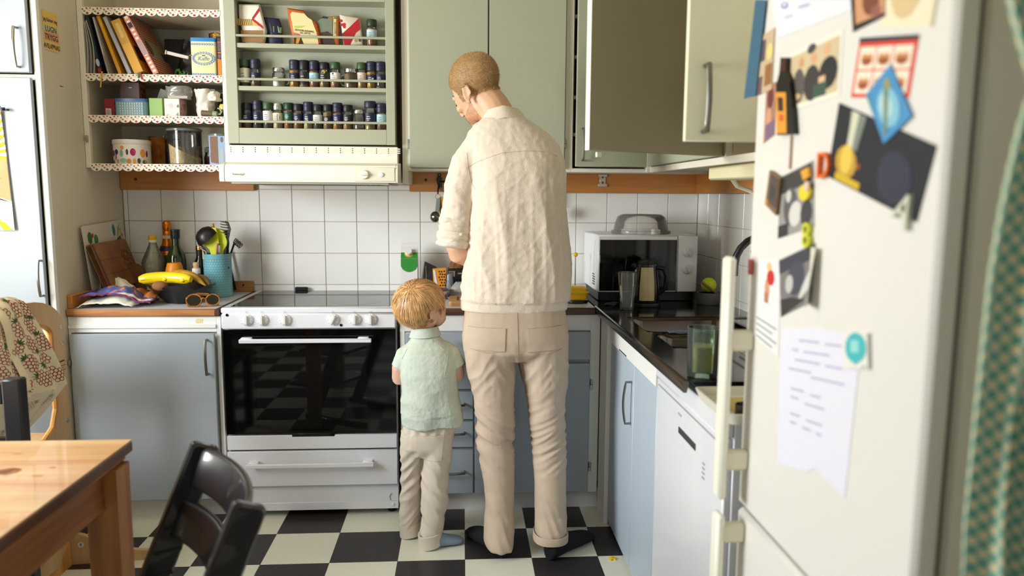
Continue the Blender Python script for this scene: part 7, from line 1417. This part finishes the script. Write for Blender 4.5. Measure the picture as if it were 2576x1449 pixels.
build(G().box(.60, 1.03, -.365, -.03, ZC + .001, .9265, .003), 'base', BLACKP, t)  # black block filling the dark gap below the housing
t = thing('microwave_cover', 'clear upturned plastic bowl standing on the microwave', 'bowl', (.82, -.2, 1.179)); build(G().lathe([(.135, 0), (.135, .012), (.125, .014), (.118, .05), (.108, .075), (.09, .086), (0, .088)], 40, (.822, -.20, 1.1785)), 'cover', glassmat((244, 242, 238), .08, .16), t)
t = thing('kettle', 'black and cream electric kettle in front of the microwave', 'kettle', (.77, -.5, ZC))
build(G().lathe([(.066, 0), (.068, .006), (.066, .016), (0, .017)], 28, (.775, -.50, ZC + .0005)), 'base', BLACKP, t); build(G().lathe([(.058, .018), (.06, .024), (.058, .09), (.05, .15), (.044, .178), (0, .182)], 60, (.775, -.50, ZC + .0005)), 'body', mat((22, 20, 19), .18, coat=.4), t)
vs = [((.0592 - .0125 * max(0, (z - .07) / .11)) * sin(a) * 1.035 + .775, -.50 - (.0592 - .0125 * max(0, (z - .07) / .11)) * cos(a) * 1.035, ZC + .0005 + z) for z in (.028, .06, .09, .12, .15, .166) for a in [-.62 + 1.05 * i / 8 for i in range(9)]]
build(G().add(vs, [(j * 9 + i, j * 9 + i + 1, (j + 1) * 9 + i + 1, (j + 1) * 9 + i) for j in range(5) for i in range(8)]), 'front_panel', mat((206, 186, 140), .35), t); build(G().tube([(.815, -.505, 1.05), (.85, -.515, 1.045), (.862, -.52, 1.01), (.856, -.518, .96), (.832, -.508, .935)], [.009, .011, .011, .010, .008], 10), 'handle', BLACKP, t); build(G().lathe([(.034, .18), (.03, .19), (.01, .194), (0, .2)], 20, (.775, -.50, ZC)), 'lid', BLACKP, t); build(G().tube([(.735, -.505, 1.045), (.718, -.508, 1.062)], [.014, .010], 10), 'spout', BLACKP, t)
t = thing('drinking_glass', 'tall clear tumbler with faceted base standing on the sink edge', 'glass', (.676, -.60, ZC))
def facet(r, z, k): return [(.676 + r * (1 - k * .035 * (1 + cos(9 * a))) * cos(a), -.60 + r * (1 - k * .035 * (1 + cos(9 * a))) * sin(a), ZC + .001 + z) for a in [2 * pi * i / 36 for i in range(36)]]
build(G().loft([facet(.027, 0, 0), facet(.0285, .004, .3), facet(.031, .06, 1), facet(.0345, .095, 1), facet(.036, .105, 0), facet(.039, .152, 0), facet(.0375, .152, 0), facet(.0345, .105, 0), facet(.0325, .09, 0), facet(.027, .012, 0)]), 'glass', glassmat((238, 240, 238), .0, .12), t, smooth=60)
t = thing('green_tumbler', 'green-tinted glass half full of yellow juice by the fridge handle', 'glass', (.615, -1.74, ZC)); build(G().lathe([(.036, 0), (.039, .004), (.042, .128), (.0395, .128), (.036, .014), (0, .014)], 30, (.622, -1.74, ZC + .001)), 'glass', glassmat((226, 240, 230), .0, .06), t); build(G().lathe([(0, .015), (.0345, .015), (.0375, .080), (0, .080)], 26, (.622, -1.74, ZC + .001)), 'juice', mat((212, 178, 70), .15), t)
t = thing('dish_tray', 'white tray with a yellowed bottom at the end of the sink worktop', 'tray', (.75, -1.93, .852)); build(G().loft([[(p[0], p[1], z) for p in rrect(.575 + i_, -2.06 + i_, 1.0 - i_, -1.815 - i_, .02, 4)] for i_, z in ((.01, .8525), (0, .878), (.004, .879), (.014, .858))]), 'tray', mat((226, 222, 206), .4), t); build(G().box(.62, .95, -2.02, -1.85, .8565, .859), 'liner', mat((206, 190, 120), .6), t)
t = thing('grey_tin', 'small dark grey metal tin at the front edge beside the fridge', 'tin', (.64, -2.03, .86)); build(G().lathe([(.02, 0), (.021, .002), (.021, .03), (.0195, .031), (.018, .02), (0, .02)], 22, (.628, -2.02, .8605)), 'tin', mat((90, 84, 78), .3, 1.0), t)
t = thing('dish_rack', 'grey dish drainer holding a bowl, behind the fridge handle', 'dish rack', (.92, -1.55, ZC))
g = G()
for y in (-1.43, -1.69): g.tube([(.80, y, ZC + .005), (.80, y, ZC + .1), (1.12, y, ZC + .1), (1.12, y, ZC + .005)], .004, 6)
for k in range(9): g.tube([(.80 + .04 * k, -1.43, ZC + .02), (.80 + .04 * k, -1.69, ZC + .02)], .003, 6)
g.tube([(.80, -1.43, ZC + .1), (.80, -1.69, ZC + .1)], .004, 6); build(g, 'wire_frame', mat((150, 150, 150), .3, .8), t); 
t = thing('grey_bowl', 'grey-blue plastic bowl in the dish drainer', 'bowl', (.9, -1.55, .91)); build(G().lathe([(.04, 0), (.045, .004), (.085, .08), (.082, .08), (.04, .01), (0, .009)], 28, (.905, -1.56, .9105)), 'bowl', mat((120, 132, 140), .4), t)
t = thing('lime', 'bright lime-green ball-shaped fruit beyond the white fridge handle', 'fruit', (1.066, -.454, .935)); build(G().ball((1.066, -.454, .968), .033, .033, .032, 20, 14), 'fruit', mat((196, 216, 30), .4, bump=.1, bs=200), t); build(G().ball((1.066, -.454, 1.0), .004, .004, .002, 8, 5), 'stem_end', mat((120, 130, 40), .6), t)
t = thing('sink_caddy', 'small grey caddy holding a wooden-handled brush and the lime, beyond the sink', 'caddy', (1.066, -.454, ZC)); build(G().lathe([(.045, 0), (.05, .01), (.05, .05), (.045, .05), (.042, .012), (0, .012)], 24, (1.066, -.454, ZC + .0005)).lathe([(0, .046), (.044, .046)], 20, (1.066, -.454, ZC + .0005)), 'holder', mat((96, 96, 96), .4), t); build(G().tube([(1.02, -.5, .985), (1.10, -.47, .93)], .006, 8), 'brush_handle', mat((150, 110, 66), .6), t)
t = thing('dish_brush', 'cream-handled dish brush standing in the grey bowl', 'brush', (.875, -1.46, .92)); build(G().tube([(.90, -1.52, .925), (.872, -1.46, 1.17)], .009, 8), 'handle', mat((226, 214, 180), .5), t); build(G().lathe([(.02, 0), (.026, .02), (0, .03)], 14, (.872, -1.46, 1.17)), 'head', mat((60, 60, 60), .8), t)
t = thing('sink_cloth', 'grey-blue dishcloth strip lying between the two sink bowls', 'cloth', (.8, -1.14, ZC)); build(G().sheet(lambda u, v: V((.70 + .2 * u, -1.150 + .03 * v, ZC + .0035 + .003 * sin(u * 7 + v * 3) ** 2)), 14, 5, .003), 'cloth', mat((86, 92, 112), .9), t)
t = thing('teal_dishcloth', 'dark teal cloth lying flat on the sink counter by the tumbler', 'cloth', (.66, -.5, ZC)); build(G().sheet(lambda u, v: V((.60 + .05 * u + .03 * v, -.50 + .08 * v, ZC + .003 + .002 * sin(u * 6 + v * 4))), 8, 8, .002), 'cloth', mat((30, 52, 60), .9), t)
t = thing('plastic_flower', 'tiny yellow flower-shaped bead lying on the floor tiles', 'flower', (.563, -.985, 0)); build(G().prism([(r_ * cos(a), r_ * sin(a)) for a, r_ in [(2 * pi * i / 24, .0115 + .0055 * cos(6 * 2 * pi * i / 24)) for i in range(24)]], .0005, .006, MX.Translation((.560, -.985, 0))), 'petals', mat((236, 206, 40), .4), t); build(G().lathe([(.0045, .006), (.004, .009), (0, .0095)], 12, (.56, -.985, 0)), 'centre', mat((206, 160, 20), .4), t)
# ------------------------------------------------------------------ notes, photos and magnets on the fridge door
XF = .5978
def sheet_on(name, label, cat, pts, rgb, shapes=(), th=.0008, lift=0.0, grp=None, rough=.6, curl=0.0):
    "a flat paper on the fridge face; pts are (y, z)"
    M = LF((XF - lift, 0, 0)); poly = [(-y, z) for y, z in pts]; cy = sum(p[0] for p in poly) / len(poly); cz = min(p[1] for p in poly)
    t = thing(name, label, cat, (XF - lift, -cy, cz), 0, grp); build(G().prism(poly, .0002, th, M), 'paper', mat(rgb, rough), t, smooth=0)
    if shapes: prints(t, M, [(c, [(-y, z) for y, z in p]) for c, p in shapes], lift=th + .0005)
    return t
def Q(a, b, c, d): return lambda u, v: tuple(a[i] * (1 - u) * (1 - v) + b[i] * u * (1 - v) + c[i] * u * v + d[i] * (1 - u) * v for i in (0, 1))
def qr(q, u0, v0, u1, v1): return [q(u0, v0), q(u1, v0), q(u1, v1), q(u0, v1)]
def qe(q, u, v, ru, rv_, n=12): return [q(u + ru * cos(2 * pi * i / n), v + rv_ * sin(2 * pi * i / n)) for i in range(n)]
# each quad: bottom-left, bottom-right, top-right, top-left as (y, z)
a = ((0.5970, -2.1770, 1.6470)[1:], (0.5970, -2.4640, 1.6340)[1:], (-2.44, 1.69), (-2.115, 1.76)); q = Q(*a)
sheet_on('paper_sheet', 'large white sheet with faint blue scribbles at the top of the fridge door', 'note', a, (222, 222, 230), [((130, 130, 190), qe(q, .18, .55, .05, .06)), ((222, 222, 230), qe(q, .18, .56, .03, .03)), ((170, 170, 205), qr(q, .36, .42, .5, .47)), ((190, 190, 215), qr(q, .15, .3, .26, .34))])
a = ((0.5970, -2.0240, 1.5540)[1:], (0.5970, -2.0870, 1.5510)[1:], (0.5970, -2.1180, 1.7310)[1:], (0.5970, -2.0630, 1.7440)[1:])
sheet_on('blue_ribbon_strip', 'long narrow teal-blue strip hanging at the far edge of the fridge door', 'strip', [(y + .0, z) for y, z in a], (58, 98, 122), lift=.004)
a = ((0.5970, -2.0820, 1.5520)[1:], (0.5970, -2.1590, 1.5550)[1:], (0.5970, -2.1590, 1.6700)[1:], (0.5970, -2.0990, 1.6670)[1:]); q = Q(*a)
sheet_on('photo_strip', 'narrow photo with tan and yellow shapes beside the blue strip', 'photo', a, (196, 170, 140), [((90, 80, 90), qr(q, .1, .55, .4, .9)), ((226, 206, 130), qe(q, .75, .65, .22, .14)), ((150, 100, 60), qr(q, .5, .1, .95, .45)), ((110, 84, 90), qr(q, 0, 0, .35, .3))], lift=.001)
a = ((0.5970, -2.1980, 1.5040)[1:], (0.5970, -2.4250, 1.5100)[1:], (0.5970, -2.4240, 1.6120)[1:], (0.5970, -2.1850, 1.6060)[1:]); q = Q(*a)
sheet_on('group_photo', 'framed photo of several people with dark clothes, upper fridge door', 'photo', a, (230, 226, 210), [((206, 186, 150), qr(q, .06, .08, .96, .93)), ((60, 56, 54), qe(q, .57, .35, .13, .3)), ((40, 40, 42), qe(q, .82, .42, .14, .26)), ((60, 84, 72), qr(q, .6, .08, .8, .3)), ((90, 84, 80), qe(q, .36, .38, .1, .3)), ((210, 160, 120), qe(q, .6, .74, .05, .09)), ((214, 168, 130), qe(q, .8, .8, .055, .1)), ((206, 150, 110), qe(q, .4, .76, .045, .09)), ((70, 70, 70), qe(q, .56, .92, .07, .08)), ((222, 180, 140), qr(q, .68, .3, .78, .4)), ((206, 170, 130), qe(q, .3, .2, .1, .06))])
a = ((0.5970, -2.1290, 1.4540)[1:], (0.5970, -2.1810, 1.4670)[1:], (0.5970, -2.1760, 1.5670)[1:], (0.5970, -2.1310, 1.5660)[1:]); q = Q(*a)
sheet_on('portrait_photo', 'small photo with reddish and violet tones left of the bottle magnet', 'photo', a, (170, 120, 100), [((110, 50, 50), qe(q, .5, .75, .3, .2)), ((206, 150, 120), qe(q, .4, .4, .3, .18)), ((120, 100, 130), qr(q, .2, .02, .95, .3))])
t = thing('bottle_magnet', 'bottle-shaped black magnet with an orange label on the upper fridge door', 'magnet', (XF - .01, -2.24, 1.46))
M = LF((XF, 0, 0)); bp = [(0.5970, -2.2130, 1.4640)[1:], (0.5970, -2.2870, 1.4600)[1:], (0.5970, -2.2700, 1.5230)[1:], (0.5970, -2.2560, 1.5590)[1:], (0.5970, -2.2400, 1.5760)[1:], (0.5970, -2.2390, 1.6000)[1:], (0.5970, -2.2120, 1.6050)[1:], (0.5970, -2.2100, 1.5770)[1:], (0.5970, -2.1980, 1.5570)[1:]]
build(G().prism([(-y, z) for y, z in bp], .0015, .010, M), 'bottle', mat((20, 20, 20), .3), t); prints(t, M, [((222, 150, 50), [(-y, z) for y, z in ((0.5970, -2.2130, 1.4670)[1:], (0.5970, -2.2570, 1.4640)[1:], (0.5970, -2.2450, 1.5380)[1:], (0.5970, -2.2000, 1.5440)[1:])]), ((60, 40, 30), [(-y, z) for y, z in ((0.5970, -2.2150, 1.5080)[1:], (0.5970, -2.2390, 1.5050)[1:], (0.5970, -2.2340, 1.5300)[1:], (0.5970, -2.2100, 1.5340)[1:])]), ((206, 90, 40), [(-y, z) for y, z in ((0.5970, -2.2220, 1.4890)[1:], (0.5970, -2.2430, 1.4870)[1:], (0.5970, -2.2400, 1.4990)[1:], (0.5970, -2.2210, 1.5010)[1:])]), ((70, 30, 24), [(-y, z) for y, z in ((0.5970, -2.2150, 1.5800)[1:], (0.5970, -2.2400, 1.5760)[1:], (0.5970, -2.2380, 1.5970)[1:], (0.5970, -2.2140, 1.6010)[1:])])], lift=.0106)
build(G().box(XF - .003, XF - .001, -2.262, -2.256, 1.40, 1.46), 'tail', mat((170, 130, 110), .6), t)
a = ((0.5970, -2.4600, 1.5020)[1:], (0.5970, -2.6130, 1.4830)[1:], (0.5970, -2.6260, 1.5590)[1:], (0.5970, -2.4760, 1.5840)[1:]); q = Q(*a); c = (214, 70, 50)
sh = [((236, 224, 206), qr(q, .05, .07, .95, .88)), ((44, 44, 60), qr(q, 0, .96, 1, 1.04))]
for i in range(3):
    for j in range(2): sh += [((206, 140, 90), qe(q, .2 + .3 * i, .25 + .42 * j, .11, .12)), ((150, 80, 50), qe(q, .2 + .3 * i, .21 + .42 * j, .09, .06)), ((240, 222, 200), qe(q, .2 + .3 * i, .38 + .42 * j, .06, .06))]
sh += [(c, qr(q, .34, .07, .36, .88)), (c, qr(q, .64, .07, .66, .88)), (c, qr(q, .05, .46, .95, .49))]
sheet_on('red_photo_card', 'red-bordered card with six small pictures at the upper right of the fridge', 'card', a, c, sh)
a = ((0.5970, -2.4540, 1.6000)[1:], (0.5970, -2.5430, 1.6040)[1:], (-2.535, 1.66), (-2.43, 1.70)); q = Q(*a)
sheet_on('brown_photo', 'dark-edged photo with brown tones at the top centre of the fridge', 'photo', a, (40, 36, 36), [((206, 150, 110), qr(q, .12, .1, .98, .95)), ((120, 66, 44), qe(q, .6, .4, .25, .25)), ((150, 90, 80), qe(q, .75, .2, .15, .14))])
a = ((0.5970, -2.5310, 1.5900)[1:], (0.5970, -2.6540, 1.5660)[1:], (-2.672, 1.66), (-2.545, 1.70)); q = Q(*a)
sheet_on('sketch_sheet', 'cream sheet with a tan pencil sketch at the top right of the fridge', 'drawing', a, (232, 220, 190), [((214, 186, 140), qe(q, .42, .5, .3, .4)), ((196, 160, 110), qe(q, .35, .75, .2, .2)), ((200, 190, 160), qr(q, .95, 0, 1, 1))])
a = ((0.5970, -2.4010, 1.3840)[1:], (0.5970, -2.6510, 1.3180)[1:], (0.5970, -2.6810, 1.4150)[1:], (0.5970, -2.4260, 1.4980)[1:]); q = Q(*a)
sheet_on('night_postcard', 'dark postcard with a glowing golden streak of light, tilted on the fridge', 'postcard', a, (30, 32, 40), [((120, 130, 120), [q(.16, .98), q(.34, .98), q(.30, .5), q(.2, .5)]), ((206, 206, 180), [q(.18, .98), q(.26, .98), q(.235, .3), q(.18, .35)]), ((190, 150, 50), qe(q, .2, .3, .13, .22)), ((226, 190, 80), qe(q, .2, .34, .07, .2)), ((206, 170, 40), qr(q, .1, .02, .4, .12)), ((44, 48, 66), qe(q, .72, .4, .17, .34)), ((150, 70, 40), qe(q, .35, .32, .02, .05))], lift=.001)
a = ((0.5970, -2.5650, 1.4250)[1:], (0.5970, -2.6280, 1.4570)[1:], (0.5970, -2.5680, 1.5340)[1:], (0.5970, -2.5080, 1.5000)[1:]); q = Q(*a)
sheet_on('blue_card', 'small sky-blue card turned on its corner over the dark postcard', 'card', a, (70, 140, 190), [((130, 186, 206), qe(q, .5, .45, .35, .35)), ((176, 206, 206), qe(q, .45, .5, .2, .22)), ((110, 130, 110), [q(.1, .12), q(.2, .08), q(.75, .75), q(.62, .82)]), ((150, 150, 90), qe(q, .72, .78, .1, .1)), ((80, 160, 130), [q(.02, .7), q(.06, .98), q(.1, .98), q(.07, .7)])], lift=.003)
def letter(name, label, y, z, hgt, ch, rgb, th=.012, rot=0):
    t = thing(name, label, 'magnet', (XF - .006, y, z)); o = text(ch, hgt, LF((XF - .0045, y, z)) @ MX.Rotation(rot, 4, 'Z'), t, rgb, 'letter'); 
    me = o.data; bm = bmesh.new(); bm.from_mesh(me); bmesh.ops.solidify(bm, geom=bm.faces[:], thickness=.004); bm.to_mesh(me); bm.free(); return t
letter('orange_letter_magnet', 'orange letter-shaped magnet at the left corner of the dark postcard', -2.396, 1.399, .062, 'D', (226, 104, 36)); letter('white_letter_magnet', 'pale grey-green letter magnet at the lower right of the dark postcard', -2.63, 1.332, .062, 'A', (206, 206, 186), rot=-.5); letter('yellow_letter_magnet', 'yellow-green figure-eight magnet between the two black-and-white photos', -2.35, 1.282, .062, '8', (206, 206, 60), rot=.12)
t = thing('yellow_figure_magnet', 'small orange and yellow magnet on the upper black-and-white photo', 'magnet', (XF - .006, -2.335, 1.35)); build(G().prism([(2.318, 1.394), (2.345, 1.40), (2.35, 1.384), (2.33, 1.378)], .003, .009, M), 'top', mat((226, 160, 50), .4), t); build(G().prism(disc(2.335, 1.357, .02, 12, .014), .003, .009, M), 'body', mat((230, 206, 40), .4), t); build(G().prism(disc(2.347, 1.368, .009, 10), .0091, .011, M), 'face', mat((226, 190, 170), .5), t)
a = ((0.5970, -2.2210, 1.2710)[1:], (0.5970, -2.3640, 1.3000)[1:], (0.5970, -2.3490, 1.4120)[1:], (0.5970, -2.2160, 1.3860)[1:]); q = Q(*a)
sheet_on('upper_monochrome_photo', 'black-and-white photo under the yellow figure magnet, left side of the fridge', 'photo', a, (150, 146, 142), [((60, 58, 58), qr(q, .05, .7, .95, .98)), ((90, 88, 88), qe(q, .35, .45, .2, .3)), ((210, 206, 200), qe(q, .5, .3, .18, .2)), ((50, 50, 54), qr(q, .0, .0, .3, .2)), ((60, 60, 66), qe(q, .8, .25, .16, .2)), ((200, 196, 190), qe(q, .3, .62, .08, .1))])
a = ((0.5970, -2.1690, 1.3350)[1:], (0.5970, -2.2210, 1.3150)[1:], (0.5970, -2.2330, 1.3840)[1:], (0.5970, -2.1830, 1.4000)[1:]); q = Q(*a)
sheet_on('wooden_magnet', 'brown square magnet tilted at the left edge of the upper black-and-white photo', 'magnet', a, (130, 98, 70), [((80, 70, 64), qr(q, .2, .15, .95, .95)), ((190, 130, 60), qr(q, 0, 0, .25, .2)), ((60, 56, 56), qe(q, .5, .5, .2, .2))], th=.006, lift=.002)
a = ((0.5970, -2.2530, 1.1260)[1:], (0.5970, -2.3680, 1.1710)[1:], (0.5970, -2.3730, 1.2730)[1:], (0.5970, -2.2310, 1.2310)[1:]); q = Q(*a)
sheet_on('lower_monochrome_photo', 'black-and-white photo with curled corner below the figure-eight magnet', 'photo', a, (120, 116, 116), [((60, 60, 70), qr(q, .0, .75, .95, .98)), ((70, 70, 84), qe(q, .5, .55, .25, .3)), ((190, 186, 182), qe(q, .3, .5, .12, .16)), ((206, 204, 200), [q(.55, .1), q(1, .3), q(1, .7), q(.7, .35)]), ((56, 50, 50), [q(0, 0), q(.8, .1), q(.4, .25), q(0, .3)])])
t = thing('curled_paper', 'curled white paper corner peeling beside the lower black-and-white photo', 'note', (XF - .01, -2.38, 1.17)); build(G().sheet(lambda u, v: V((XF - .002 - .022 * u * (1 - .6 * v), -2.36 - .035 * u, 1.165 + .1 * v)), 6, 6, .0008), 'paper', mat((222, 216, 200), .6), t)
a = ((0.5970, -2.1210, 1.0670)[1:], (0.5970, -2.2500, 1.0490)[1:], (0.5970, -2.2350, 1.2310)[1:], (0.5970, -2.1080, 1.2240)[1:]); q = Q(*a)
sheet_on('printed_card', 'white card with a small red and tan figure and lines of print, left fridge edge', 'card', a, (228, 226, 226), [((206, 150, 110), qe(q, .55, .66, .09, .12)), ((196, 40, 40), qe(q, .68, .8, .14, .09)), ((222, 190, 130), qe(q, .62, .92, .09, .05)), ((180, 120, 90), qr(q, .45, .5, .6, .62))] + [((120, 120, 124), qr(q, .15, .26 - k * .075, .92 - (k % 2) * .15, .275 - k * .075)) for k in range(4)])
t = thing('red_pin_magnet', 'small dark red magnet at the extreme left edge of the fridge door', 'magnet', (XF - .004, -2.105, 1.2)); build(G().prism(rrect(2.098, 1.19, 2.112, 1.222, .005), .0015, .008, M), 'magnet', mat((190, 90, 84), .4), t)
pts = [(0.5970, -2.2690, 0.8480)[1:], (0.5970, -2.3890, 0.8760)[1:], (0.5970, -2.4170, 0.8930)[1:], (0.5970, -2.4660, 0.8870)[1:], (0.5970, -2.5180, 0.8830)[1:], (0.5970, -2.5330, 1.0950)[1:], (0.5970, -2.5040, 1.1380)[1:], (0.5970, -2.4020, 1.1320)[1:], (0.5970, -2.2560, 1.1030)[1:]]; q = Q(pts[0], pts[4], pts[6], pts[8])
t = sheet_on('handwritten_list', 'large torn sheet of faint handwritten notes, middle of the fridge door', 'note', pts, (222, 220, 232), [((176, 170, 200), [p for k in range(1) for p in qr(q, u0, v, u1, v + .012)]) for v, u0, u1 in ((.93, .3, .6), (.925, .68, .9), (.86, .2, .3), (.855, .38, .75), (.79, .25, .62), (.785, .7, .92), (.72, .15, .5), (.69, .5, .95), (.58, .2, .4), (.57, .5, .65), (.52, .2, .32), (.5, .42, .7), (.40, .2, .35), (.39, .45, .68), (.34, .2, .3), (.33, .4, .52), (.325, .6, .68))])
a = ((0.5970, -2.4960, 1.0850)[1:], (0.5970, -2.5680, 1.1010)[1:], (0.5970, -2.5590, 1.1530)[1:], (0.5970, -2.4900, 1.1410)[1:]); q = Q(*a)
sheet_on('teal_magnet', 'square white magnet with a teal round emblem beside the handwritten list', 'magnet', a, (226, 222, 214), [((70, 180, 184), qe(q, .5, .58, .42, .42, 20)), ((70, 180, 184), [q(.3, .25), q(.7, .25), q(.5, .1)]), ((150, 210, 206), qr(q, .3, .45, .62, .78)), ((150, 150, 150), qr(q, .72, .04, .9, .08)), ((150, 146, 140), qr(q, .97, 0, 1, 1))], th=.003, lift=.0015)
